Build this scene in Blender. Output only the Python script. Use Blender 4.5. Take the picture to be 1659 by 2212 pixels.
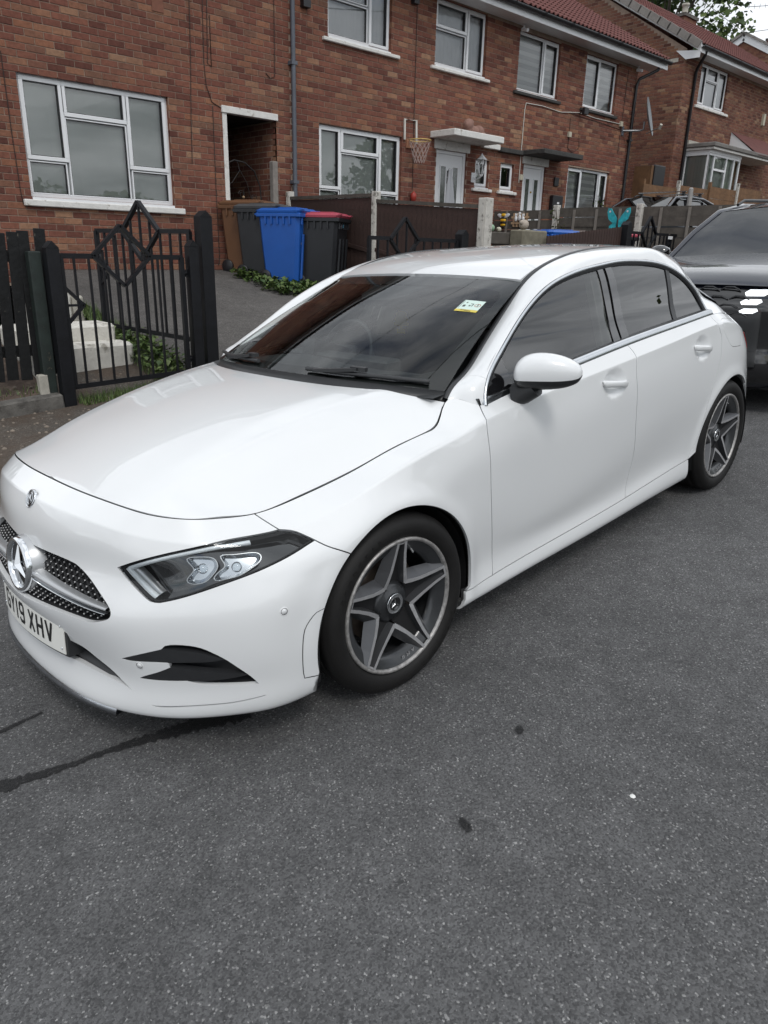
import bpy, bmesh, math, random
import numpy as np
from mathutils import Matrix, Vector
from mathutils.geometry import delaunay_2d_cdt

for o in list(bpy.data.objects):
    bpy.data.objects.remove(o)
SC = bpy.context.scene
COL = SC.collection
random.seed(7)
RNG = np.random.default_rng(11)

# ------------------------------------------------------------------ camera
CAM_POS = (1.586792, 2.453679, 1.485230)
CAM_R = (-0.730188, 0.682844, 0.023457)
CAM_U = (-0.212963, -0.260082, 0.941809)
CAM_F = (-0.649209, -0.682702, -0.335329)
FPX = 1579.85
cam_data = bpy.data.cameras.new('camera')
cam = bpy.data.objects.new('camera', cam_data)
COL.objects.link(cam)
_m = Matrix.Identity(4)
for i in range(3):
    _m[i][0] = CAM_R[i]; _m[i][1] = CAM_U[i]; _m[i][2] = -CAM_F[i]; _m[i][3] = CAM_POS[i]
cam.matrix_world = _m
cam_data.sensor_fit = 'VERTICAL'
cam_data.sensor_height = 36.0
cam_data.lens = FPX / 2212.0 * 36.0
cam_data.clip_start = 0.05
cam_data.clip_end = 2000.0
SC.camera = cam

# ------------------------------------------------------------------ sky, sun, exposure
SUN_EL, SUN_AZ = 52.0, 62.0            # azimuth measured from +X towards +Y
world = bpy.data.worlds.new('World')
SC.world = world
world.use_nodes = True
_nt = world.node_tree
_nt.nodes.clear()
def _wn(t, **k):
    n = _nt.nodes.new(t)
    for a, b in k.items():
        setattr(n, a, b)
    return n
_out = _wn('ShaderNodeOutputWorld')
_sky = _wn('ShaderNodeTexSky', sky_type='NISHITA', sun_disc=False)
_sky.sun_elevation = math.radians(SUN_EL)
_sky.sun_rotation = math.radians(90.0 - SUN_AZ)
_sky.air_density = 1.0; _sky.dust_density = 1.0; _sky.ozone_density = 1.5
_bg1 = _wn('ShaderNodeBackground'); _bg1.inputs['Strength'].default_value = 0.10
_bg2 = _wn('ShaderNodeBackground'); _bg2.inputs['Strength'].default_value = 1.0
_mix = _wn('ShaderNodeMixShader')
_tc = _wn('ShaderNodeTexCoord')
_sep = _wn('ShaderNodeSeparateXYZ')
_nt.links.new(_tc.outputs['Generated'], _sep.inputs[0])
# project the view direction on a flat cloud layer: (x, y) / (z + 0.25)
_mx = _wn('ShaderNodeMath', operation='MAXIMUM'); _mx.inputs[1].default_value = 0.0
_nt.links.new(_sep.outputs['Z'], _mx.inputs[0])
_ad = _wn('ShaderNodeMath', operation='ADD'); _ad.inputs[1].default_value = 0.16
_nt.links.new(_mx.outputs[0], _ad.inputs[0])
_vd = _wn('ShaderNodeVectorMath', operation='DIVIDE')
_cb = _wn('ShaderNodeCombineXYZ')
for k in range(3):
    _nt.links.new(_ad.outputs[0], _cb.inputs[k])
_nt.links.new(_tc.outputs['Generated'], _vd.inputs[0]); _nt.links.new(_cb.outputs[0], _vd.inputs[1])
_n1 = _wn('ShaderNodeTexNoise'); _n1.inputs['Scale'].default_value = 1.25; _n1.inputs['Detail'].default_value = 9.0; _n1.inputs['Roughness'].default_value = 0.56; _n1.inputs['Distortion'].default_value = 0.35
_n2 = _wn('ShaderNodeTexNoise'); _n2.inputs['Scale'].default_value = 1.0; _n2.inputs['Detail'].default_value = 8.0; _n2.inputs['Roughness'].default_value = 0.6; _n2.inputs['Distortion'].default_value = 0.3
_of = _wn('ShaderNodeVectorMath', operation='ADD'); _of.inputs[1].default_value = (3.7, 1.9, 5.0)
_nt.links.new(_vd.outputs[0], _of.inputs[0])
_nt.links.new(_vd.outputs[0], _n1.inputs['Vector']); _nt.links.new(_of.outputs[0], _n2.inputs['Vector'])
_r1 = _wn('ShaderNodeValToRGB')           # cloud cover
_r1.color_ramp.elements[0].position = 0.30; _r1.color_ramp.elements[0].color = (0, 0, 0, 1)
_r1.color_ramp.elements[1].position = 0.42; _r1.color_ramp.elements[1].color = (1, 1, 1, 1)
_nt.links.new(_n1.outputs['Fac'], _r1.inputs['Fac'])
_r2 = _wn('ShaderNodeValToRGB')           # cloud brightness
_r2.color_ramp.elements[0].position = 0.32; _r2.color_ramp.elements[0].color = (0.36, 0.39, 0.43, 1)
_r2.color_ramp.elements[1].position = 0.64; _r2.color_ramp.elements[1].color = (1.28, 1.32, 1.37, 1)
_nt.links.new(_n2.outputs['Fac'], _r2.inputs['Fac'])
_nt.links.new(_sky.outputs[0], _bg1.inputs['Color'])
_nt.links.new(_r2.outputs[0], _bg2.inputs['Color'])
_nt.links.new(_r1.outputs[0], _mix.inputs[0])
_nt.links.new(_bg1.outputs[0], _mix.inputs[1]); _nt.links.new(_bg2.outputs[0], _mix.inputs[2])
_nt.links.new(_mix.outputs[0], _out.inputs['Surface'])

sun_data = bpy.data.lights.new('sun', 'SUN')
sun_data.energy = 1.0
sun_data.angle = math.radians(14.0)
sun_data.color = (1.0, 0.97, 0.93)
sun = bpy.data.objects.new('sun', sun_data)
COL.objects.link(sun)
_e, _a = math.radians(SUN_EL), math.radians(SUN_AZ)
sun.rotation_euler = Vector((math.cos(_e) * math.cos(_a), math.cos(_e) * math.sin(_a), math.sin(_e))).to_track_quat('Z', 'Y').to_euler()

SC.view_settings.view_transform = 'Standard'
SC.view_settings.look = 'None'
SC.view_settings.gamma = 1.0
SC.view_settings.use_curve_mapping = False
SC.view_settings.exposure = 0.22
SC.render.engine = 'CYCLES'
SC.cycles.use_denoising = True
SC.cycles.max_bounces = 10
SC.cycles.transparent_max_bounces = 16
SC.cycles.caustics_reflective = False
SC.cycles.caustics_refractive = False
# ------------------------------------------------------------------ helpers
def tag(o, label=None, cat=None, group=None, kind=None):
    for k, v in (('label', label), ('category', cat), ('group', group), ('kind', kind)):
        if v:
            o[k] = v
    return o

def empty(name, loc=(0, 0, 0), rot=None, parent=None):
    o = bpy.data.objects.new(name, None)
    COL.objects.link(o)
    o.location = loc
    if rot is not None:
        o.rotation_euler = rot
    if parent:
        o.parent = parent
    o.empty_display_size = 0.1
    return o

def link(name, me, parent=None, loc=None, rot=None):
    o = bpy.data.objects.new(name, me)
    COL.objects.link(o)
    if parent:
        o.parent = parent
    if loc is not None:
        o.location = loc
    if rot is not None:
        o.rotation_euler = rot
    return o

def copy_tree(o, parent=None):
    c = o.copy()
    COL.objects.link(c)
    c.parent = parent
    for ch in list(o.children):
        copy_tree(ch, c)
    return c

class MB:
    """collects simple solids; build() links them as one mesh object"""
    def __init__(s):
        s.v = []; s.f = []; s.sm = []; s.mi = []
    def add(s, V, Fs, smooth=False, mi=0):
        n = len(s.v)
        s.v += [tuple(q) for q in V]
        for f in Fs:
            s.f.append(tuple(n + i for i in f)); s.sm.append(smooth); s.mi.append(mi)
        return s
    def box(s, x0, x1, y0, y1, z0, z1, M=None, mi=0, b=0.0):
        if x0 > x1: x0, x1 = x1, x0
        if y0 > y1: y0, y1 = y1, y0
        if z0 > z1: z0, z1 = z1, z0
        if b > 0:
            b = min(b, .45 * (x1 - x0), .45 * (y1 - y0), .45 * (z1 - z0))
            V = []
            for x, sx in ((x0, 1), (x1, -1)):
                for y, sy in ((y0, 1), (y1, -1)):
                    for z, sz in ((z0, 1), (z1, -1)):
                        V += [(x, y + sy * b, z + sz * b), (x + sx * b, y, z + sz * b), (x + sx * b, y + sy * b, z)]
            def I(i, j, k, a): return ((i * 2 + j) * 2 + k) * 3 + a
            Fs = []
            for i in (0, 1):
                q = [I(i, 0, 0, 0), I(i, 0, 1, 0), I(i, 1, 1, 0), I(i, 1, 0, 0)]; Fs.append(q if i == 0 else q[::-1])
                q = [I(0, i, 0, 1), I(1, i, 0, 1), I(1, i, 1, 1), I(0, i, 1, 1)]; Fs.append(q if i == 0 else q[::-1])
                q = [I(0, 0, i, 2), I(0, 1, i, 2), I(1, 1, i, 2), I(1, 0, i, 2)]; Fs.append(q if i == 0 else q[::-1])
            for i in (0, 1):
                for j in (0, 1):
                    q = [I(i, j, 0, 0), I(i, j, 1, 0), I(i, j, 1, 1), I(i, j, 0, 1)]; Fs.append(q if (i + j) % 2 else q[::-1])
                    q = [I(i, 0, j, 0), I(i, 1, j, 0), I(i, 1, j, 2), I(i, 0, j, 2)]; Fs.append(q if (i + j) % 2 == 0 else q[::-1])
                    q = [I(0, i, j, 1), I(1, i, j, 1), I(1, i, j, 2), I(0, i, j, 2)]; Fs.append(q if (i + j) % 2 else q[::-1])
                    for k in (0, 1):
                        q = [I(i, j, k, 0), I(i, j, k, 1), I(i, j, k, 2)]; Fs.append(q if (i + j + k) % 2 == 0 else q[::-1])
        else:
            V = [(x0, y0, z0), (x1, y0, z0), (x1, y1, z0), (x0, y1, z0), (x0, y0, z1), (x1, y0, z1), (x1, y1, z1), (x0, y1, z1)]
            Fs = [(3, 2, 1, 0), (4, 5, 6, 7), (0, 1, 5, 4), (1, 2, 6, 5), (2, 3, 7, 6), (3, 0, 4, 7)]
        if M is not None:
            V = [tuple(M @ Vector(q)) for q in V]
        return s.add(V, Fs, False, mi)
    def prism(s, poly, d, mi=0, closed=True):
        """poly: list of 3D points (planar, CCW seen from outside of +d); extruded by -d"""
        n = len(poly); d = Vector(d)
        V = [tuple(q) for q in poly] + [tuple(Vector(q) - d) for q in poly]
        Fs = [tuple(range(n)), tuple(range(2 * n - 1, n - 1, -1))] + [(i, i + n, (i + 1) % n + n, (i + 1) % n) for i in range(n)]
        return s.add(V, Fs, False, mi)
    def tube(s, pts, r, n=8, caps=True, mi=0, smooth=True, closed=False):
        P = [Vector(q) for q in pts]; m = len(P)
        rs = r if isinstance(r, (list, tuple)) else [r] * m
        V = []; up = None
        for i in range(m):
            a = P[(i - 1) % m] if (i > 0 or closed) else P[i]; b = P[(i + 1) % m] if (i < m - 1 or closed) else P[i]
            t = (b - a).normalized()
            if up is None:
                up = Vector((0, 0, 1)) if abs(t.z) < .9 else Vector((1, 0, 0))
            e1 = (up - t * up.dot(t))
            if e1.length < 1e-5:
                e1 = t.orthogonal()
            e1.normalize(); e2 = t.cross(e1); up = e1
            for k in range(n):
                g = 2 * math.pi * k / n
                V.append(tuple(P[i] + (e1 * math.cos(g) + e2 * math.sin(g)) * rs[i]))
        Fs = []
        for i in range(m if closed else m - 1):
            for k in range(n):
                a = i * n + k; b = i * n + (k + 1) % n; c = ((i + 1) % m) * n
                Fs.append((a, b, c + (k + 1) % n, c + k))
        s.add(V, Fs, smooth, mi)
        if caps and not closed:
            s.add(V[:n], [tuple(range(n - 1, -1, -1))], False, mi); s.add(V[-n:], [tuple(range(n))], False, mi)
        return s
    def bar(s, a, b, w, h, up=(0, 0, 1), mi=0):
        """rectangular bar from a to b, width w sideways, h along up"""
        a = Vector(a); b = Vector(b); t = (b - a).normalized(); up = Vector(up)
        e = t.cross(up)
        if e.length < 1e-4: e = t.orthogonal()
        e.normalize(); u2 = e.cross(t).normalized()
        V = []
        for q in (a, b):
            for sx, sy in ((-1, -1), (1, -1), (1, 1), (-1, 1)):
                V.append(tuple(q + e * (sx * w / 2) + u2 * (sy * h / 2)))
        return s.add(V, [(3, 2, 1, 0), (4, 5, 6, 7), (0, 1, 5, 4), (1, 2, 6, 5), (2, 3, 7, 6), (3, 0, 4, 7)], False, mi)
    def lathe(s, prof, n=48, axis='y', c=(0, 0, 0), mi=0, smooth=True, a0=0, a1=2 * math.pi):
        full = abs(a1 - a0 - 2 * math.pi) < 1e-6; m = len(prof); V = []; na = n if full else n + 1
        for i in range(na):
            a = a0 + (a1 - a0) * i / n
            for r, h in prof:
                q = (r * math.cos(a), h, r * math.sin(a)) if axis == 'y' else ((r * math.cos(a), r * math.sin(a), h) if axis == 'z' else (h, r * math.cos(a), r * math.sin(a)))
                V.append((q[0] + c[0], q[1] + c[1], q[2] + c[2]))
        Fs = []
        for i in range(n):
            for j in range(m - 1):
                a = i * m + j; b = ((i + 1) % na) * m + j
                q = (a, a + 1, b + 1, b) if axis == 'y' else (a, b, b + 1, a + 1)
                Fs.append(q)
        return s.add(V, Fs, smooth, mi)
    def mesh(s, name, mats):
        me = bpy.data.meshes.new(name)
        me.from_pydata(s.v, [], s.f)
        me.polygons.foreach_set('use_smooth', s.sm); me.polygons.foreach_set('material_index', s.mi)
        for m in (mats if isinstance(mats, (list, tuple)) else [mats]):
            me.materials.append(m)
        me.update()
        return me
    def build(s, name, mats, parent=None, loc=None, rot=None):
        return link(name, s.mesh(name, mats), parent, loc, rot)

# ------------------------------------------------------------------ materials
MATS = {}
def mat(name, col=(.5, .5, .5), rough=.6, metal=0., coat=0., spec=None, emit=None, var=0., vscale=8., bump=0., bscale=60., coat_rough=.03, detail=4., tint=None, tscale=3., tamt=.5):
    """Principled material; var = brightness variation by noise, tint = second colour blended by large noise"""
    if name in MATS:
        return MATS[name]
    m = bpy.data.materials.new(name)
    m.use_nodes = True
    nt = m.node_tree; b = nt.nodes['Principled BSDF']
    c = (*col, 1)
    b.inputs['Base Color'].default_value = c
    b.inputs['Roughness'].default_value = rough
    b.inputs['Metallic'].default_value = metal
    b.inputs['Coat Weight'].default_value = coat
    b.inputs['Coat Roughness'].default_value = coat_rough
    if spec is not None:
        b.inputs['Specular IOR Level'].default_value = spec
    if emit:
        b.inputs['Emission Color'].default_value = (*emit[:3], 1); b.inputs['Emission Strength'].default_value = emit[3]
    tc = nt.nodes.new('ShaderNodeTexCoord')
    src = None
    if tint is not None:
        n = nt.nodes.new('ShaderNodeTexNoise'); n.inputs['Scale'].default_value = tscale; n.inputs['Detail'].default_value = 6; n.inputs['Roughness'].default_value = .65
        nt.links.new(tc.outputs['Object'], n.inputs['Vector'])
        r = nt.nodes.new('ShaderNodeValToRGB'); e = r.color_ramp.elements
        e[0].position = .32 + .10 * tamt; e[0].color = (*tint, 1); e[1].position = e[0].position + .05 + .22 * max(tamt, 0); e[1].color = c
        nt.links.new(n.outputs['Fac'], r.inputs['Fac']); src = r.outputs['Color']
    if var > 0:
        n = nt.nodes.new('ShaderNodeTexNoise'); n.inputs['Scale'].default_value = vscale; n.inputs['Detail'].default_value = detail; n.inputs['Roughness'].default_value = .6
        nt.links.new(tc.outputs['Object'], n.inputs['Vector'])
        mp = nt.nodes.new('ShaderNodeMapRange'); mp.inputs[1].default_value = .25; mp.inputs[2].default_value = .75; mp.inputs[3].default_value = 1 - var; mp.inputs[4].default_value = 1 + var
        nt.links.new(n.outputs['Fac'], mp.inputs[0])
        mx = nt.nodes.new('ShaderNodeVectorMath'); mx.operation = 'SCALE'
        if src is None:
            mx.inputs[0].default_value = col
        else:
            nt.links.new(src, mx.inputs[0])
        nt.links.new(mp.outputs[0], mx.inputs['Scale']); src = mx.outputs[0]
    if src is not None:
        nt.links.new(src, b.inputs['Base Color'])
    if bump > 0:
        n = nt.nodes.new('ShaderNodeTexNoise'); n.inputs['Scale'].default_value = bscale; n.inputs['Detail'].default_value = 6
        nt.links.new(tc.outputs['Object'], n.inputs['Vector'])
        bp = nt.nodes.new('ShaderNodeBump'); bp.inputs['Strength'].default_value = bump; bp.inputs['Distance'].default_value = .01
        nt.links.new(n.outputs['Fac'], bp.inputs['Height']); nt.links.new(bp.outputs[0], b.inputs['Normal'])
    MATS[name] = m
    return m

def glass(name, tint=(.8, .85, .85), ior=1.5, rough=0.0, refl=1.0):
    """thin pane: tinted see-through plus a mirror-like Fresnel coat"""
    if name in MATS:
        return MATS[name]
    m = bpy.data.materials.new(name); m.use_nodes = True
    nt = m.node_tree; nt.nodes.clear()
    o = nt.nodes.new('ShaderNodeOutputMaterial'); mx = nt.nodes.new('ShaderNodeMixShader')
    t = nt.nodes.new('ShaderNodeBsdfTransparent'); t.inputs[0].default_value = (*tint, 1)
    g = nt.nodes.new('ShaderNodeBsdfGlossy'); g.inputs['Roughness'].default_value = rough; g.inputs[0].default_value = (refl, refl, refl, 1)
    f = nt.nodes.new('ShaderNodeFresnel'); f.inputs[0].default_value = ior
    nt.links.new(f.outputs[0], mx.inputs[0]); nt.links.new(t.outputs[0], mx.inputs[1]); nt.links.new(g.outputs[0], mx.inputs[2]); nt.links.new(mx.outputs[0], o.inputs['Surface'])
    MATS[name] = m
    return m

def text_mesh(txt, size, depth=.001, bold=0.0, align='CENTER', spacing=1.0):
    cu = bpy.data.curves.new('lettering', 'FONT')
    cu.body = txt; cu.size = size; cu.extrude = depth; cu.offset = bold
    cu.align_x = align; cu.align_y = 'CENTER'; cu.space_character = spacing; cu.resolution_u = 3
    o = bpy.data.objects.new('lettering_tmp', cu); COL.objects.link(o)
    me = bpy.data.meshes.new_from_object(o)
    bpy.data.objects.remove(o); bpy.data.curves.remove(cu)
    return me
# ---- spline surfaces
class Sp:
    """natural cubic spline operator on knots t, optional breaks (C0 corners)"""
    def __init__(s,t,brk=()):
        s.t=np.asarray(t,float); n=len(s.t); s.n=n
        cuts=[0]+sorted(brk)+[n-1]; s.seg=[]
        M=np.zeros((n,n,2)) # second derivs: left/right at breaks -> store per segment
        s.M=[]
        for a,b in zip(cuts[:-1],cuts[1:]):
            k=b-a+1; h=np.diff(s.t[a:b+1]); A=np.eye(k); B=np.zeros((k,n))
            for i in range(1,k-1):
                A[i,i-1]=h[i-1]/6; A[i,i]=(h[i-1]+h[i])/3; A[i,i+1]=h[i]/6
                B[i,a+i-1]+=1/h[i-1]; B[i,a+i]-=1/h[i-1]+1/h[i]; B[i,a+i+1]+=1/h[i]
            s.M.append((a,b,np.linalg.solve(A,B)))
    def W(s,x):
        x=np.clip(np.asarray(x,float),s.t[0],s.t[-1]); out=np.zeros((len(x),s.n))
        i=np.clip(np.searchsorted(s.t,x,side='right')-1,0,s.n-2)
        h=s.t[i+1]-s.t[i]; A=(s.t[i+1]-x)/h; B=1-A
        r=np.arange(len(x)); out[r,i]+=A; out[r,i+1]+=B
        for a,b,M in s.M:
            m=(i>=a)&(i<b)
            if not m.any(): continue
            out[m]+=((A[m]**3-A[m])*h[m]**2/6)[:,None]*M[i[m]-a]+((B[m]**3-B[m])*h[m]**2/6)[:,None]*M[i[m]+1-a]
        return out
class Net:
    """bicubic spline surface through a net of points; sym = mirror the net over y=0 at (first column, last column, last row)"""
    sgn = 1.0
    def __init__(s, P, bv=(), disp=None, sym=''):
        P = np.asarray(P, float); nu, nv = P.shape[:2]; a = b = c = 0
        du = np.linalg.norm(np.diff(P, axis=0), axis=2).mean(1); dv = np.linalg.norm(np.diff(P, axis=1), axis=2).mean(0)
        tu = np.concatenate([[0], np.cumsum(du)]); tv = np.concatenate([[0], np.cumsum(dv)])
        s.tu, s.tv = tu, tv
        F = np.array([1, -1, 1.])
        if 'a' in sym:
            P = np.concatenate([P[2:0:-1] * F, P]); tu = np.concatenate([-tu[2:0:-1], tu])
        if 'b' in sym:
            P = np.concatenate([P, P[-2:-4:-1] * F]); tu = np.concatenate([tu, 2 * s.tu[-1] - s.tu[-2:-4:-1]])
        if 'c' in sym:
            P = np.concatenate([P, P[:, -2:-4:-1] * F], axis=1); tv = np.concatenate([tv, 2 * s.tv[-1] - s.tv[-2:-4:-1]])
        s.P = P; s.su = Sp(tu); s.sv = Sp(tv, bv); s.disp = disp
    def base(s, u, v):
        a = s.su.W(u); b = s.sv.W(v)
        return np.matmul(b[:, None, :], (a @ s.P.reshape(s.P.shape[0], -1)).reshape(len(a), s.P.shape[1], 3))[:, 0, :]
    def bn(s, u, v, e=2e-3, f=None):
        f = f or s.base; U, V = s.su.t[-1], s.sv.t[-1]
        a = f(np.clip(u + e, s.su.t[0], U), v) - f(np.clip(u - e, s.su.t[0], U), v)
        b = f(u, np.clip(v + e, 0, V)) - f(u, np.clip(v - e, 0, V))
        n = np.cross(a, b)
        return n / np.maximum(np.linalg.norm(n, axis=1), 1e-12)[:, None]
    def pos(s, u, v):
        u = np.asarray(u, float); v = np.asarray(v, float); P = s.base(u, v)
        if s.disp is not None:
            P = P + s.disp(P)[:, None] * s.bn(u, v)
        return P
    def nor(s, u, v):
        return s.bn(np.asarray(u, float), np.asarray(v, float), f=s.pos)
# ---- car surface nets
# ---- side/front shell F: columns nose -> tail, rows bottom -> top
def col(x,yz): return [(x,y,z) for y,z in yz]
F=[
 # nose centre .. corner : rows lip-under, lip, .25,.33,.44,.52,.60,.68,.745,top
 [(.84,0,.15),(.915,0,.16),(.893,0,.25),(.893,0,.33),(.925,0,.44),(.90,0,.52),(.868,0,.60),(.848,0,.685),(.815,0,.755),(.745,0,.80)],
 [(.83,.22,.15),(.905,.22,.16),(.885,.22,.25),(.885,.22,.33),(.907,.22,.44),(.885,.22,.52),(.848,.22,.60),(.835,.22,.685),(.805,.22,.754),(.737,.22,.797)],
 [(.79,.40,.15),(.867,.415,.16),(.848,.42,.25),(.848,.42,.33),(.862,.425,.44),(.845,.425,.52),(.805,.42,.60),(.788,.425,.682),(.768,.425,.742),(.705,.43,.787)],
 [(.73,.53,.15),(.805,.555,.16),(.798,.56,.25),(.798,.565,.33),(.803,.57,.44),(.79,.565,.52),(.754,.56,.59),(.738,.56,.665),(.715,.555,.725),(.663,.545,.774)],
 [(.66,.62,.15),(.728,.66,.16),(.722,.668,.25),(.722,.675,.33),(.722,.68,.44),(.71,.678,.52),(.680,.67,.585),(.660,.664,.65),(.637,.652,.707),(.594,.622,.762)],
 [(.56,.70,.15),(.622,.755,.16),(.62,.768,.25),(.62,.776,.33),(.615,.782,.44),(.60,.78,.52),(.574,.77,.58),(.555,.752,.635),(.540,.72,.695),(.515,.661,.752)],
 [(.46,.75,.15),(.51,.825,.16),(.51,.842,.25),(.51,.848,.33),(.505,.852,.44),(.49,.85,.52),(.468,.838,.575),(.446,.815,.63),(.436,.768,.69),(.429,.70,.749)],
 [(.33,.78,.155),(.355,.858,.165),(.355,.877,.25),(.352,.882,.33),(.35,.884,.44),(.345,.883,.52),(.33,.876,.585),(.315,.86,.64),(.298,.805,.705),(.283,.715,.759)],
 [(.12,.78,.16),(.13,.865,.17),(.13,.880,.25),(.13,.888,.33),(.13,.893,.44),(.13,.895,.54),(.12,.893,.62),(.11,.880,.69),(.095,.835,.758),(.077,.745,.797)],
 [(-.15,.78,.16),(-.14,.865,.17),(-.14,.880,.25),(-.14,.889,.33),(-.14,.893,.44),(-.14,.895,.54),(-.145,.893,.63),(-.15,.885,.71),(-.14,.857,.822),(-.13,.765,.843)],
 [(-.26,.78,.16),(-.25,.866,.171),(-.25,.878,.248),(-.25,.883,.325),(-.25,.888,.435),(-.25,.893,.54),(-.25,.893,.645),(-.255,.887,.735),(-.25,.862,.839),(-.255,.775,.861)],
 [(-.36,.78,.16),(-.36,.868,.172),(-.36,.874,.245),(-.36,.874,.32),(-.36,.882,.43),(-.36,.890,.54),(-.36,.892,.66),(-.36,.888,.76),(-.36,.866,.853),(-.345,.765,.897)],
 [(-.42,.78,.16),(-.42,.868,.174),(-.42,.874,.24),(-.42,.868,.31),(-.42,.878,.42),(-.42,.889,.54),(-.42,.893,.66),(-.42,.890,.765),(-.42,.868,.864),(-.418,.745,.948)],
 [(-.48,.78,.16),(-.48,.868,.174),(-.48,.874,.24),(-.48,.866,.31),(-.48,.877,.42),(-.48,.889,.54),(-.48,.893,.66),(-.48,.890,.77),(-.48,.869,.875),(-.475,.815,.928)],
 [(-.56,.78,.16),(-.56,.868,.175),(-.56,.873,.24),(-.56,.865,.31),(-.56,.876,.41),(-.56,.888,.53),(-.56,.893,.66),(-.56,.891,.78),(-.56,.871,.885),(-.56,.832,.921)],
 [(-1.0,.78,.16),(-1.0,.868,.175),(-1.0,.873,.242),(-1.0,.862,.30),(-1.0,.876,.39),(-1.0,.888,.52),(-1.0,.894,.66),(-1.0,.892,.79),(-1.0,.873,.913),(-1.0,.832,.956)],
 [(-1.5,.78,.16),(-1.5,.868,.175),(-1.5,.873,.25),(-1.5,.862,.31),(-1.5,.876,.43),(-1.5,.889,.55),(-1.5,.894,.67),(-1.5,.892,.81),(-1.5,.874,.938),(-1.5,.833,.991)],
 [(-2.0,.78,.16),(-2.0,.868,.18),(-2.0,.873,.27),(-2.0,.862,.33),(-2.0,.872,.45),(-2.0,.888,.58),(-2.0,.894,.69),(-2.0,.890,.83),(-2.0,.872,.965),(-2.0,.832,1.016)],
 [(-2.35,.78,.16),(-2.35,.868,.18),(-2.35,.874,.28),(-2.35,.872,.34),(-2.35,.880,.46),(-2.35,.892,.60),(-2.35,.894,.71),(-2.35,.887,.84),(-2.35,.866,.985),(-2.35,.822,1.028)],
 [(-2.7,.78,.17),(-2.7,.868,.19),(-2.7,.876,.28),(-2.7,.880,.36),(-2.7,.887,.48),(-2.7,.892,.61),(-2.7,.890,.71),(-2.7,.880,.84),(-2.7,.854,.972),(-2.70,.80,1.02)],
 [(-3.0,.76,.18),(-3.0,.84,.20),(-3.0,.852,.28),(-3.0,.858,.36),(-3.0,.862,.48),(-3.0,.862,.61),(-3.0,.855,.71),(-3.0,.842,.81),(-2.99,.812,.902),(-2.98,.750,.955)],
 [(-3.2,.70,.20),(-3.20,.775,.22),(-3.21,.79,.29),(-3.22,.80,.37),(-3.225,.80,.48),(-3.21,.795,.61),(-3.18,.787,.71),(-3.16,.772,.80),(-3.15,.738,.872),(-3.13,.685,.93)],
 [(-3.33,.58,.22),(-3.36,.64,.24),(-3.39,.665,.31),(-3.40,.675,.38),(-3.405,.68,.48),(-3.385,.675,.61),(-3.34,.665,.72),(-3.31,.65,.84),(-3.29,.63,.895),(-3.25,.585,.955)],
 [(-3.42,.32,.24),(-3.46,.34,.26),(-3.495,.35,.33),(-3.505,.36,.39),(-3.51,.36,.48),(-3.485,.36,.61),(-3.42,.355,.73),(-3.39,.35,.85),(-3.36,.34,.905),(-3.31,.32,.965)],
 [(-3.44,0,.25),(-3.48,0,.27),(-3.52,0,.34),(-3.53,0,.40),(-3.535,0,.48),(-3.51,0,.61),(-3.44,0,.73),(-3.41,0,.86),(-3.38,0,.91),(-3.33,0,.97)],
]
# ---- A pillar / cant rail / C pillar: rows dlo seam -> bulge -> ditch ; columns front->rear
P_lo=[(-.505,.832,.917),(-.52,.824,.957),(-.55,.81,.997),(-.693,.765,1.088),(-.837,.735,1.174),(-.982,.71,1.245),(-1.127,.69,1.293),(-1.275,.675,1.320),(-1.423,.665,1.336),(-1.593,.66,1.346),(-1.726,.657,1.351),(-1.936,.657,1.343),(-2.133,.665,1.319),(-2.286,.685,1.274),(-2.40,.71,1.212),(-2.486,.745,1.131),(-2.53,.79,1.04),(-2.64,.803,1.043),(-2.80,.776,1.044),(-2.98,.75,.955),(-3.13,.685,.93)]
P_hi=[(-.413,.735,.952),(-.455,.735,.978),(-.52,.725,1.004),(-.66,.688,1.062),(-.80,.652,1.137),(-.95,.617,1.216),(-1.102,.585,1.293),(-1.25,.572,1.347),(-1.42,.566,1.381),(-1.60,.56,1.399),(-1.75,.557,1.404),(-1.998,.555,1.400),(-2.25,.545,1.382),(-2.45,.535,1.352),(-2.62,.53,1.310),(-2.74,.53,1.250),(-2.84,.535,1.185),(-2.92,.545,1.13),(-2.99,.555,1.085),(-3.09,.565,1.03),(-3.18,.57,.99)]
def mkP():
    out=[]
    lo=np.array(P_lo); hi=np.array(P_hi); n=len(lo)
    for i in range(n):
        a,b=lo[i],hi[i]; m=(a+b)/2; d=np.linalg.norm(b-a)
        o=np.array([0,.72,.69]); o=o/np.linalg.norm(o)
        k=.16*d
        q1=a+(b-a)*.3+o*k*.84; q2=a+(b-a)*.7+o*k*.84
        if i<2: q1=a+(b-a)*.3+o*.018; q2=a+(b-a)*.7+o*.018
        if i>15: q1=a+(b-a)*.3+o*.03; q2=a+(b-a)*.7+o*.04
        if 12<i<=15: q1=a+(b-a)*.3+o*k*(.60-.22*(i-12)); q2=a+(b-a)*.7+o*k*(.60-.22*(i-12))
        if i>15: q1=a+(b-a)*.3+o*(-.012); q2=a+(b-a)*.7+o*(-.012)
        out.append([a,q1,q2,b])
    for i,x in ((17,-2.64),(18,-2.80),(19,-2.98),(20,-3.14)):
        k=float(NF0.t2[np.abs(NF0.x2-x).argmin()]); out[i][0]=NF0.pos([k],[NF0.tv[-1]])[0]
    q=NF0.pos([NF0.uc,NF0.uc*.67+NF0.ub*.33,NF0.uc*.33+NF0.ub*.67,NF0.ub],[NF0.tv[-1]]*4)
    out[0]=list(q[::-1])
    return np.array(out)
NF0=Net(F,bv=(8,),sym='ab')
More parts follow.
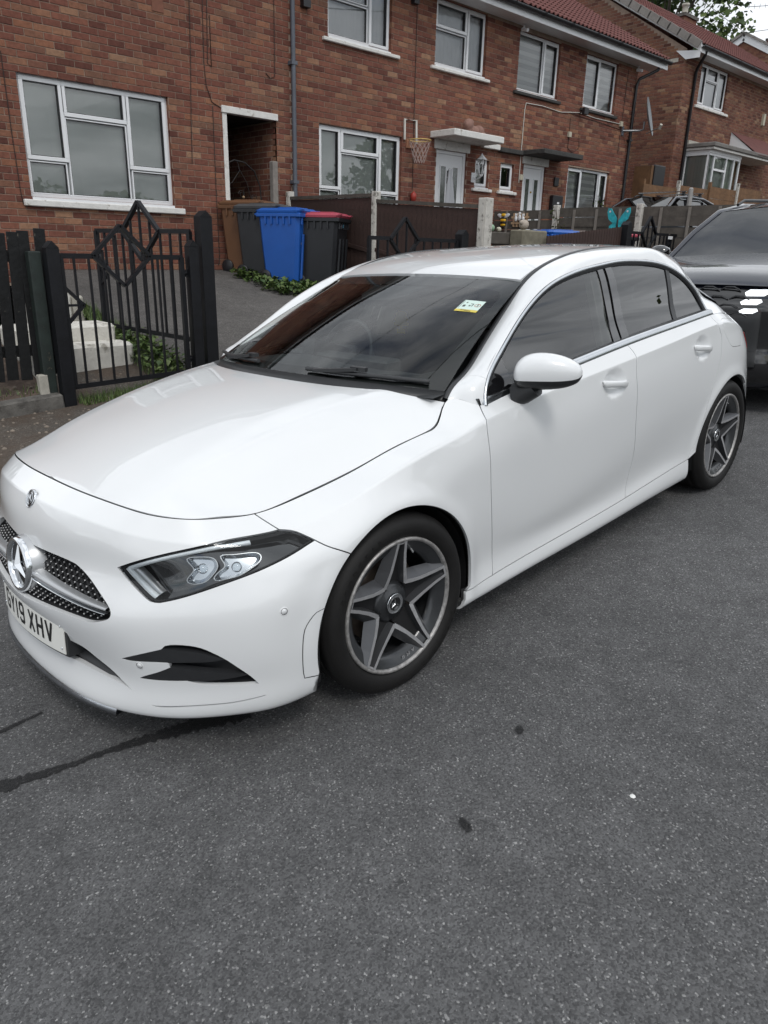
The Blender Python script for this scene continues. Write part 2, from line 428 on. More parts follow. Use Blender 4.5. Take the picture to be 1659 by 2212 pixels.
_t=np.linspace(NF0.tu[8],NF0.tu[16],400); _x=NF0.pos(_t,np.full(400,NF0.tv[-1]))
NF0.uc=float(_t[np.abs(_x[:,0]+.413).argmin()]); NF0.ub=float(_t[np.abs(_x[:,0]+.505).argmin()]); NF0.t2=np.linspace(NF0.tu[14],NF0.tu[-3],500); NF0.x2=NF0.pos(NF0.t2,np.full(500,NF0.tv[-1]))[:,0]
# C pillar patch: from DLO rear end seam + cant to tail, joins F top row. rows: belt(F top) -> ... -> ditch/rear glass edge

# bonnet height field: columns x, rows y from side to centre
Bx=[.84,.74,.62,.47,.28,.07,-.13,-.28,-.40,-.50]
By=[.80,.72,.62,.50,.36,.22,0]
Bz=[[.66,.69,.715,.735,.748,.755,.758],
    [.690,.722,.748,.770,.788,.797,.802],
    [.712,.735,.762,.803,.826,.838,.845],
    [.715,.735,.786,.850,.875,.886,.893],
    [.725,.758,.838,.903,.923,.932,.938],
    [.765,.815,.895,.948,.963,.969,.973],
    [.815,.868,.938,.976,.986,.990,.993],
    [.855,.900,.960,.988,.996,1.0,1.002],
    [.905,.935,.972,.995,1.003,1.006,1.01],
    [.930,.955,.98,1.0,1.008,1.011,1.015]]
B=[[(x,y,z) for y,z in zip(By,r)] for x,r in zip(Bx,Bz)]
# windscreen: columns base->header, rows side->centre
def mkW():
    base=[(-.43,.715,.968),(-.335,.60,.988),(-.250,.42,1.003),(-.198,.22,1.013),(-.182,0,1.016)]
    top=[(-1.10,.575,1.298),(-1.09,.49,1.307),(-1.065,.34,1.314),(-1.05,.17,1.318),(-1.045,0,1.32)]
    out=[]
    for t in (0,.2,.4,.6,.8,1.0):
        r=[]
        for a,b in zip(base,top):
            a=np.array(a);b=np.array(b); q=a+(b-a)*t; bow=.045*4*t*(1-t)*.9
            q=q+np.array([.30,0,.78])*bow*0.55; r.append(q)
        out.append(r)
    return np.array(out)
R=[]
for x,zc,ze,ye in [(-1.045,1.325,1.303,.585),(-1.2,1.365,1.337,.575),(-1.42,1.397,1.379,.567),(-1.65,1.415,1.400,.56),(-1.95,1.420,1.400,.556),(-2.25,1.412,1.382,.545),(-2.45,1.400,1.352,.535),(-2.62,1.380,1.31,.53),(-2.80,1.345,1.214,.532),(-2.97,1.29,1.10,.552)]:
    R.append([(x-.05*((y/ye)**2) if x>-1.1 else x,y,zc-(zc-ze)*(y/ye)**2.2) for y in (ye,ye*.8,ye*.6,ye*.4,ye*.2,0)])
CD={}
CD['headlight']=[(1.0038,.7669),(.987,.7673),(.9702,.7676),(.9535,.7679),(.9367,.7679),(.9199,.7677),(.9032,.7673),(.8864,.7666),(.8697,.7655),(.853,.7641),(.8363,.7623),(.8197,.7601),(.8031,.7575),(.7866,.7543),(.7703,.7506),(.7541,.7463),(.738,.7414),(.7222,.7359),(.7066,.7298),(.6912,.7231),(.676,.716),(.661,.7085),(.6462,.7006),(.6316,.6924),(.6171,.684),(.6027,.6753),(.5885,.6665),(.5743,.6575),(.5603,.6483),(.5463,.6391),(.5324,.6297),(.5186,.6201),(.5049,.6105),(.4913,.6007),(.5025,.5896),(.5143,.5792),(.5268,.5696),(.5395,.5601),(.5521,.5507),(.5647,.5411),(.5772,.5316),(.5897,.522),(.6022,.5123),(.6153,.5035),(.6304,.4997),(.6462,.5002),(.6618,.5054),(.6773,.511),(.6926,.517),(.7077,.5235),(.7226,.5306),(.7373,.538),(.7518,.5457),(.7662,.5537),(.7805,.5619),(.7946,.5704),(.8087,.5788),(.8229,.5873),(.837,.5957),(.8513,.6039),(.8656,.612),(.8801,.6199),(.8947,.6275),(.9094,.6349),(.9242,.642),(.9392,.6488),(.9544,.6552),(.9697,.6612),(.9851,.667),(1.0006,.6725),(1.0162,.6778),(1.0319,.6828),(1.0477,.6875),(1.0636,.6917),(1.0797,.6951),(1.096,.6976),(1.0843,.7096),(1.0726,.7215),(1.0607,.7333),(1.0484,.7446),(1.0346,.754),(1.0194,.7611)]
CD['front_bumper']=[(.0,.8346),(.0199,.8346),(.0399,.8346),(.0598,.8346),(.0797,.8346),(.0997,.8346),(.1196,.8346),(.1395,.8346),(.1594,.8346),(.1794,.8346),(.1993,.8346),(.2192,.8346),(.2392,.8346),(.2591,.8346),(.279,.8346),(.299,.8346),(.3189,.8346),(.3388,.8346),(.3588,.8346),(.3787,.8346),(.3986,.8346),(.4185,.8346),(.4385,.8346),(.4584,.8346),(.4783,.8346),(.4983,.8346),(.5182,.8346),(.5381,.8346),(.5581,.8346),(.578,.8346),(.5979,.8346),(.6179,.8346),(.6378,.8346),(.6577,.8346),(.6776,.8346),(.6976,.8346),(.7175,.8346),(.7374,.8346),(.7574,.8346),(.7773,.8346),(.7972,.8346),(.8172,.8346),(.8371,.8346),(.857,.8346),(.877,.8346),(.8969,.8346),(.9168,.8346),(.9367,.8346),(.9567,.8346),(.9661,.8208),(.9755,.8073),(.985,.7939),(.9944,.7804),(1.0038,.767),(.987,.7673),(.9702,.7676),(.9535,.7679),(.9367,.7679),(.9199,.7677),(.9032,.7673),(.8864,.7666),(.8697,.7655),(.853,.7641),(.8363,.7623),(.8197,.7601),(.8031,.7575),(.7866,.7543),(.7703,.7506),(.7541,.7463),(.738,.7414),(.7222,.7359),(.7066,.7298),(.6912,.7231),(.676,.716),(.661,.7085),(.6462,.7006),(.6316,.6924),(.6171,.684),(.6027,.6753),(.5885,.6665),(.5743,.6575),(.5603,.6483),(.5463,.6391),(.5324,.6297),(.5186,.6201),(.5049,.6105),(.4913,.6007),(.5025,.5896),(.5143,.5792),(.5268,.5696),(.5395,.5601),(.5521,.5507),(.5647,.5411),(.5772,.5316),(.5897,.522),(.6022,.5123),(.6153,.5035),(.6304,.4997),(.6462,.5002),(.6618,.5054),(.6773,.511),(.6926,.517),(.7077,.5235),(.7226,.5306),(.7373,.538),(.7518,.5457),(.7662,.5537),(.7805,.5619),(.7946,.5704),(.8087,.5788),(.8229,.5873),(.837,.5957),(.8513,.6039),(.8656,.612),(.8801,.6199),(.8947,.6275),(.9094,.6349),(.9242,.642),(.9392,.6488),(.9544,.6552),(.9697,.6612),(.9851,.667),(1.0006,.6725),(1.0162,.6778),(1.0319,.6828),(1.0477,.6875),(1.0636,.6917),(1.0797,.6951),(1.096,.6976),(1.1067,.6849),(1.1175,.6722),(1.1282,.6595),(1.139,.6468),(1.1497,.6341),(1.1605,.6214),(1.1712,.6087),(1.182,.596),(1.1927,.5833),(1.2035,.5706),(1.2143,.5579),(1.1976,.5395),(1.1852,.524),(1.1737,.5074),(1.163,.4896),(1.153,.4707),(1.1434,.4502),(1.1343,.4284),(1.1255,.4057),(1.1174,.3831),(1.11,.3613),(1.1035,.3409),(1.0979,.3217),(1.0932,.3033),(1.0895,.2855),(1.0865,.2678),(1.0845,.2502),(1.0834,.2324),(1.0832,.2145),(1.084,.1967),(1.0858,.1796),(1.0887,.1632),(1.0883,.1213),(1.09,.0824),(1.0875,.0668),(1.085,.0512),(1.0825,.0356),(1.08,.02),(1.0604,.02),(1.0407,.02),(1.0211,.02),(1.0015,.02),(.9818,.02),(.9622,.02),(.9426,.02),(.9229,.02),(.9033,.02),(.8837,.02),(.864,.02),(.8444,.02),(.8247,.02),(.8051,.02),(.7855,.02),(.7658,.02),(.7462,.02),(.7266,.02),(.7069,.02),(.6873,.02),(.6677,.02),(.648,.02),(.6284,.02),(.6087,.02),(.5891,.02),(.5695,.02),(.5498,.02),(.5302,.02),(.5106,.02),(.4909,.02),(.4713,.02),(.4516,.02),(.432,.02),(.4124,.02),(.3927,.02),(.3731,.02),(.3535,.02),(.3338,.02),(.3142,.02),(.2946,.02),(.2749,.02),(.2553,.02),(.2356,.02),(.216,.02),(.1964,.02),(.1767,.02),(.1571,.02),(.1375,.02),(.1178,.02),(.0982,.02),(.0785,.02),(.0589,.02),(.0393,.02),(.0196,.02),(.0,.02),(.0,.0399),(.0,.0597),(.0,.0796),(.0,.0995),(.0,.1193),(.0,.1392),(.0,.1591),(.0,.1789),(.0,.1988),(.0,.2187),(.0,.2386),(.0,.2584),(.0,.2783),(.0,.2982),(.0,.318),(.0,.3379),(.0,.3578),(.0,.3776),(.0,.3975),(.0,.4174),(.0,.4372),(.0,.4571),(.0,.477),(.0,.4968),(.0,.5167),(.0,.5366),(.0,.5564),(.0,.5763),(.0,.5962),(.0,.6161),(.0,.6359),(.0,.6558),(.0,.6757),(.0,.6955),(.0,.7154),(.0,.7353),(.0,.7551),(.0,.775),(.0,.7949),(.0,.8147)]
CD['fender']=[(.9567,.8346),(.9765,.8346),(.9962,.8346),(1.016,.8346),(1.0358,.8346),(1.0556,.8346),(1.0754,.8346),(1.0952,.8346),(1.115,.8346),(1.1348,.8346),(1.1545,.8346),(1.1743,.8346),(1.1941,.8346),(1.2139,.8346),(1.2337,.8346),(1.2535,.8346),(1.2733,.8346),(1.2931,.8346),(1.3128,.8346),(1.3326,.8346),(1.3524,.8346),(1.3722,.8346),(1.392,.8346),(1.4118,.8346),(1.4316,.8346),(1.4514,.8346),(1.4711,.8346),(1.4909,.8346),(1.5107,.8346),(1.5305,.8346),(1.5503,.8346),(1.5701,.8346),(1.5899,.8346),(1.6097,.8346),(1.6294,.8346),(1.6492,.8346),(1.669,.8346),(1.6888,.8346),(1.7086,.8346),(1.7284,.8346),(1.7482,.8346),(1.768,.8346),(1.7877,.8346),(1.8075,.8346),(1.8273,.8346),(1.8471,.8346),(1.8669,.8346),(1.8867,.8346),(1.9065,.8346),(1.9263,.8346),(1.946,.8346),(1.9424,.8181),(1.9388,.8016),(1.9352,.785),(1.9318,.7685),(1.9284,.7519),(1.9254,.7352),(1.923,.7185),(1.9217,.7016),(1.9213,.6847),(1.9215,.6678),(1.922,.6509),(1.9226,.634),(1.9234,.6171),(1.9244,.6002),(1.9255,.5833),(1.9268,.5664),(1.9282,.5496),(1.9298,.5327),(1.9316,.5159),(1.9336,.4991),(1.9359,.4824),(1.9383,.4656),(1.9411,.4489),(1.9441,.4323),(1.9473,.4157),(1.9507,.3991),(1.9543,.3826),(1.9579,.366),(1.9616,.3495),(1.9653,.333),(1.9688,.3165),(1.9722,.2999),(1.9752,.2832),(1.9778,.2665),(1.9796,.2497),(1.9804,.2328),(1.9801,.2159),(1.9788,.199),(1.9767,.1823),(1.9741,.1655),(1.9583,.1661),(1.9414,.1655),(1.9245,.1649),(1.9077,.1642),(1.8908,.1635),(1.8739,.1627),(1.857,.162),(1.8401,.1613),(1.8233,.1606),(1.8064,.16),(1.7895,.1598),(1.8168,.1748),(1.8187,.1938),(1.8197,.2129),(1.8197,.2319),(1.8187,.2505),(1.8167,.2687),(1.8137,.2865),(1.8098,.304),(1.805,.3213),(1.7992,.3385),(1.7927,.3559),(1.7853,.3734),(1.7771,.3908),(1.7681,.4078),(1.7584,.4241),(1.7481,.4395),(1.737,.454),(1.7254,.4677),(1.7131,.4807),(1.7,.4935),(1.686,.5062),(1.6709,.5189),(1.6547,.5318),(1.6373,.545),(1.6188,.5586),(1.5996,.5722),(1.5802,.5854),(1.5609,.5972),(1.5419,.6072),(1.5231,.6153),(1.5045,.6217),(1.4859,.6265),(1.4673,.6298),(1.4489,.6318),(1.4304,.6327),(1.4121,.6324),(1.3939,.6311),(1.3759,.6289),(1.358,.6258),(1.3404,.6218),(1.3229,.6171),(1.3056,.6116),(1.2887,.6052),(1.272,.5977),(1.2558,.589),(1.2401,.5787),(1.2251,.567),(1.2143,.5579),(1.2035,.5706),(1.1927,.5833),(1.182,.596),(1.1712,.6087),(1.1605,.6214),(1.1497,.6341),(1.139,.6468),(1.1282,.6595),(1.1175,.6722),(1.1067,.6849),(1.096,.6976),(1.0843,.7096),(1.0726,.7215),(1.0607,.7333),(1.0484,.7446),(1.0346,.754),(1.0194,.7611),(1.0038,.7669),(.9944,.7804),(.985,.7939),(.9755,.8073),(.9661,.8208)]
CD['front_door']=[(1.946,.8346),(1.9658,.8346),(1.9856,.8346),(2.0054,.8346),(2.0252,.8346),(2.045,.8346),(2.0647,.8346),(2.0845,.8346),(2.1043,.8346),(2.1241,.8346),(2.1439,.8346),(2.1637,.8346),(2.1835,.8346),(2.2032,.8346),(2.223,.8346),(2.2428,.8346),(2.2626,.8346),(2.2824,.8346),(2.3022,.8346),(2.3219,.8346),(2.3417,.8346),(2.3615,.8346),(2.3813,.8346),(2.4011,.8346),(2.4209,.8346),(2.4407,.8346),(2.4604,.8346),(2.4802,.8346),(2.5,.8346),(2.5198,.8346),(2.5396,.8346),(2.5594,.8346),(2.5791,.8346),(2.5989,.8346),(2.6187,.8346),(2.6385,.8346),(2.6583,.8346),(2.6781,.8346),(2.6978,.8346),(2.7176,.8346),(2.7374,.8346),(2.7572,.8346),(2.777,.8346),(2.7968,.8346),(2.8166,.8346),(2.8363,.8346),(2.8561,.8346),(2.8759,.8346),(2.8957,.8346),(2.9155,.8346),(2.9353,.8346),(2.955,.8346),(2.9748,.8346),(2.9946,.8346),(3.0144,.8346),(3.0199,.8188),(3.0247,.8027),(3.0279,.7863),(3.0285,.7695),(3.0265,.7529),(3.0231,.7365),(3.0195,.7201),(3.0175,.7035),(3.018,.6867),(3.02,.6701),(3.0222,.6534),(3.024,.6368),(3.0257,.6201),(3.0275,.6034),(3.0293,.5867),(3.0312,.5701),(3.0334,.5535),(3.0357,.5369),(3.0384,.5203),(3.0415,.5038),(3.0449,.4874),(3.0486,.471),(3.0522,.4547),(3.0558,.4383),(3.0591,.4219),(3.062,.4053),(3.0643,.3887),(3.0659,.3721),(3.0666,.3553),(3.0664,.3385),(3.0655,.3218),(3.0639,.3051),(3.0617,.2885),(3.0591,.2719),(3.0561,.2554),(3.0528,.239),(3.0492,.2226),(3.0455,.2062),(3.0417,.1899),(3.0379,.1736),(3.0226,.1735),(3.0057,.1735),(2.9888,.1735),(2.9719,.1735),(2.955,.1736),(2.9381,.1736),(2.9212,.1736),(2.9044,.1737),(2.8875,.1737),(2.8706,.1737),(2.8537,.1738),(2.8368,.1738),(2.8199,.1739),(2.803,.1739),(2.7861,.1739),(2.7692,.174),(2.7523,.174),(2.7354,.174),(2.7185,.1741),(2.7016,.1741),(2.6847,.1741),(2.6678,.1742),(2.6509,.1742),(2.634,.1742),(2.6171,.1742),(2.6002,.1742),(2.5833,.1742),(2.5665,.1742),(2.5496,.1742),(2.5327,.1742),(2.5158,.1742),(2.4989,.1741),(2.482,.1741),(2.4651,.174),(2.4482,.174),(2.4313,.1739),(2.4144,.1738),(2.3975,.1737),(2.3806,.1736),(2.3637,.1735),(2.3468,.1734),(2.3299,.1733),(2.313,.1731),(2.2961,.173),(2.2792,.1728),(2.2623,.1726),(2.2454,.1724),(2.2286,.1722),(2.2117,.172),(2.1948,.1718),(2.1779,.1715),(2.161,.1712),(2.1441,.1709),(2.1272,.1706),(2.1103,.1703),(2.0934,.1699),(2.0765,.1696),(2.0596,.1692),(2.0427,.1687),(2.0259,.1683),(2.009,.1678),(1.9921,.1673),(1.9741,.1655),(1.9767,.1823),(1.9788,.199),(1.9801,.2159),(1.9804,.2328),(1.9796,.2497),(1.9778,.2665),(1.9752,.2832),(1.9722,.2999),(1.9688,.3165),(1.9653,.333),(1.9616,.3495),(1.9579,.366),(1.9543,.3826),(1.9507,.3991),(1.9473,.4157),(1.9441,.4323),(1.9411,.4489),(1.9383,.4656),(1.9359,.4824),(1.9336,.4991),(1.9316,.5159),(1.9298,.5327),(1.9282,.5496),(1.9268,.5664),(1.9255,.5833),(1.9244,.6002),(1.9234,.6171),(1.9226,.634),(1.922,.6509),(1.9215,.6678),(1.9213,.6847),(1.9217,.7016),(1.923,.7185),(1.9254,.7352),(1.9284,.7519),(1.9318,.7685),(1.9352,.785),(1.9388,.8016),(1.9424,.8181)]
CD['rear_door']=[(3.0144,.8346),(3.034,.8346),(3.0536,.8346),(3.0732,.8346),(3.0927,.8346),(3.1123,.8346),(3.1319,.8346),(3.1515,.8346),(3.1711,.8346),(3.1907,.8346),(3.2103,.8346),(3.2299,.8346),(3.2494,.8346),(3.269,.8346),(3.2886,.8346),(3.3082,.8346),(3.3278,.8346),(3.3474,.8346),(3.367,.8346),(3.3866,.8346),(3.4061,.8346),(3.4257,.8346),(3.4453,.8346),(3.4649,.8346),(3.4845,.8346),(3.5041,.8346),(3.5237,.8346),(3.5432,.8346),(3.5628,.8346),(3.5824,.8346),(3.602,.8346),(3.6216,.8346),(3.6412,.8346),(3.6608,.8346),(3.6804,.8346),(3.6999,.8346),(3.7195,.8346),(3.7391,.8346),(3.7587,.8346),(3.7783,.8346),(3.7979,.8346),(3.8175,.8346),(3.837,.8346),(3.8566,.8346),(3.8762,.8346),(3.8958,.8346),(3.9154,.8346),(3.935,.8346),(3.936,.818),(3.9374,.8014),(3.9395,.7849),(3.9429,.7687),(3.9485,.7531),(3.9578,.7393),(3.9698,.7278),(3.9812,.7158),(3.9864,.7002),(3.9855,.6836),(3.9819,.6674),(3.9771,.6515),(3.9712,.6359),(3.9641,.6209),(3.9561,.6063),(3.9473,.5922),(3.9383,.5782),(3.9291,.5644),(3.92,.5505),(3.911,.5365),(3.9023,.5223),(3.8938,.508),(3.8856,.4936),(3.8776,.479),(3.8699,.4642),(3.8625,.4493),(3.8554,.4343),(3.8486,.4191),(3.8422,.4038),(3.836,.3884),(3.83,.3728),(3.824,.3573),(3.8178,.3419),(3.8112,.3267),(3.8041,.3116),(3.7965,.2968),(3.7884,.2823),(3.78,.2679),(3.7714,.2538),(3.7625,.2397),(3.7535,.2257),(3.7443,.2118),(3.7351,.198),(3.7322,.1753),(3.7153,.1752),(3.6984,.1751),(3.6815,.1751),(3.6646,.175),(3.6477,.1749),(3.6308,.1749),(3.6139,.1748),(3.5971,.1747),(3.5802,.1746),(3.5633,.1746),(3.5464,.1745),(3.5295,.1745),(3.5126,.1744),(3.4957,.1743),(3.4788,.1743),(3.4619,.1742),(3.445,.1741),(3.4281,.1741),(3.4112,.174),(3.3943,.174),(3.3774,.1739),(3.3605,.1739),(3.3436,.1738),(3.3267,.1738),(3.3098,.1738),(3.2929,.1737),(3.276,.1737),(3.2592,.1736),(3.2423,.1736),(3.2254,.1736),(3.2085,.1736),(3.1916,.1735),(3.1747,.1735),(3.1578,.1735),(3.1409,.1735),(3.124,.1735),(3.1071,.1735),(3.0902,.1735),(3.0733,.1735),(3.0564,.1735),(3.0379,.1736),(3.0417,.1899),(3.0455,.2062),(3.0492,.2226),(3.0528,.239),(3.0561,.2554),(3.0591,.2719),(3.0617,.2885),(3.0639,.3051),(3.0655,.3218),(3.0664,.3385),(3.0666,.3553),(3.0659,.3721),(3.0643,.3887),(3.062,.4053),(3.0591,.4219),(3.0558,.4383),(3.0522,.4547),(3.0486,.471),(3.0449,.4874),(3.0415,.5038),(3.0384,.5203),(3.0357,.5369),(3.0334,.5535),(3.0312,.5701),(3.0293,.5867),(3.0275,.6034),(3.0257,.6201),(3.024,.6368),(3.0222,.6534),(3.02,.6701),(3.018,.6867),(3.0175,.7035),(3.0195,.7201),(3.0231,.7365),(3.0265,.7529),(3.0285,.7695),(3.0279,.7863),(3.0247,.8027),(3.0199,.8188)]
CD['sill_skirt']=[(1.7895,.1598),(1.8064,.16),(1.8233,.1606),(1.8401,.1613),(1.857,.162),(1.8739,.1627),(1.8908,.1635),(1.9077,.1642),(1.9245,.1649),(1.9414,.1655),(1.9583,.1661),(1.9741,.1655),(1.9921,.1673),(2.009,.1678),(2.0259,.1683),(2.0427,.1687),(2.0596,.1692),(2.0765,.1696),(2.0934,.1699),(2.1103,.1703),(2.1272,.1706),(2.1441,.1709),(2.161,.1712),(2.1779,.1715),(2.1948,.1718),(2.2117,.172),(2.2286,.1722),(2.2454,.1724),(2.2623,.1726),(2.2792,.1728),(2.2961,.173),(2.313,.1731),(2.3299,.1733),(2.3468,.1734),(2.3637,.1735),(2.3806,.1736),(2.3975,.1737),(2.4144,.1738),(2.4313,.1739),(2.4482,.174),(2.4651,.174),(2.482,.1741),(2.4989,.1741),(2.5158,.1742),(2.5327,.1742),(2.5496,.1742),(2.5665,.1742),(2.5833,.1742),(2.6002,.1742),(2.6171,.1742),(2.634,.1742),(2.6509,.1742),(2.6678,.1742),(2.6847,.1741),(2.7016,.1741),(2.7185,.1741),(2.7354,.174),(2.7523,.174),(2.7692,.174),(2.7861,.1739),(2.803,.1739),(2.8199,.1739),(2.8368,.1738),(2.8537,.1738),(2.8706,.1737),(2.8875,.1737),(2.9044,.1737),(2.9212,.1736),(2.9381,.1736),(2.955,.1736),(2.9719,.1735),(2.9888,.1735),(3.0057,.1735),(3.0226,.1735),(3.0379,.1736),(3.0564,.1735),(3.0733,.1735),(3.0902,.1735),(3.1071,.1735),(3.124,.1735),(3.1409,.1735),(3.1578,.1735),(3.1747,.1735),(3.1916,.1735),(3.2085,.1736),(3.2254,.1736),(3.2423,.1736),(3.2592,.1736),(3.276,.1737),(3.2929,.1737),(3.3098,.1738),(3.3267,.1738),(3.3436,.1738),(3.3605,.1739),(3.3774,.1739),(3.3943,.174),(3.4112,.174),(3.4281,.1741),(3.445,.1741),(3.4619,.1742),(3.4788,.1743),(3.4957,.1743),(3.5126,.1744),(3.5295,.1745),(3.5464,.1745),(3.5633,.1746),(3.5802,.1746),(3.5971,.1747),(3.6139,.1748),(3.6308,.1749),(3.6477,.1749),(3.6646,.175),(3.6815,.1751),(3.6984,.1751),(3.7153,.1752),(3.7322,.1753),(3.7327,.1597),(3.7332,.1442),(3.7337,.1287),(3.7342,.1132),(3.7347,.0976),(3.7352,.0821),(3.7357,.0666),(3.7362,.0511),(3.7367,.0355),(3.7372,.02),(3.7173,.02),(3.6975,.02),(3.6776,.02),(3.6577,.02),(3.6378,.02),(3.618,.02),(3.5981,.02),(3.5782,.02),(3.5583,.02),(3.5385,.02),(3.5186,.02),(3.4987,.02),(3.4788,.02),(3.4589,.02),(3.4391,.02),(3.4192,.02),(3.3993,.02),(3.3794,.02),(3.3596,.02),(3.3397,.02),(3.3198,.02),(3.2999,.02),(3.2801,.02),(3.2602,.02),(3.2403,.02),(3.2204,.02),(3.2006,.02),(3.1807,.02),(3.1608,.02),(3.1409,.02),(3.1211,.02),(3.1012,.02),(3.0813,.02),(3.0614,.02),(3.0416,.02),(3.0217,.02),(3.0018,.02),(2.9819,.02),(2.962,.02),(2.9422,.02),(2.9223,.02),(2.9024,.02),(2.8825,.02),(2.8627,.02),(2.8428,.02),(2.8229,.02),(2.803,.02),(2.7832,.02),(2.7633,.02),(2.7434,.02),(2.7235,.02),(2.7037,.02),(2.6838,.02),(2.6639,.02),(2.644,.02),(2.6242,.02),(2.6043,.02),(2.5844,.02),(2.5645,.02),(2.5446,.02),(2.5248,.02),(2.5049,.02),(2.485,.02),(2.4651,.02),(2.4453,.02),(2.4254,.02),(2.4055,.02),(2.3856,.02),(2.3658,.02),(2.3459,.02),(2.326,.02),(2.3061,.02),(2.2863,.02),(2.2664,.02),(2.2465,.02),(2.2266,.02),(2.2068,.02),(2.1869,.02),(2.167,.02),(2.1471,.02),(2.1273,.02),(2.1074,.02),(2.0875,.02),(2.0676,.02),(2.0477,.02),(2.0279,.02),(2.008,.02),(1.9881,.02),(1.9682,.02),(1.9484,.02),(1.9285,.02),(1.9086,.02),(1.8887,.02),(1.8689,.02),(1.849,.02),(1.8291,.02),(1.8092,.02),(1.7894,.02),(1.7695,.02),(1.7717,.0355),(1.7739,.0511),(1.7761,.0666),(1.7784,.0821),(1.7806,.0977),(1.7828,.1132),(1.785,.1287),(1.7873,.1442)]
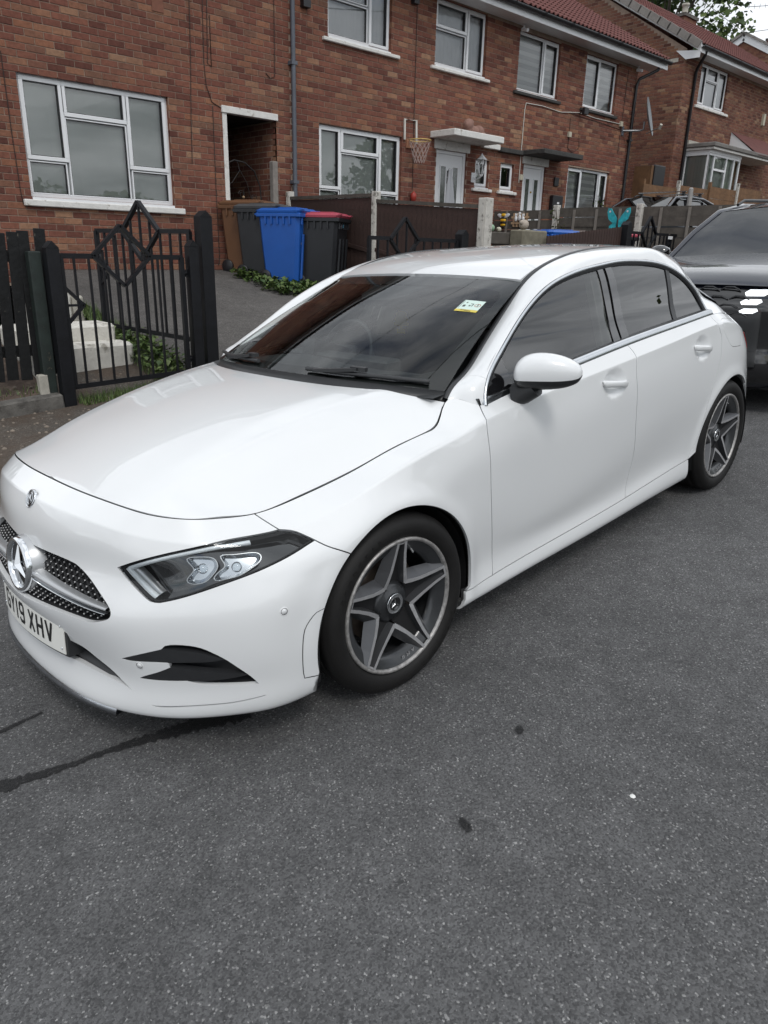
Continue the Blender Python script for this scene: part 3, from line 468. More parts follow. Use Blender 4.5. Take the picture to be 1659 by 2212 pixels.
CD['quarter_panel']=[(3.935,.8346),(3.955,.8346),(3.975,.8346),(3.9949,.8346),(4.0149,.8346),(4.0349,.8346),(4.0549,.8346),(4.0749,.8346),(4.0949,.8346),(4.1148,.8346),(4.1348,.8346),(4.1548,.8346),(4.1748,.8346),(4.1948,.8346),(4.2148,.8346),(4.2348,.8346),(4.2547,.8346),(4.2747,.8346),(4.2947,.8346),(4.3147,.8346),(4.3347,.8346),(4.3547,.8346),(4.3747,.8346),(4.3946,.8346),(4.4146,.8346),(4.4346,.8346),(4.4546,.8346),(4.4746,.8346),(4.4946,.8346),(4.5146,.8346),(4.5345,.8346),(4.5545,.8346),(4.5745,.8346),(4.5945,.8346),(4.6145,.8346),(4.6345,.8346),(4.6544,.8346),(4.6744,.8346),(4.6944,.8346),(4.7144,.8346),(4.7344,.8346),(4.7544,.8346),(4.7744,.8346),(4.7943,.8346),(4.8143,.8346),(4.8343,.8346),(4.8543,.8346),(4.8743,.8346),(4.8943,.8346),(4.9143,.8346),(4.9342,.8346),(4.9542,.8346),(4.9742,.8346),(4.9942,.8346),(5.0142,.8346),(5.0342,.8346),(5.0541,.8346),(5.0741,.8346),(5.0941,.8346),(5.1141,.8346),(5.1341,.8346),(5.1541,.8346),(5.1741,.8346),(5.194,.8346),(5.214,.8346),(5.234,.8346),(5.254,.8346),(5.274,.8346),(5.294,.8346),(5.314,.8346),(5.3339,.8346),(5.3539,.8346),(5.3739,.8346),(5.3939,.8346),(5.4139,.8346),(5.4339,.8346),(5.4539,.8346),(5.4738,.8346),(5.4938,.8346),(5.5138,.8346),(5.5138,.8155),(5.5138,.7964),(5.5138,.7773),(5.5138,.7581),(5.5138,.739),(5.5138,.7199),(5.5138,.7008),(5.5138,.6817),(5.5138,.6626),(5.5138,.6434),(5.5138,.6243),(5.5138,.6052),(5.5138,.5861),(5.5138,.567),(5.5138,.5478),(5.5138,.5287),(5.5138,.5096),(5.4969,.5097),(5.48,.5098),(5.4631,.5099),(5.4461,.5099),(5.4292,.51),(5.4123,.5101),(5.3954,.5102),(5.3785,.5103),(5.3616,.5103),(5.3447,.5104),(5.3277,.5105),(5.3108,.5106),(5.2939,.5106),(5.277,.5107),(5.2601,.5108),(5.2432,.5109),(5.2263,.5109),(5.2093,.511),(5.1924,.511),(5.1755,.5111),(5.1586,.5112),(5.1417,.5112),(5.1248,.5113),(5.1079,.5113),(5.0909,.5114),(5.074,.5114),(5.0571,.5115),(5.0402,.5115),(5.0233,.5115),(5.0064,.5115),(4.9894,.5116),(4.9725,.5116),(4.9556,.5116),(4.9387,.5116),(4.9218,.5116),(4.9049,.5116),(4.888,.5116),(4.871,.5115),(4.8541,.5115),(4.8372,.5114),(4.8203,.5114),(4.8034,.5113),(4.7865,.5112),(4.7696,.5111),(4.7526,.5109),(4.7357,.5108),(4.7188,.5106),(4.7019,.5104),(4.685,.5101),(4.6681,.5098),(4.6512,.5093),(4.6343,.5088),(4.6174,.5082),(4.6005,.5074),(4.5836,.5064),(4.5667,.5054),(4.5498,.5045),(4.5329,.5034),(4.5161,.5018),(4.4994,.4991),(4.4831,.4946),(4.4681,.4869),(4.4557,.4754),(4.446,.4616),(4.4378,.4468),(4.4229,.4409),(4.4098,.4502),(4.3961,.4593),(4.3818,.4681),(4.367,.4766),(4.3518,.4847),(4.3362,.4922),(4.3203,.4993),(4.3042,.5056),(4.288,.5113),(4.2716,.5162),(4.2551,.5203),(4.2386,.5236),(4.222,.526),(4.2054,.5277),(4.1888,.5286),(4.1722,.5286),(4.1556,.5279),(4.139,.5263),(4.1224,.524),(4.1059,.5209),(4.0895,.5169),(4.0732,.5123),(4.0571,.5069),(4.0413,.5008),(4.0257,.4941),(4.0103,.4869),(3.9954,.4792),(3.9808,.4711),(3.9666,.4627),(3.9528,.4542),(3.9395,.4454),(3.9267,.4366),(3.9145,.4275),(3.9028,.4182),(3.8916,.4087),(3.8811,.399),(3.8711,.389),(3.8618,.3787),(3.8531,.3681),(3.845,.3572),(3.8376,.3459),(3.8309,.3341),(3.8249,.3218),(3.8195,.309),(3.8149,.2954),(3.811,.2808),(3.8079,.265),(3.8054,.2474),(3.8037,.2268),(3.8028,.2038),(3.7322,.1753),(3.7351,.198),(3.7443,.2118),(3.7535,.2257),(3.7625,.2397),(3.7714,.2538),(3.78,.2679),(3.7884,.2823),(3.7965,.2968),(3.8041,.3116),(3.8112,.3267),(3.8178,.3419),(3.824,.3573),(3.83,.3728),(3.836,.3884),(3.8422,.4038),(3.8486,.4191),(3.8554,.4343),(3.8625,.4493),(3.8699,.4642),(3.8776,.479),(3.8856,.4936),(3.8938,.508),(3.9023,.5223),(3.911,.5365),(3.92,.5505),(3.9291,.5644),(3.9383,.5782),(3.9473,.5922),(3.9561,.6063),(3.9641,.6209),(3.9712,.6359),(3.9771,.6515),(3.9819,.6674),(3.9855,.6836),(3.9864,.7002),(3.9812,.7158),(3.9698,.7278),(3.9578,.7393),(3.9485,.7531),(3.9429,.7687),(3.9395,.7849),(3.9374,.8014),(3.936,.818)]
CD['rear_bumper']=[(4.4378,.4468),(4.446,.4616),(4.4557,.4754),(4.4681,.4869),(4.4831,.4946),(4.4994,.4991),(4.5161,.5018),(4.5329,.5034),(4.5498,.5045),(4.5667,.5054),(4.5836,.5064),(4.6005,.5074),(4.6174,.5082),(4.6343,.5088),(4.6512,.5093),(4.6681,.5098),(4.685,.5101),(4.7019,.5104),(4.7188,.5106),(4.7357,.5108),(4.7526,.5109),(4.7696,.5111),(4.7865,.5112),(4.8034,.5113),(4.8203,.5114),(4.8372,.5114),(4.8541,.5115),(4.871,.5115),(4.888,.5116),(4.9049,.5116),(4.9218,.5116),(4.9387,.5116),(4.9556,.5116),(4.9725,.5116),(4.9894,.5116),(5.0064,.5115),(5.0233,.5115),(5.0402,.5115),(5.0571,.5115),(5.074,.5114),(5.0909,.5114),(5.1079,.5113),(5.1248,.5113),(5.1417,.5112),(5.1586,.5112),(5.1755,.5111),(5.1924,.511),(5.2093,.511),(5.2263,.5109),(5.2432,.5109),(5.2601,.5108),(5.277,.5107),(5.2939,.5106),(5.3108,.5106),(5.3277,.5105),(5.3447,.5104),(5.3616,.5103),(5.3785,.5103),(5.3954,.5102),(5.4123,.5101),(5.4292,.51),(5.4461,.5099),(5.4631,.5099),(5.48,.5098),(5.4969,.5097),(5.5138,.5096),(5.5138,.4901),(5.5138,.4706),(5.5138,.4511),(5.5138,.4316),(5.5138,.4121),(5.5138,.3926),(5.5138,.3731),(5.5138,.3536),(5.5138,.3341),(5.5138,.3146),(5.5138,.2951),(5.5138,.2755),(5.5138,.256),(5.5138,.2365),(5.5138,.217),(5.5138,.1975),(5.5138,.178),(5.5138,.1585),(5.5138,.139),(5.5138,.1195),(5.5138,.1),(5.4938,.1),(5.4738,.1),(5.4538,.1),(5.4338,.1),(5.4138,.1),(5.3938,.1),(5.3738,.1),(5.3538,.1),(5.3338,.1),(5.3138,.1),(5.2938,.1),(5.2738,.1),(5.2538,.1),(5.2338,.1),(5.2138,.1),(5.1938,.1),(5.1738,.1),(5.1538,.1),(5.1338,.1),(5.1138,.1),(5.0938,.1),(5.0738,.1),(5.0538,.1),(5.0338,.1),(5.0138,.1),(4.9938,.1),(4.9738,.1),(4.9538,.1),(4.9338,.1),(4.9138,.1),(4.8938,.1),(4.8738,.1),(4.8538,.1),(4.8338,.1),(4.8138,.1),(4.7938,.1),(4.7738,.1),(4.7538,.1),(4.7338,.1),(4.7138,.1),(4.6938,.1),(4.6739,.1),(4.6539,.1),(4.6339,.1),(4.6139,.1),(4.5939,.1),(4.5739,.1),(4.5539,.1),(4.5539,.1154),(4.5539,.1308),(4.5539,.1463),(4.5539,.1617),(4.5539,.1771),(4.5539,.1925),(4.5519,.2078),(4.5494,.2233),(4.5462,.2389),(4.5426,.2548),(4.5386,.2706),(4.534,.2863),(4.529,.3015),(4.5235,.3162),(4.5174,.3302),(4.5108,.3435),(4.5037,.3561),(4.4959,.3681),(4.4875,.3795),(4.4784,.3906),(4.4687,.4013),(4.4583,.4116),(4.4472,.4216)]
CD['tail_lamp']=[(4.4742,.7392),(4.4828,.7251),(4.4916,.7111),(4.5007,.6973),(4.5103,.6838),(4.5205,.6708),(4.5314,.6583),(4.5432,.6468),(4.5561,.6364),(4.57,.6275),(4.5848,.6201),(4.6003,.6144),(4.6163,.6103),(4.6326,.6074),(4.649,.6054),(4.6655,.6042),(4.682,.6036),(4.6985,.6034),(4.715,.6037),(4.7316,.6043),(4.7481,.6052),(4.7646,.6062),(4.7811,.6075),(4.7975,.6089),(4.814,.6104),(4.8304,.612),(4.8469,.6136),(4.8634,.6153),(4.8634,.6308),(4.8634,.6463),(4.8634,.6618),(4.8634,.6773),(4.8634,.6927),(4.8634,.7082),(4.8634,.7237),(4.8634,.7392),(4.8464,.7392),(4.8295,.7392),(4.8126,.7392),(4.7957,.7392),(4.7788,.7392),(4.7618,.7392),(4.7449,.7392),(4.728,.7392),(4.7111,.7392),(4.6942,.7392),(4.6773,.7392),(4.6603,.7392),(4.6434,.7392),(4.6265,.7392),(4.6096,.7392),(4.5927,.7392),(4.5757,.7392),(4.5588,.7392),(4.5419,.7392),(4.525,.7392),(4.5081,.7392),(4.4912,.7392)]
CD['grille']=[(.0,.5769),(.015,.5729),(.0314,.5735),(.0479,.5741),(.0643,.5746),(.0807,.5751),(.0972,.5755),(.1136,.5758),(.13,.5761),(.1465,.5762),(.1629,.5762),(.1794,.576),(.1958,.5757),(.2122,.5752),(.2287,.5746),(.2451,.5737),(.2615,.5726),(.2779,.5711),(.2942,.569),(.3104,.5665),(.3197,.563),(.3289,.5595),(.3381,.5558),(.3472,.5519),(.3562,.5478),(.3651,.5435),(.3739,.5389),(.3826,.5342),(.3911,.5292),(.3996,.5241),(.408,.5189),(.4163,.5135),(.4245,.508),(.4327,.5024),(.4407,.4966),(.4487,.4908),(.4566,.4848),(.4644,.4787),(.472,.4724),(.4793,.4657),(.4861,.4586),(.492,.4507),(.4964,.4418),(.4985,.4322),(.498,.4223),(.4946,.4131),(.4883,.4055),(.4805,.3994),(.472,.3943),(.4633,.3897),(.4544,.3853),(.4455,.3811),(.4363,.3773),(.427,.3741),(.4174,.3718),(.4076,.3703),(.3977,.3696),(.3878,.3694),(.3779,.3695),(.368,.3696),(.3581,.3697),(.3482,.3698),(.3384,.3699),(.3285,.3699),(.3186,.3699),(.3087,.3698),(.2988,.3697),(.2889,.3694),(.279,.3692),(.2691,.3688),(.2592,.3684),(.2493,.368),(.2395,.3675),(.2296,.367),(.2197,.3664),(.2098,.3658),(.2,.3652),(.1901,.3646),(.1802,.3639),(.1703,.3632),(.1605,.3625),(.1506,.3618),(.1407,.361),(.1309,.3603),(.121,.3595),(.1112,.3587),(.1013,.3579),(.0914,.3571),(.0816,.3563),(.0717,.3555),(.0619,.3547),(.0464,.3542),(.0309,.3537),(.0155,.3532),(.0,.3527),(.0,.3687),(.0,.3847),(.0,.4007),(.0,.4167),(.0,.4328),(.0,.4488),(.0,.4648),(.0,.4808),(.0,.4968),(.0,.5128),(.0,.5289),(.0,.5449),(.0,.5609)]
CD['intake']=[(.0,.2594),(.0169,.2591),(.0338,.2587),(.0507,.2583),(.0676,.258),(.0845,.2576),(.1014,.2573),(.1183,.2569),(.1352,.2566),(.1521,.2562),(.169,.2558),(.1859,.2555),(.2028,.2551),(.2197,.2548),(.2366,.2544),(.2531,.2548),(.2697,.255),(.2862,.255),(.3027,.2547),(.3192,.2537),(.3356,.2516),(.3516,.2476),(.3668,.2411),(.3813,.2333),(.3962,.2261),(.4114,.2195),(.4266,.213),(.4416,.2061),(.4562,.1984),(.4704,.1899),(.4844,.1812),(.4987,.1728),(.5133,.1651),(.5281,.1578),(.5431,.1508),(.5275,.1573),(.5112,.1619),(.4946,.1654),(.4779,.1683),(.4612,.1707),(.4443,.1726),(.4275,.1741),(.4106,.1754),(.3937,.1764),(.3768,.1773),(.3598,.1782),(.3429,.179),(.326,.1798),(.3091,.1804),(.2922,.1808),(.2752,.181),(.2583,.1807),(.2414,.1799),(.2245,.1784),(.2077,.1762),(.191,.1737),(.1751,.1732),(.1591,.1728),(.1432,.1724),(.1273,.172),(.1114,.1716),(.0955,.1712),(.0796,.1707),(.0637,.1703),(.0477,.1699),(.0318,.1695),(.0159,.1691),(.0,.1687),(.0,.1838),(.0,.1989),(.0,.214),(.0,.2292),(.0,.2443)]
CD['vent']=[(.5076,.2588),(.5228,.2654),(.5381,.2719),(.5534,.2783),(.5689,.2843),(.5845,.2901),(.6002,.2955),(.616,.3008),(.6318,.3059),(.6476,.3109),(.6593,.323),(.6756,.3272),(.6925,.3275),(.7094,.3265),(.7262,.3241),(.7427,.3202),(.7586,.3143),(.7736,.3065),(.7878,.2972),(.8018,.2877),(.8155,.2777),(.8286,.2669),(.8409,.2552),(.8528,.2431),(.8647,.231),(.8762,.2186),(.8872,.2057),(.8974,.1921),(.9072,.1783),(.8904,.1788),(.8737,.1796),(.857,.1805),(.8403,.1816),(.8236,.1826),(.8069,.1838),(.7902,.1851),(.7735,.1866),(.7568,.1883),(.7402,.1907),(.7243,.1958),(.7091,.2029),(.6925,.2025),(.6758,.2021),(.6592,.2017),(.6425,.2014),(.6259,.201),(.6092,.2008),(.5925,.2006),(.5759,.2005),(.5592,.2005),(.574,.2088),(.5894,.216),(.6051,.2224),(.6208,.2288),(.6363,.2357),(.6515,.2432),(.6666,.2509),(.66,.2656),(.643,.2659),(.6261,.2656),(.6091,.2646),(.5922,.2632),(.5753,.2615),(.5584,.2599),(.5415,.2586),(.5245,.2582)]
CD['fin_upper']=[(.5063,.2585),(.5217,.2654),(.5371,.2721),(.5525,.2787),(.5681,.285),(.5839,.2909),(.5997,.2964),(.6157,.3017),(.6317,.3069),(.6477,.312),(.6641,.311),(.6804,.3098),(.6967,.3081),(.7129,.3059),(.729,.3028),(.7449,.299),(.7607,.2944),(.7763,.2894),(.7917,.284),(.8071,.2784),(.8225,.2726),(.806,.2699),(.7895,.2677),(.7728,.2665),(.7561,.2664),(.7395,.2666),(.7228,.2666),(.7061,.2662),(.6894,.2658),(.6728,.2653),(.6561,.265),(.6394,.2649),(.6227,.2645),(.6061,.2633),(.5895,.2617),(.5729,.26),(.5563,.2585),(.5397,.2574),(.523,.2573)]
CD['fin_lower']=[(.5581,.2003),(.571,.2081),(.5844,.2149),(.5983,.2208),(.6123,.2263),(.6262,.2321),(.6399,.2384),(.6534,.2451),(.6668,.2519),(.6834,.2493),(.7,.2466),(.7166,.2438),(.7332,.2411),(.7498,.2382),(.7664,.2353),(.783,.2323),(.7995,.2293),(.8161,.2262),(.8326,.223),(.8491,.2198),(.8657,.2166),(.8822,.2134),(.8662,.2106),(.8502,.208),(.8341,.2057),(.8179,.204),(.8017,.2028),(.7855,.202),(.7693,.2015),(.753,.2013),(.7368,.2013),(.7205,.2014),(.7043,.2012),(.688,.201),(.6718,.2007),(.6556,.2004),(.6393,.2001),(.6231,.1998),(.6068,.1996),(.5906,.1996),(.5743,.1998)]
CD['slot']=[(.5961,.1279),(.6127,.1267),(.6294,.127),(.6461,.1277),(.6627,.1285),(.6794,.1292),(.696,.13),(.7127,.1306),(.7293,.1312),(.746,.1317),(.7627,.1321),(.7793,.1325),(.796,.1328),(.8127,.1332),(.8293,.1339),(.846,.1348),(.8626,.1362),(.8792,.138),(.8957,.1397),(.9123,.1412),(.929,.1424),(.913,.1377),(.8964,.136),(.8797,.1341),(.8631,.1321),(.8464,.1306),(.8297,.1295),(.8129,.1288),(.7961,.1284),(.7794,.1281),(.7626,.1279),(.7459,.1276),(.7291,.1272),(.7124,.1266),(.6956,.1259),(.6789,.1251),(.6622,.124),(.6454,.1229),(.6287,.1222),(.6119,.1227)]
CD['outlet']=[(1.1173,.3735),(1.1012,.3733),(1.0857,.3693),(1.0736,.359),(1.0638,.3462),(1.0544,.3331),(1.0472,.3188),(1.043,.3033),(1.0404,.2874),(1.0386,.2714),(1.0373,.2554),(1.0364,.2393),(1.036,.2233),(1.0359,.2072),(1.0364,.1911),(1.0376,.1751),(1.0409,.1593),(1.0567,.1579),(1.0724,.1561),(1.0881,.1539),(1.0874,.1699),(1.0867,.1859),(1.086,.202),(1.0855,.218),(1.0852,.234),(1.0856,.25),(1.087,.266),(1.0895,.2818),(1.0927,.2975),(1.0963,.3132),(1.1,.3288),(1.1043,.3442),(1.1098,.3593)]
CD['pod_inner']=[(.7049,.685),(.7103,.6906),(.7176,.6936),(.7252,.6956),(.733,.6969),(.7408,.6979),(.7487,.6985),(.7566,.6987),(.7645,.6987),(.7723,.6978),(.7795,.6946),(.7846,.6887),(.7877,.6814),(.7894,.6737),(.7898,.6658),(.7891,.658),(.7873,.6503),(.7848,.6428),(.7818,.6355),(.7785,.6283),(.7751,.6212),(.7718,.614),(.7683,.607),(.7645,.6),(.76,.5935),(.7546,.5878),(.7481,.5833),(.7409,.5801),(.7332,.5784),(.7253,.5783),(.7176,.58),(.7111,.5842),(.7085,.5914),(.7098,.5992),(.7126,.6066),(.716,.6137),(.7196,.6207),(.7231,.6278),(.7255,.6353),(.7257,.6432),(.7234,.6507),(.7195,.6576),(.7151,.6641),(.7106,.6706),(.7066,.6774)]
CD['pod_outer']=[(.8042,.7039),(.8107,.7079),(.8186,.7087),(.8266,.7086),(.8345,.7084),(.8425,.7084),(.8505,.7086),(.8584,.7091),(.8664,.7096),(.8743,.7101),(.8823,.7105),(.8903,.7105),(.8982,.71),(.9061,.7085),(.9131,.7048),(.9169,.698),(.9167,.6901),(.9139,.6827),(.9097,.676),(.9045,.6699),(.8989,.6643),(.8929,.6589),(.8869,.6537),(.881,.6484),(.8752,.6429),(.8695,.6373),(.8637,.6318),(.8578,.6265),(.8516,.6215),(.8449,.6172),(.8379,.6134),(.8306,.6102),(.8232,.6071),(.8158,.6042),(.8084,.6012),(.8009,.5985),(.7932,.5965),(.7853,.5965),(.7815,.6027),(.7828,.6106),(.7856,.618),(.7892,.6252),(.7933,.632),(.7979,.6385),(.8028,.6448),(.8077,.6511),(.8117,.6579),(.8136,.6656),(.8127,.6735),(.8103,.6811),(.8074,.6885),(.8047,.696)]
CD['sensor']=[(.9849,.4139),(.5695,.2473)]
CD['fuel']=[(4.0261,.7758),(4.0405,.784),(4.0567,.7877),(4.0732,.7893),(4.0899,.7899),(4.1065,.79),(4.1231,.79),(4.1398,.79),(4.1564,.7905),(4.173,.7914),(4.1896,.7925),(4.2062,.7934),(4.2229,.7934),(4.2393,.7908),(4.252,.7807),(4.257,.7649),(4.2625,.7493),(4.2741,.7375),(4.2883,.7289),(4.3024,.7201),(4.3135,.7079),(4.3173,.6919),(4.3144,.6756),(4.3035,.6636),(4.2873,.66),(4.2707,.6588),(4.2541,.6581),(4.2375,.6578),(4.2208,.6577),(4.2042,.6579),(4.1876,.6583),(4.1709,.659),(4.1543,.6601),(4.1379,.6624),(4.1218,.6666),(4.1065,.6732),(4.0919,.6812),(4.0776,.6896),(4.063,.6977),(4.0487,.7062),(4.0355,.7163),(4.025,.7291),(4.0191,.7446),(4.0188,.7611)]
CD['handle']=[(2.8267,.6965),(3.733,.6918)]
CD['crestbadge']=[(.0109,.742)]
CD['bonnet_xy']=[(.745,.0,.8),(.7449,.0264,.7999),(.7447,.0528,.7998),(.7443,.0793,.7996),(.7436,.1059,.7993),(.7427,.1327,.7989),(.7414,.1598,.7984),(.7396,.1872,.7978),(.7374,.2152,.7971),(.7347,.2436,.7963),(.7315,.2724,.7954),(.7278,.3012,.7943),(.7236,.3298,.7931),(.7191,.3578,.7917),(.7142,.3851,.7902),(.7091,.4112,.7884),(.7036,.436,.7865),(.6978,.4593,.7843),(.6914,.4812,.782),(.684,.5021,.7796),(.6754,.5221,.7771),(.6651,.5415,.7745),(.6529,.5605,.7719),(.6391,.5786,.7693),(.6242,.5954,.7667),(.6086,.6104,.7642),(.5928,.6229,.7618),(.5771,.6328,.7595),(.5614,.6407,.7573),(.5457,.6476,.7553),(.5298,.6543,.7534),(.5135,.6617,.7519),(.4967,.6704,.7506),(.479,.6797,.7496),(.46,.6888,.749),(.4394,.6968,.7489),(.4168,.703,.7492),(.3923,.7071,.7501),(.3663,.7098,.7515),(.3391,.7116,.7534),(.3113,.7132,.7559),(.2832,.715,.759),(.2552,.7175,.7626),(.2275,.7208,.7668),(.2002,.7245,.7713),(.1737,.7286,.7761),(.148,.7328,.7812),(.1234,.7371,.7864),(.1,.7411,.7916),(.0779,.7448,.7968),(.0574,.7481,.8018),(.0379,.7508,.8067),(.019,.7532,.8115),(.0002,.7552,.8162),(-.019,.7571,.8209),(-.0392,.7588,.8255),(-.0607,.7604,.8302),(-.0843,.762,.8349),(-.1102,.7637,.8396),(-.1391,.7656,.8445),(-.1705,.7677,.8493),(-.2024,.77,.854),(-.2327,.7726,.8581),(-.2594,.7755,.8615),(-.2816,.7781,.8648),(-.3021,.7783,.8706),(-.3239,.7738,.8817),(-.3502,.7624,.9012),(-.3816,.747,.9272),(-.413,.7432,.9464)]
CD['uB']=[(1.946,.0)]
CD['pillar_seam']=[(.1314,.1693),(.1163,.0977),(.1063,.0108)]
# ------------------------------------------------------------------ trimmed spline panels
def in_poly(P, poly):
    x, y = P[:, 0], P[:, 1]; r = np.zeros(len(P), bool); q = np.asarray(poly); n = len(q)
    x0, y0 = q[:, 0], q[:, 1]; x1, y1 = np.roll(x0, -1), np.roll(y0, -1)
    for i in range(n):
        c = ((y0[i] > y) != (y1[i] > y))
        if c.any():
            xi = (x1[i] - x0[i]) * (y[c] - y0[i]) / (y1[i] - y0[i]) + x0[i]
            r[c] ^= x[c] < xi
    return r
def ccw(poly):
    a = np.asarray(poly, float)
    s = np.sum(a[:, 0] * np.roll(a[:, 1], -1) - a[:, 1] * np.roll(a[:, 0], -1))
    return a if s > 0 else a[::-1]
def offset(poly, d):
    """move a CCW loop inward by d"""
    a = np.asarray(poly, float); p = np.roll(a, 1, 0); n = np.roll(a, -1, 0)
    e1 = a - p; e2 = n - a
    e1 /= np.maximum(np.linalg.norm(e1, axis=1), 1e-9)[:, None]; e2 /= np.maximum(np.linalg.norm(e2, axis=1), 1e-9)[:, None]
    n1 = np.stack([-e1[:, 1], e1[:, 0]], 1); n2 = np.stack([-e2[:, 1], e2[:, 0]], 1)
    b = n1 + n2; L = np.maximum((b * b).sum(1), .35); return a + b * (2 * d / L)[:, None]
def resample(poly, ds):
    a = np.asarray(poly, float); out = []
    for i in range(len(a)):
        b = a[(i + 1) % len(a)]; k = max(1, int(np.linalg.norm(b - a[i]) / ds + .5))
        for j in range(k):
            out.append(a[i] + (b - a[i]) * j / k)
    return np.array(out)
def mindist(P, Q):
    d = np.full(len(P), 1e9)
    for i in range(0, len(Q), 64):
        d = np.minimum(d, np.sqrt(((P[:, None, :] - Q[None, i:i + 64, :]) ** 2).sum(2)).min(1))
    return d

class Pan:
    """mesh data of one panel"""
    def __init__(s):
        s.V = []; s.F = []; s.N = []; s.M = []; s.n = 0
    def add(s, V, F, N=None, mi=0):
        V = np.asarray(V, float)
        s.V.append(V); s.N.append(np.zeros_like(V) if N is None else N)
        s.F += [tuple(int(i) + s.n for i in f) for f in F]; s.M += [mi] * len(F); s.n += len(V)
    def mirrored(s, keep=True):
        o = Pan(); V = np.concatenate(s.V); N = np.concatenate(s.N); m = np.array([1, -1, 1.])
        if keep:
            o.V.append(V); o.N.append(N); o.F += s.F; o.M += s.M; o.n = len(V)
        n = o.n
        o.V.append(V * m); o.N.append(N * m); o.F += [tuple(i + n for i in f[::-1]) for f in s.F]; o.M += s.M; o.n += len(V)
        return o
    def mesh(s, name, mats):
        me = bpy.data.meshes.new(name)
        me.from_pydata(np.concatenate(s.V).tolist(), [], s.F)
        me.polygons.foreach_set('use_smooth', [True] * len(s.F)); me.polygons.foreach_set('material_index', s.M)
        for m in mats:
            me.materials.append(m)
        me.update()
        N = np.concatenate(s.N)
        if np.abs(N).max() > 0:
            me.normals_split_custom_set_from_vertices(N.tolist())
        return me

def panel(net, outer, holes=(), step=.014, gap=.0022, thick=.012, flange=.012, hole_thick=.018, dz=0.0, uc=None, white=0, black=1, rim_mi=0, keep=None):
    """trim net by loop outer (and holes); returns Pan with rolled-in edges and a dark under-lap. uc = u values of mirror lines (no rim there)"""
    O0 = ccw(outer); O = offset(O0, gap) if gap else O0.copy()
    fix = np.zeros(len(O), bool)
    for c in (uc or ()):
        k = np.abs(O0[:, 0] - c) < 1e-3
        O[k, 0] = c; fix |= k
    if keep is not None:
        k = keep(O0); O[k, 1] = O0[k, 1]
    Hs = [ccw(h) for h in holes]
    B = np.concatenate([O] + Hs)
    lo, hi = O.min(0), O.max(0)
    g = np.stack(np.meshgrid(np.arange(lo[0] + step / 2, hi[0], step), np.arange(lo[1] + step / 2, hi[1], step), indexing='ij'), 2).reshape(-1, 2)
    k = in_poly(g, O)
    for h in Hs:
        k &= ~in_poly(g, h)
    g = g[k]
    if len(g):
        g = g[mindist(g, resample(O, step * .7)) > step * .45]
        for h in Hs:
            if len(g):
                g = g[mindist(g, resample(h, step * .7)) > step * .45]
    pts = np.concatenate([B, g]) if len(g) else B
    E = []; n0 = 0
    for L in [O] + Hs:
        E += [(n0 + i, n0 + (i + 1) % len(L)) for i in range(len(L))]; n0 += len(L)
    r = delaunay_2d_cdt([Vector(q) for q in pts.tolist()], E, [], 0, 1e-7)
    vv = np.array([tuple(q) for q in r[0]]); tri = np.array([f[:3] for f in r[2]])
    c = vv[tri].mean(1); k = in_poly(c, O)
    for h in Hs:
        k &= ~in_poly(c, h)
    tri = tri[k]
    a = vv[tri]; s = (a[:, 1, 0] - a[:, 0, 0]) * (a[:, 2, 1] - a[:, 0, 1]) - (a[:, 1, 1] - a[:, 0, 1]) * (a[:, 2, 0] - a[:, 0, 0])
    tri[s < 0] = tri[s < 0][:, ::-1]
    P = Pan(); N = net.nor(vv[:, 0], vv[:, 1]); X = net.pos(vv[:, 0], vv[:, 1]) + N * dz
    P.add(X, tri.tolist(), N, white)
    def rim(L, th, fl, inner, fixed):
        n = len(L); N1 = net.nor(L[:, 0], L[:, 1]); A = net.pos(L[:, 0], L[:, 1]) + N1 * dz; Bm = A - N1 * th
        F = []
        for i in range(n):
            j = (i + 1) % n
            if fixed is not None and fixed[i] and fixed[j]:
                continue
            F.append((i, i + n, j + n, j) if not inner else (i, j, j + n, i + n))
        P.add(np.concatenate([A, Bm]), F, None, rim_mi)
        if fl:
            Lo = offset(L, -fl if not inner else fl)
            if keep is not None and not inner:
                kk = keep(O0); Lo[kk] = L[kk]
            N2 = net.nor(Lo[:, 0], Lo[:, 1]); C = net.pos(Lo[:, 0], Lo[:, 1]) + N2 * (dz - th); Q = A - N1 * (th * .98)
            F = []
            for i in range(n):
                j = (i + 1) % n
                if fixed is not None and fixed[i] and fixed[j]:
                    continue
                F.append((i, i + n, j + n, j) if not inner else (i, j, j + n, i + n))
            P.add(np.concatenate([Q, C]), F, None, black)
    if thick:
        rim(O, thick, flange, False, fix)
        for h in Hs:
            rim(h, hole_thick, 0, True, (np.abs(h[:, 0] - uc[0]) < 1e-3) if uc else None)
    return P

def ribbon(rows, closed=False):
    """smooth strip through parallel point rows"""
    P = Pan(); R = [np.asarray(r, float) for r in rows]; n = len(R[0]); F = []
    for k in range(len(R) - 1):
        for i in range(n if closed else n - 1):
            j = (i + 1) % n
            F.append((k * n + i, k * n + j, (k + 1) * n + j, (k + 1) * n + i))
    P.add(np.concatenate(R), F)
    return P
def smooth_curve(pts, n):
    P = np.array(pts, float); t = np.concatenate([[0], np.cumsum(np.linalg.norm(np.diff(P, axis=0), axis=1))])
    Q = Sp(t).W(np.linspace(0, t[-1], n * 4)) @ P
    L = np.concatenate([[0], np.cumsum(np.linalg.norm(np.diff(Q, axis=0), axis=1))])
    return np.stack([np.interp(np.linspace(0, L[-1], n), L, Q[:, k]) for k in range(3)], 1)

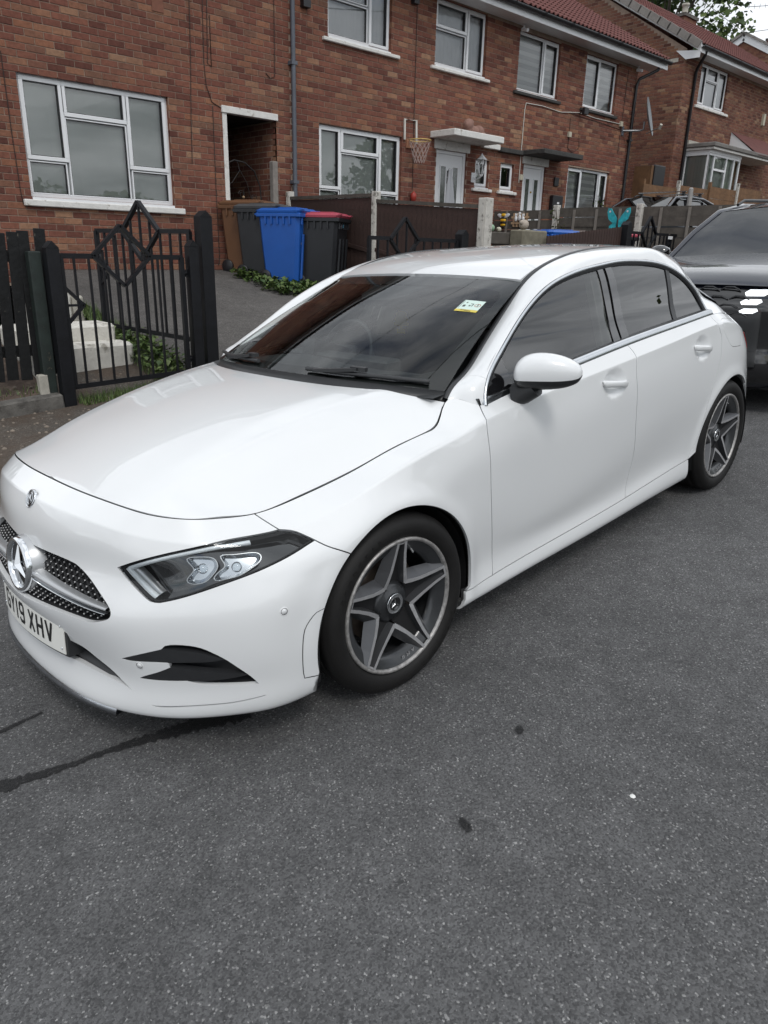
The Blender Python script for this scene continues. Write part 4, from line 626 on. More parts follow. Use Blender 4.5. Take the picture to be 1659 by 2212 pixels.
class HF:
    """height field (u=-x, v=z) -> (x, Y(x,z), z) for the side glass"""
    def __init__(s, f):
        s.f = f
    def pos(s, u, v):
        u = np.asarray(u, float); v = np.asarray(v, float)
        return np.stack([-u, s.f(-u, v), v], 1)
    def nor(s, u, v):
        e = 1e-3; u = np.asarray(u, float); v = np.asarray(v, float)
        a = s.pos(u + e, v) - s.pos(u - e, v); b = s.pos(u, v + e) - s.pos(u, v - e)
        n = np.cross(a, b); return n / np.linalg.norm(n, axis=1)[:, None]
class Shift:
    """another surface pushed along its normal"""
    def __init__(s, net, d):
        s.net = net; s.d = d
    def pos(s, u, v):
        return s.net.pos(u, v) + s.net.nor(u, v) * s.d
    def nor(s, u, v):
        return s.net.nor(u, v)
def circle_uv(net, u, v, r, n=24):
    """loop in parameter space around a surface point, round in 3-D"""
    e = 1e-3; o = np.array([0.])
    a = (net.pos([u + e], [v]) - net.pos([u - e], [v]))[0] / (2 * e); b = (net.pos([u], [v + e]) - net.pos([u], [v - e]))[0] / (2 * e)
    la, lb = np.linalg.norm(a), np.linalg.norm(b)
    return [(u + r / la * math.cos(2 * math.pi * k / n), v + r / lb * math.sin(2 * math.pi * k / n)) for k in range(n)]
# ------------------------------------------------------------------ the white hatchback
ROAD_R = ((0.997403, 0.035490, -0.062672), (-0.033917, 0.999087, 0.025989), (0.063537, -0.023796, 0.997696))   # road frame -> world is the transpose
CAR_M = Matrix(ROAD_R).transposed().to_4x4()
M_PAINT = mat('car_paint_white', (.71, .722, .727), .35, coat=1.0, coat_rough=.02, var=.012, vscale=2.0)
M_BLACK = mat('black_gap', (.006, .006, .007), .8)
M_PLAST = mat('black_plastic', (.022, .023, .025), .42, var=.12, vscale=30)
M_GLOSS = mat('gloss_black', (.008, .008, .009), .08, coat=1.0)
M_CHROME = mat('chrome', (.75, .77, .79), .12, metal=1.0)
M_SATIN = mat('satin_aluminium', (.60, .62, .64), .24, metal=1.0, var=.05, vscale=15)
M_SILVER = mat('silver_plastic', (.46, .47, .48), .34, metal=.6)
M_RUBBER = mat('tyre_rubber', (.0095, .009, .0088), .62, spec=.3, var=.25, vscale=14, bump=.12, bscale=160)
M_RIMD = mat('rim_dark', (.035, .037, .04), .32, metal=.35, coat=.4, var=.15, vscale=20)
M_RIML = mat('rim_machined', (.50, .50, .51), .32, metal=.6, var=.15, vscale=40)
M_RIME = mat('rim_edge_scuffed', (.36, .35, .34), .5, metal=.6, var=.45, vscale=60)
M_DISC = mat('brake_iron', (.16, .13, .11), .5, metal=.6, var=.3, vscale=25)
M_GLASS_F = glass('windscreen_glass', (.86, .92, .90), 1.50)
M_GLASS_S = glass('side_glass', (.66, .74, .72), 1.85)
M_GLASS_R = glass('privacy_glass', (.08, .09, .09), 1.95)
M_LENS = glass('lamp_cover', (.93, .95, .96), 1.35)
M_SEAT = mat('seat_fabric', (.030, .031, .034), .8)
M_DASH = mat('dashboard_soft', (.030, .032, .034), .65, var=.1, vscale=40)
M_LINER = mat('headliner', (.22, .22, .21), .9)
M_RED = mat('tail_lamp_red', (.35, .012, .015), .1, coat=1.0)
M_CLEAR = mat('lamp_reflector', (.52, .54, .56), .18, metal=1.0)
M_DRL = mat('lamp_white_optic', (.82, .86, .88), .2, coat=1.0)
M_PLATE = mat('plate_white', (.74, .74, .70), .35, var=.03)
M_INK = mat('plate_ink', (.008, .008, .008), .4)

def arch_flare(P):
    d = np.zeros(len(P)); side = np.clip((P[:, 1] - .70) / .12, 0, 1)
    for cx in (0., -2.729):
        r = np.hypot(P[:, 0] - cx, P[:, 2] - .302)
        d += .009 * np.exp(-((r - .385) / .040) ** 2) * side * (P[:, 2] > .2)
    for hx, hz in HANDLES:                      # finger cups behind the door handles
        r2 = ((P[:, 0] - hx) / .098) ** 2 + ((P[:, 2] - hz) / .066) ** 2
        d -= .021 * np.clip(1.0 - r2 * .9, 0, 1) ** 1.5 * (P[:, 1] > .5)
    return d
HANDLES = ((-1.375, .858), (-2.282, .890))

NF = Net(F, bv=(8,), sym='ab', disp=arch_flare); NPL = Net(mkP()); NB = Net(B, sym='c'); NW = Net(mkW(), sym='c'); NR = Net(R, sym='c')
VT = NF.tv[-1]; UE = NF.tu[-1]
# the bonnet edge has to meet the wing: blend a small height correction in from the shut line
_bx = np.array(CD['bonnet_xy'])
class BonnetNet:
    def __init__(s):
        s.x = -np.array(Bx); s.y = -np.array(By)
    def raw(s, u, v):
        return NB.base(np.interp(u, s.x, NB.tu), np.interp(v, s.y, NB.tv))
    def z(s, u, v):
        b = s.raw(u, v)
        return b[:, 2]
    def prep(s):
        s.d = _bx[:, 2] - s.z(-_bx[:, 0], -_bx[:, 1])
        return s
    def pos(s, u, v):                                  # u=-x, v=-y (v from -.8 to 0)
        u = np.asarray(u, float); v = np.asarray(v, float); z = s.z(u, v)
        w = np.exp(-(((u[:, None] + _bx[None, :, 0]) ** 2 + (v[:, None] + _bx[None, :, 1]) ** 2) / .085 ** 2))
        z = z + (w * s.d).sum(1) / (w.sum(1) + .25)
        # two soft power-dome creases running from the lamps to the windscreen
        yy = np.abs(v); yc = .47 + .10 * np.clip((u + .7) / 1.05, 0, 1)
        z = z + .0045 * np.exp(-((yy - yc) / .035) ** 2) * np.clip((u + .72) / .25, 0, 1) * np.where(yy > yc, 1.0, 1.0)
        return np.stack([-u, -v, z], 1)
    nor = HF.nor
BN = BonnetNet().prep()

car = empty('parked_car')
car.matrix_world = CAR_M
tag(car, 'white five-door hatchback with black alloy wheels parked on the road in front', 'car')
def part(name, pan, mats, parent=None, mirror=None, label=None):
    """mirror: None = as is, 'join' = both halves in one mesh, 'copy' = a second object for the far side"""
    out = []
    if mirror == 'join':
        out.append(link(name, pan.mirrored().mesh(name, mats), parent or car))
    else:
        out.append(link(name, pan.mesh(name, mats), parent or car))
        if mirror == 'copy':
            out.append(link(name, pan.mirrored(False).mesh(name, mats), parent or car))
    return out
PB = [M_PAINT, M_BLACK]
part('front_bumper', panel(NF, CD['front_bumper'], [CD['grille'], CD['intake'], CD['vent'], CD['slot']], uc=[0.0]), PB, mirror='join')
part('front_wing', panel(NF, CD['fender'], flange=.005, keep=lambda q: (q[:, 0] > NF0.uc) & (q[:, 1] > VT - 1e-3)), PB, mirror='copy')
doors = part('door', panel(NF, CD['front_door'], step=.0085, flange=.0), PB, mirror='copy') + part('door', panel(NF, CD['rear_door'], step=.0085, flange=.005), PB, mirror='copy')
part('sill_skirt', panel(NF, CD['sill_skirt']), PB, mirror='copy')
part('quarter_panel', panel(NF, CD['quarter_panel'], [CD['fuel'], CD['tail_lamp']], uc=[UE], gap=.0015), PB, mirror='join')
part('fuel_flap', panel(NF, CD['fuel'], gap=.0018, dz=-.0005), PB, mirror='copy')
part('tail_lamp', panel(NF, CD['tail_lamp'], gap=.003, dz=.004, rim_mi=0), [M_RED, M_BLACK], mirror='copy')
part('rear_bumper', panel(NF, CD['rear_bumper'], uc=[UE]), PB, mirror='join')
# A pillar, cant rail and C pillar
_sp = np.array(CD['pillar_seam']); _us = float(_sp[:, 0].mean()); PE = NPL.tu[-1]; PV = NPL.tv[-1]
def rect(u0, u1, v0, v1, ds=.02):
    return resample(np.array([(u0, v0), (u1, v0), (u1, v1), (u0, v1)]), ds)
part('wing_top', panel(NPL, rect(.0, _us, .0, PV), gap=.0, flange=0), PB, mirror='copy')
part('roof_side_rail', panel(NPL, rect(_us, PE, .0, PV), gap=.001, step=.016), PB, mirror='copy')
# bonnet: shut line then the rear edge along the cowl
_re = [(-.407, .735), (-.392, .71), (-.307, .60), (-.222, .45), (-.183, .30), (-.165, .15), (-.16, 0)]
_re = smooth_curve([(a, b, 0) for a, b in _re], 50)
class SymB:
    """bonnet over its full width"""
    def pos(s, u, v):
        v = np.asarray(v, float); X = BN.pos(u, -np.abs(v)); X[:, 1] = -v; return X
    nor = HF.nor
_half = np.array([(-q[0], -q[1]) for q in _bx] + [(-q[0], -q[1]) for q in _re])
_full = np.concatenate([_half, (_half * [1, -1])[::-1]])
_full = _full[np.concatenate([[True], np.linalg.norm(np.diff(_full, axis=0), axis=1) > 1e-4])]
part('bonnet', panel(SymB(), _full, gap=.003, step=.016, flange=0, thick=.02), PB)
# roof skin and windscreen
part('roof', panel(NR, resample(np.array([(0.012, .02), (NR.tu[5] - .05, .02), (NR.tu[5] + .02, .0), (NR.tu[-1], .0), (NR.tu[-1], NR.tv[-1]), (0.012, NR.tv[-1])]), .03), step=.03, gap=0, flange=0), PB, mirror='join')
part('roof_lining', panel(Shift(NR, -.035), resample(np.array([(0.05, .03), (NR.tu[-1], .03), (NR.tu[-1], NR.tv[-1]), (0.05, NR.tv[-1])]), .05), step=.06, gap=0, thick=0), [M_LINER], mirror='join')
WU, WV = NW.tu[-1], NW.tv[-1]
ws = part('windscreen', panel(NW, rect(0, WU, 0, WV, .03), step=.03, gap=0, thick=0), [M_GLASS_F], mirror='join')[0]
frit_out = rect(0, WU, 0, WV, .02)
_c = [(.075, .10), (.06, .22), (.055, .40), (.052, WV)]
_in = [(.052, WV), (.055, .40), (.062, .22), (.085, .10), (.12, .060), (.20, .052), (.60, .045), (.70, .048), (.742, .075), (.757, .13), (.762, .25), (.764, WV)]
fr = panel(Shift(NW, -.004), frit_out, [resample(np.array(_in), .02)], gap=0, thick=0, uc=None, step=.03)
part('windscreen_border', fr, [M_BLACK], ws, mirror='join')
_hs = [(.60, WV), (.615, .575), (.655, .525), (.745, .50), (.765, .48), (.765, WV)]
part('camera_cover', panel(Shift(NW, -.010), resample(np.array(_hs), .02), gap=0, thick=.03, flange=0), [M_PLAST], ws, mirror='join')
# cowl, roof gutters, windscreen trim
_rz = BN.pos(-_re[:, 0], -_re[:, 1])
_wb = NW.pos(np.zeros(50), np.linspace(0, WV, 50))
part('cowl', ribbon([_rz - [0, 0, .012], _rz - [.012, 0, .02], _wb - [0, 0, .012], _wb + [0, 0, .002]]), [M_PLAST], mirror='join')
_n = 140
_pe = NPL.pos(np.linspace(0, NPL.tu[12], _n), np.full(_n, PV)); _pn = NPL.nor(np.linspace(0, NPL.tu[12], _n), np.full(_n, PV))
_in2 = _pe - [0, .020, 0] + np.stack([np.zeros(_n), np.zeros(_n), np.full(_n, .004)], 1)
_in3 = _pe - [0, .034, .004]
part('roof_gutter_trim', ribbon([_pe - _pn * .010, _pe + _pn * .002, _in2, _in3 - [0, 0, .012]]), [M_PLAST], mirror='copy')
# side glass as a height field leaning in with height
_pl = np.array(P_lo)
_zz = np.array([.90, .957, .997, 1.088, 1.174, 1.245, 1.293, 1.320, 1.336, 1.346, 1.351, 1.40]); _yy = np.array([.845, .824, .81, .765, .735, .71, .69, .675, .665, .66, .657, .63])
_spz = Sp(_zz)
GH = HF(lambda x, z: _spz.W(z) @ _yy - .010)
_dl = smooth_curve(_pl[:17], 200)                       # glass outline over the top, front to rear
_tt = np.linspace(NF.tu[14], NF.tu[-3], 600); _tx = NF.pos(_tt, np.full(600, VT))[:, 0]
_uu = np.linspace(CD['uB'][0][0] + .012, float(_tt[np.abs(_tx + 2.535).argmin()]), 120)
_bt = NF.pos(_uu, np.full(120, VT))                     # belt line, front to rear
loop = [(-q[0], q[2]) for q in _dl] + [(-q[0], q[2] + .006) for q in _bt[::-1]]
loop = ccw(np.array(loop)); loop = loop[np.linalg.norm(loop - np.roll(loop, 1, 0), axis=1) > 2e-3]
def clip_x(lp, b0, t0, b1, t1):
    """part of the glass outline between two slanted lines x(belt), x(top)"""
    P = resample(lp, .01); z0, z1 = .93, 1.35
    def lx(b, t, z): return -(b + (t - b) * (z - z0) / (z1 - z0))
    k = (P[:, 0] >= lx(b0, t0, P[:, 1])) & (P[:, 0] <= lx(b1, t1, P[:, 1]))
    i0 = next(i for i in range(len(P)) if k[i] and not k[i - 1])
    P = np.roll(P, -i0, 0); k = np.roll(k, -i0)
    return P[k]
inner = offset(loop, .018)
sg = []
for nm, a, gm in (('side_window', (0.0, 0.0, -1.495, -1.545), M_GLASS_S), ('side_window', (-1.635, -1.665, -2.105, -2.19), M_GLASS_R), ('quarter_window', (-2.145, -2.225, -3., -3.), M_GLASS_R)):
    sg += part(nm, panel(GH, resample(clip_x(inner, *a), .02), gap=0, thick=0, step=.03), [gm], mirror='copy')
part('pillar_cover', panel(GH, resample(clip_x(offset(loop, .016), -1.487, -1.537, -1.558, -1.60), .02), gap=0, dz=.004, thick=.006, flange=0), [M_GLOSS], mirror='copy')
part('pillar_cover', panel(GH, resample(clip_x(offset(loop, .016), -1.564, -1.606, -1.643, -1.673), .02), gap=0, dz=.004, thick=.006, flange=0), [M_GLOSS], mirror='copy')
part('window_divider', panel(GH, resample(clip_x(offset(loop, .014), -2.10, -2.185, -2.15, -2.23), .02), gap=0, dz=.004, thick=.008, flange=0), [M_PLAST], mirror='copy')
part('mirror_sail', panel(GH, resample(clip_x(offset(loop, .016), 0, 0, -.72, -.62), .02), gap=0, dz=.003, thick=.008, flange=0), [M_GLOSS], mirror='copy')
# bright trim round the glass and its rubber
top_n = len(_dl)
def dlo_row(off, dz):
    P = np.stack([-_dl[:, 0], _dl[:, 2]], 1); t = np.gradient(P, axis=0); t /= np.linalg.norm(t, axis=1)[:, None]
    nrm = np.stack([t[:, 1], -t[:, 0]], 1); Q = P + nrm * off
    return GH.pos(Q[:, 0], Q[:, 1]) + GH.nor(Q[:, 0], Q[:, 1]) * dz
part('window_seal', ribbon([dlo_row(-.001, .004), dlo_row(.004, .000), dlo_row(.005, .008)]), [M_BLACK], mirror='copy')
part('window_trim', ribbon([dlo_row(.0045, .004), dlo_row(.0055, .013), dlo_row(.017, .014), dlo_row(.018, .003)]), [M_SATIN], mirror='copy')
part('window_seal', ribbon([dlo_row(.0175, .010), dlo_row(.019, .008), dlo_row(.027, .006), dlo_row(.028, .000)]), [M_PLAST], mirror='copy')
def belt_row(dy, dz):
    return _bt + [0, dy, dz]
part('belt_trim', ribbon([belt_row(-.001, -.006), belt_row(.0005, .003), belt_row(-.008, .021), belt_row(-.017, .026)]), [M_SATIN], mirror='copy')
_bg = GH.pos(-_bt[:, 0], _bt[:, 2] + .027)
part('window_seal', ribbon([belt_row(-.016, .0255), _bg + [0, .006, -.003], _bg - [0, .004, 0]]), [M_PLAST], mirror='copy')
# ---------------- wheels
def star_mesh(r, h, d=.0):
    """three-pointed star in the local x-z plane, facing +y"""
    b = MB(); c = (0, h, 0)
    for k in range(3):
        a = math.pi / 2 + k * 2 * math.pi / 3
        t = (r * math.cos(a), d, r * math.sin(a))
        l = (.16 * r * math.cos(a + math.pi / 3), d, .16 * r * math.sin(a + math.pi / 3)); q = (.16 * r * math.cos(a - math.pi / 3), d, .16 * r * math.sin(a - math.pi / 3))
        b.add([c, t, l], [(0, 2, 1)]); b.add([c, t, q], [(0, 1, 2)])
    return b
def wheel_mats(): return None
ZC = .3226
def make_wheel(steer=0.):
    w = empty('wheel', parent=car)
    # tyre: outer shoulder at y = 0, tread inboard. wheel local: +y outwards, hub plane y=-.02
    pr = [(.236, -.016), (.245, -.014), (.250, -.006), (.260, .002), (.276, .007), (.292, .006), (.306, -.001), (.316, -.012), (.322, -.024)]
    tread = []
    y = -.028
    for g in range(4):
        tread += [(.3255, y), (.3262, y - .030), (.3195, y - .032), (.3195, y - .040)]
        y -= .042
    tread += [(.3255, y), (.322, y - .018)]
    pr += tread + [(.312, -.222), (.29, -.230), (.25, -.228), (.236, -.215)]
    b = MB(); b.lathe(pr, 72)
    ty = b.build('tyre', M_RUBBER, w)
    for txt, a0, sz in (('GOODYEAR', 48, .027), ('GOODYEAR', 228, .027)):
        for i, ch in enumerate(txt):
            a = math.radians(a0 + (i - 3.5) * 6.6)
            me = text_mesh(ch, sz, .0012)
            o = link('tyre_lettering', me, ty); me.materials.append(M_RUBBER)
            R0 = Matrix.Rotation(math.pi, 4, 'Z') @ Matrix.Rotation(math.pi / 2, 4, 'X')
            o.matrix_local = Matrix.Rotation(-(a - math.pi / 2), 4, 'Y') @ Matrix.Translation((0, .0065, .281)) @ R0
    rim = MB()
    rim.lathe([(.205, -.19), (.215, -.10), (.222, -.05), (.229, -.028), (.2315, -.018)], 72)
    rm = rim.build('rim', M_RIMD, w)
    e = MB(); e.lathe([(.2315, -.018), (.2325, -.006), (.2395, -.0015), (.2455, -.004), (.2465, -.014)], 96)
    e.build('rim_edge', M_RIME, rm)
    # dark ring between the spoke tips
    rg = MB(); rg.lathe([(.190, -.052), (.192, -.038), (.204, -.028), (.2322, -.013)], 90)
    rg.build('rim_ring', M_RIMD, rm)
    hub = MB(); hub.lathe([(.0, -.038), (.034, -.038), (.036, -.042), (.062, -.046), (.074, -.056), (.080, -.09), (.0, -.09)], 40)
    hub.build('hub', M_RIMD, rm)
    A0 = math.radians(94)
    def pt(al, r, s, y): # along spoke dir al, lateral s
        return (r * math.cos(al) - s * math.sin(al), y, r * math.sin(al) + s * math.cos(al))
    for k in range(5):
        al = A0 + k * 2 * math.pi / 5
        sp = MB()
        for sgn in (1, -1):
            # (radius along, lateral centre, half width of face, face depth y, side depth)
            st = [(.064, .0505, .0085, -.036, .030), (.090, .0420, .0078, -.029, .034), (.13, .0315, .0066, -.021, .034), (.185, .0225, .0058, -.0125, .028), (.2325, .0172, .0055, -.0035, .020)]
            V = []; 
            for r, s, hw, y, dp in st:
                sl = dp * .85
                for ds, yy in ((-hw - sl * .15, y - dp), (-hw, y), (hw, y), (hw + sl, y - dp)):
                    V.append(pt(al, r, sgn * (s + ds), yy))
            F1 = []; F2 = []
            for i in range(len(st) - 1):
                for j, L in ((0, F2), (1, F1), (2, F2)):
                    q = (i * 4 + j, i * 4 + j + 1, i * 4 + j + 5, i * 4 + j + 4)
                    L.append(q if sgn < 0 else q[::-1])
            sp.add(V, F1, False, 0); sp.add(V, F2, False, 1)
            n = len(st) - 1
            sp.add(V[n * 4:n * 4 + 4], [(0, 1, 2, 3)], False, 0)
        # dark floor between the two arms
        fl = [(.062, .040, -.062), (.12, .026, -.054), (.18, .018, -.042), (.2325, .012, -.026)]
        V = [];
        for r, s, y in fl:
            V += [pt(al, r, -s, y), pt(al, r, s, y)]
        sp.add(V, [(i * 2, i * 2 + 1, i * 2 + 3, i * 2 + 2) for i in range(3)], False, 2)
        sp.add([pt(al, .226, -.0125, -.006), pt(al, .226, .0125, -.006), pt(al, .2325, .0125, -.0035), pt(al, .2325, -.0125, -.0035)], [(0, 1, 2, 3)], False, 0)
        sp.build('spoke', [M_RIML, mat('rim_side', (.085, .087, .092), .28, metal=.5), M_BLACK], w)
        bl = MB(); a2 = al + math.pi / 5
        bl.lathe([(0, -.048), (.008, -.048), (.0085, -.060)], 8, c=pt(a2, .053, 0, 0)); bl.lathe([(.0088, -.0455), (.0125, -.0455), (.0125, -.060)], 12, c=pt(a2, .053, 0, 0))
        bl.build('wheel_bolt', M_BLACK, rm)
    cp = MB(); cp.lathe([(0, -.0335), (.0205, -.0335), (.022, -.031), (.024, -.031), (.0255, -.033)], 36, mi=0)
    cp.lathe([(.0255, -.033), (.0335, -.0335), (.0355, -.0315), (.037, -.034), (.037, -.044)], 36, mi=1)
    cap = cp.build('centre_cap', [M_GLOSS, M_CHROME], w)
    s = star_mesh(.0205, -.0295, -.033); s.build('emblem_star', M_CHROME, cap)
    d = MB(); d.lathe([(.07, -.105), (.158, -.105), (.158, -.128), (.07, -.128)], 64); d.build('brake_disc', M_DISC, w)
    c = MB(); c.lathe([(.105, -.088), (.170, -.086), (.172, -.14), (.105, -.14)], 10, a0=math.radians(160), a1=math.radians(205)); c.build('brake_caliper', M_PLAST, w)
    vl = MB(); vl.tube([(.200 * math.cos(2.0), -.035, .200 * math.sin(2.0)), (.190 * math.cos(2.0), -.018, .190 * math.sin(2.0))], .0035, 8); vl.build('tyre_valve', M_SILVER, rm)
    me = None
    # small raised letters on the dark ring, lower front quadrant
    for i, ch in enumerate('AMG'):
        a = math.radians(-101 + (i - 1) * 6.5)
        me = text_mesh(ch, .019, .0012, .0006); me.materials.append(M_RIML)
        o = link('rim_lettering', me, rm)
        R0 = Matrix.Rotation(math.pi, 4, 'Z') @ Matrix.Rotation(math.pi / 2, 4, 'X')
        o.matrix_local = Matrix.Rotation(-(a - math.pi / 2), 4, 'Y') @ Matrix.Translation((0, -.0195, .216)) @ R0
    bar3 = MB()
    return w
w0 = make_wheel(); w0.location = (0, .884, ZC); w0.rotation_euler = (0, 0, -.03)
w1 = copy_tree(w0, car); w1.location = (-2.729, .877, ZC); w1.rotation_euler = (0, math.radians(3), 0)
for x, rz in ((0, math.pi), (-2.729, math.pi)):
    w2 = copy_tree(w0, car); w2.location = (x, -.88, ZC); w2.rotation_euler = (0, .4, rz)
# arch liners and underbody
for cx in (0, -2.729):
    for s in (1, -1):
        b = MB(); b.lathe([(.374, .862), (.385, .80), (.385, .52), (.0, .52)], 48, c=(cx, 0, .302), a0=math.radians(-16), a1=math.radians(196))
        if s < 0:
            b.v = [(x, -y, z) for x, y, z in b.v]
        b.build('arch_liner', M_BLACK, car)
ub = MB(); ub.box(-2.30, -.40, -.79, .79, .165, .20); ub.box(-.42, .72, -.50, .50, .165, .20); ub.box(-3.35, -2.28, -.50, .50, .19, .23); ub.build('underbody', M_BLACK, car)
fd = MB(); fd.box(-.40, -.36, -.82, .82, .20, .80); fd.box(-3.02, -.40, -.76, .76, .24, .27); fd.box(-2.95, -2.9, -.60, .60, .25, .95); fd.box(.40, .43, -.60, .60, .20, .70); fd.build('floor_pan', M_BLACK, car)

# ---------------- headlamps
def recess(net, poly, depth, step=.03, inset=.006, lip=.0):
    """a pan sunk below the surface"""
    p = ccw(poly); N = Shift(net, -depth)
    P = panel(N, offset(p, inset), gap=0, thick=0, step=step)
    a = net.pos(p[:, 0], p[:, 1]) - net.nor(p[:, 0], p[:, 1]) * lip; q = offset(p, inset); b = N.pos(q[:, 0], q[:, 1]); n = len(p)
    P.add(np.concatenate([a, b]), [(i, (i + 1) % n, (i + 1) % n + n, i + n) for i in range(n)])
    return P
HLP = ccw(CD['headlight'])
for hm in (False, True):
    def hp(name, pan, mats, parent=None):
        o = link(name, (pan.mirrored(False) if hm else pan).mesh(name, mats), parent or car); return o
    hl = hp('headlight', recess(NF, HLP, .055, lip=.010), [M_GLOSS])
    hp('lamp_cover', panel(NF, HLP, gap=.0035, dz=-.002, thick=.004, flange=0, step=.02), [M_LENS], hl)
    # daytime running strip: along the top edge and down the inner side
    T0 = np.array(CD['headlight'])
    ts = smooth_curve([(*q, 0) for q in T0[4:int(np.argmin(T0[:, 0])) - 1]], 40)[:, :2]
    def strip(curve, o1, o2, d1, d2):
        t = np.gradient(curve, axis=0); t /= np.linalg.norm(t, axis=1)[:, None]; nr = np.stack([-t[:, 1], t[:, 0]], 1)
        A = curve + nr * o1; Bq = curve + nr * o2
        rows = [Shift(NF, -d).pos(q[:, 0], q[:, 1]) for q, d in ((A, d1 + .01), (A, d1), (Bq, d2), (Bq, d2 + .012))]
        return ribbon(rows)
    cen = HLP.mean(0)
    sgn = 1 if np.dot(np.array([-(ts[1] - ts[0])[1], (ts[1] - ts[0])[0]]), cen - ts[0]) > 0 else -1
    hp('daylight_strip', strip(ts[3:], sgn * .009, sgn * .024, .007, .012), [M_DRL], hl)
    LIc = np.array(CD['headlight'])[36:48]
    k0 = int(np.argmin(np.array(CD['headlight'])[:, 0])); c0 = np.array(CD['headlight'])
    seg = smooth_curve([(*q, 0) for q in c0[k0 + 1:k0 + 11]], 24)[:, :2]
    hp('daylight_hook', strip(seg, sgn * .012, sgn * .030, .012, .016), [M_DRL], hl)
    hp('lamp_divider', strip(seg, sgn * .032, sgn * .046, .014, .030), [M_SILVER], hl)
    # two reflector pods with lenses
    for pk in ('pod_inner', 'pod_outer'):
        pod = ccw(CD[pk]); u, v = pod.mean(0)
        pd = hp('reflector', recess(Shift(NF, -.010), pod, .028, step=.012, inset=.010), [M_CLEAR], hl)
        ring = panel(Shift(NF, -.011), offset(ccw(pod), -.003), [ccw(pod)], gap=0, thick=.004, flange=0, hole_thick=.002)
        hp('lamp_bezel', ring, [M_SILVER], hl)
        X = Shift(NF, -.036).pos([u], [v])[0]; n = NF.nor([u], [v])[0]
        b = MB(); b.lathe([(0, .014), (.008, .013), (.014, .007), (.016, 0)], 20, axis='z')
        me = b.mesh('projector_lens', M_LENS); o = link('projector_lens', me, hl)
        if hm: X = X * [1, -1, 1]; n = n * [1, -1, 1]
        o.matrix_local = Matrix.Translation(X) @ (Vector(n) + Vector((.5, 0, 0))).to_track_quat('Z', 'Y').to_matrix().to_4x4()
# ---------------- grille: dark backing, honeycomb pins, blade and star
GP = ccw(CD['grille'])
def full_loop(half):
    h = [tuple(q) for q in half if q[0] > 1e-3]
    return h
g = recess(NF, GP, .050, lip=.016, inset=.004)
gr = part('grille', g, [M_BLACK], mirror='join')[0]
pins = MB(); mesh_b = MB()
gb = Shift(NF, -.022)
rows_v = np.arange(GP[:, 1].min(), GP[:, 1].max(), .0165); cand = []
for i, v in enumerate(rows_v):
    for u in np.arange(-.02 + (.5 if i % 2 else 0) * .030, .56, .030):
        cand.append((u, v, i))
ca = np.array(cand); ok = in_poly(ca[:, :2], offset(GP, .006)) & (ca[:, 0] > .01)
idx = {(round(u, 4), i): None for (u, v, i), k in zip(cand, ok) if k}
keys = [(u, v, i) for (u, v, i), k in zip(cand, ok) if k]
_X = gb.pos([q[0] for q in keys], [q[1] for q in keys]); loc_ = {(round(u, 4), i): X for (u, v, i), X in zip(keys, _X)}
for (u, v, i) in keys:
    X = loc_[(round(u, 4), i)]
    for s in (1, -1):
        pins.lathe([(0, .0025), (.0024, .0022), (.0030, .0005), (.0030, -.002)], 6, axis='x', c=(X[0] + .002, X[1] * s, X[2]))
    for du, di in ((.015, 1), (-.015, 1), (.030, 0)):
        Y = loc_.get((round(u + du, 4), i + di))
        if Y is not None and di:
            for s in (1, -1):
                mesh_b.bar((X[0] - .004, X[1] * s, X[2]), (Y[0] - .004, Y[1] * s, Y[2]), .0025, .006, up=(1, 0, 0))
pins.build('grille_pins', mat('grille_pin', (.42, .42, .42), .35, metal=.7), gr)['kind'] = 'stuff'
mesh_b.build('grille_mesh', M_PLAST, gr)['kind'] = 'stuff'
# the horizontal blade
def blade(v_of_u, hw, us, d, bulge):
    out = []
    us = np.asarray(us, float)
    for k in np.linspace(-1, 1, 9):
        w = hw * (1 - .55 * np.maximum(0, (us - .05) / .45))
        out.append(Shift(NF, -(d - bulge * (1 - k * k))).pos(us, v_of_u(us) + k * w))
    return ribbon(out)
us = np.linspace(.0, .482, 40)
vb = lambda u: .474 - .03 * (u / .48) ** 1.3
part('grille_blade', blade(vb, .030, us, .020, .026), [M_SILVER], gr, mirror='join')
part('grille_blade_chrome', blade(lambda u: vb(u) - .021, .0085, np.linspace(.10, .478, 34), .012, .016), [M_CHROME], gr, mirror='copy')
SX, SZ = .905, .540
sm_ = MB(); sm_.lathe([(.108, -.080), (.104, -.050), (.098, -.024), (.092, -.012)], 56); so = sm_.build('star_housing', M_SILVER, gr)
rot90 = Matrix.Rotation(-math.pi / 2, 4, 'Z')      # local +y -> world +x
tilt = Matrix.Rotation(math.radians(-9), 4, 'Y')
STM = Matrix.Translation((SX, 0, SZ)) @ tilt @ rot90
so.matrix_local = STM
b = MB(); b.lathe([(.0, -.008), (.076, -.008)], 56); o = b.build('star_glass', M_GLOSS, gr); o.matrix_local = STM
b = MB(); b.lathe([(.074, -.009), (.077, .004), (.084, .008), (.092, .002), (.0935, -.012)], 56); o = b.build('star_ring', M_CHROME, gr); o.matrix_local = STM
b = star_mesh(.079, .012, -.004); o = b.build('emblem_star', M_CHROME, gr); o.matrix_local = STM
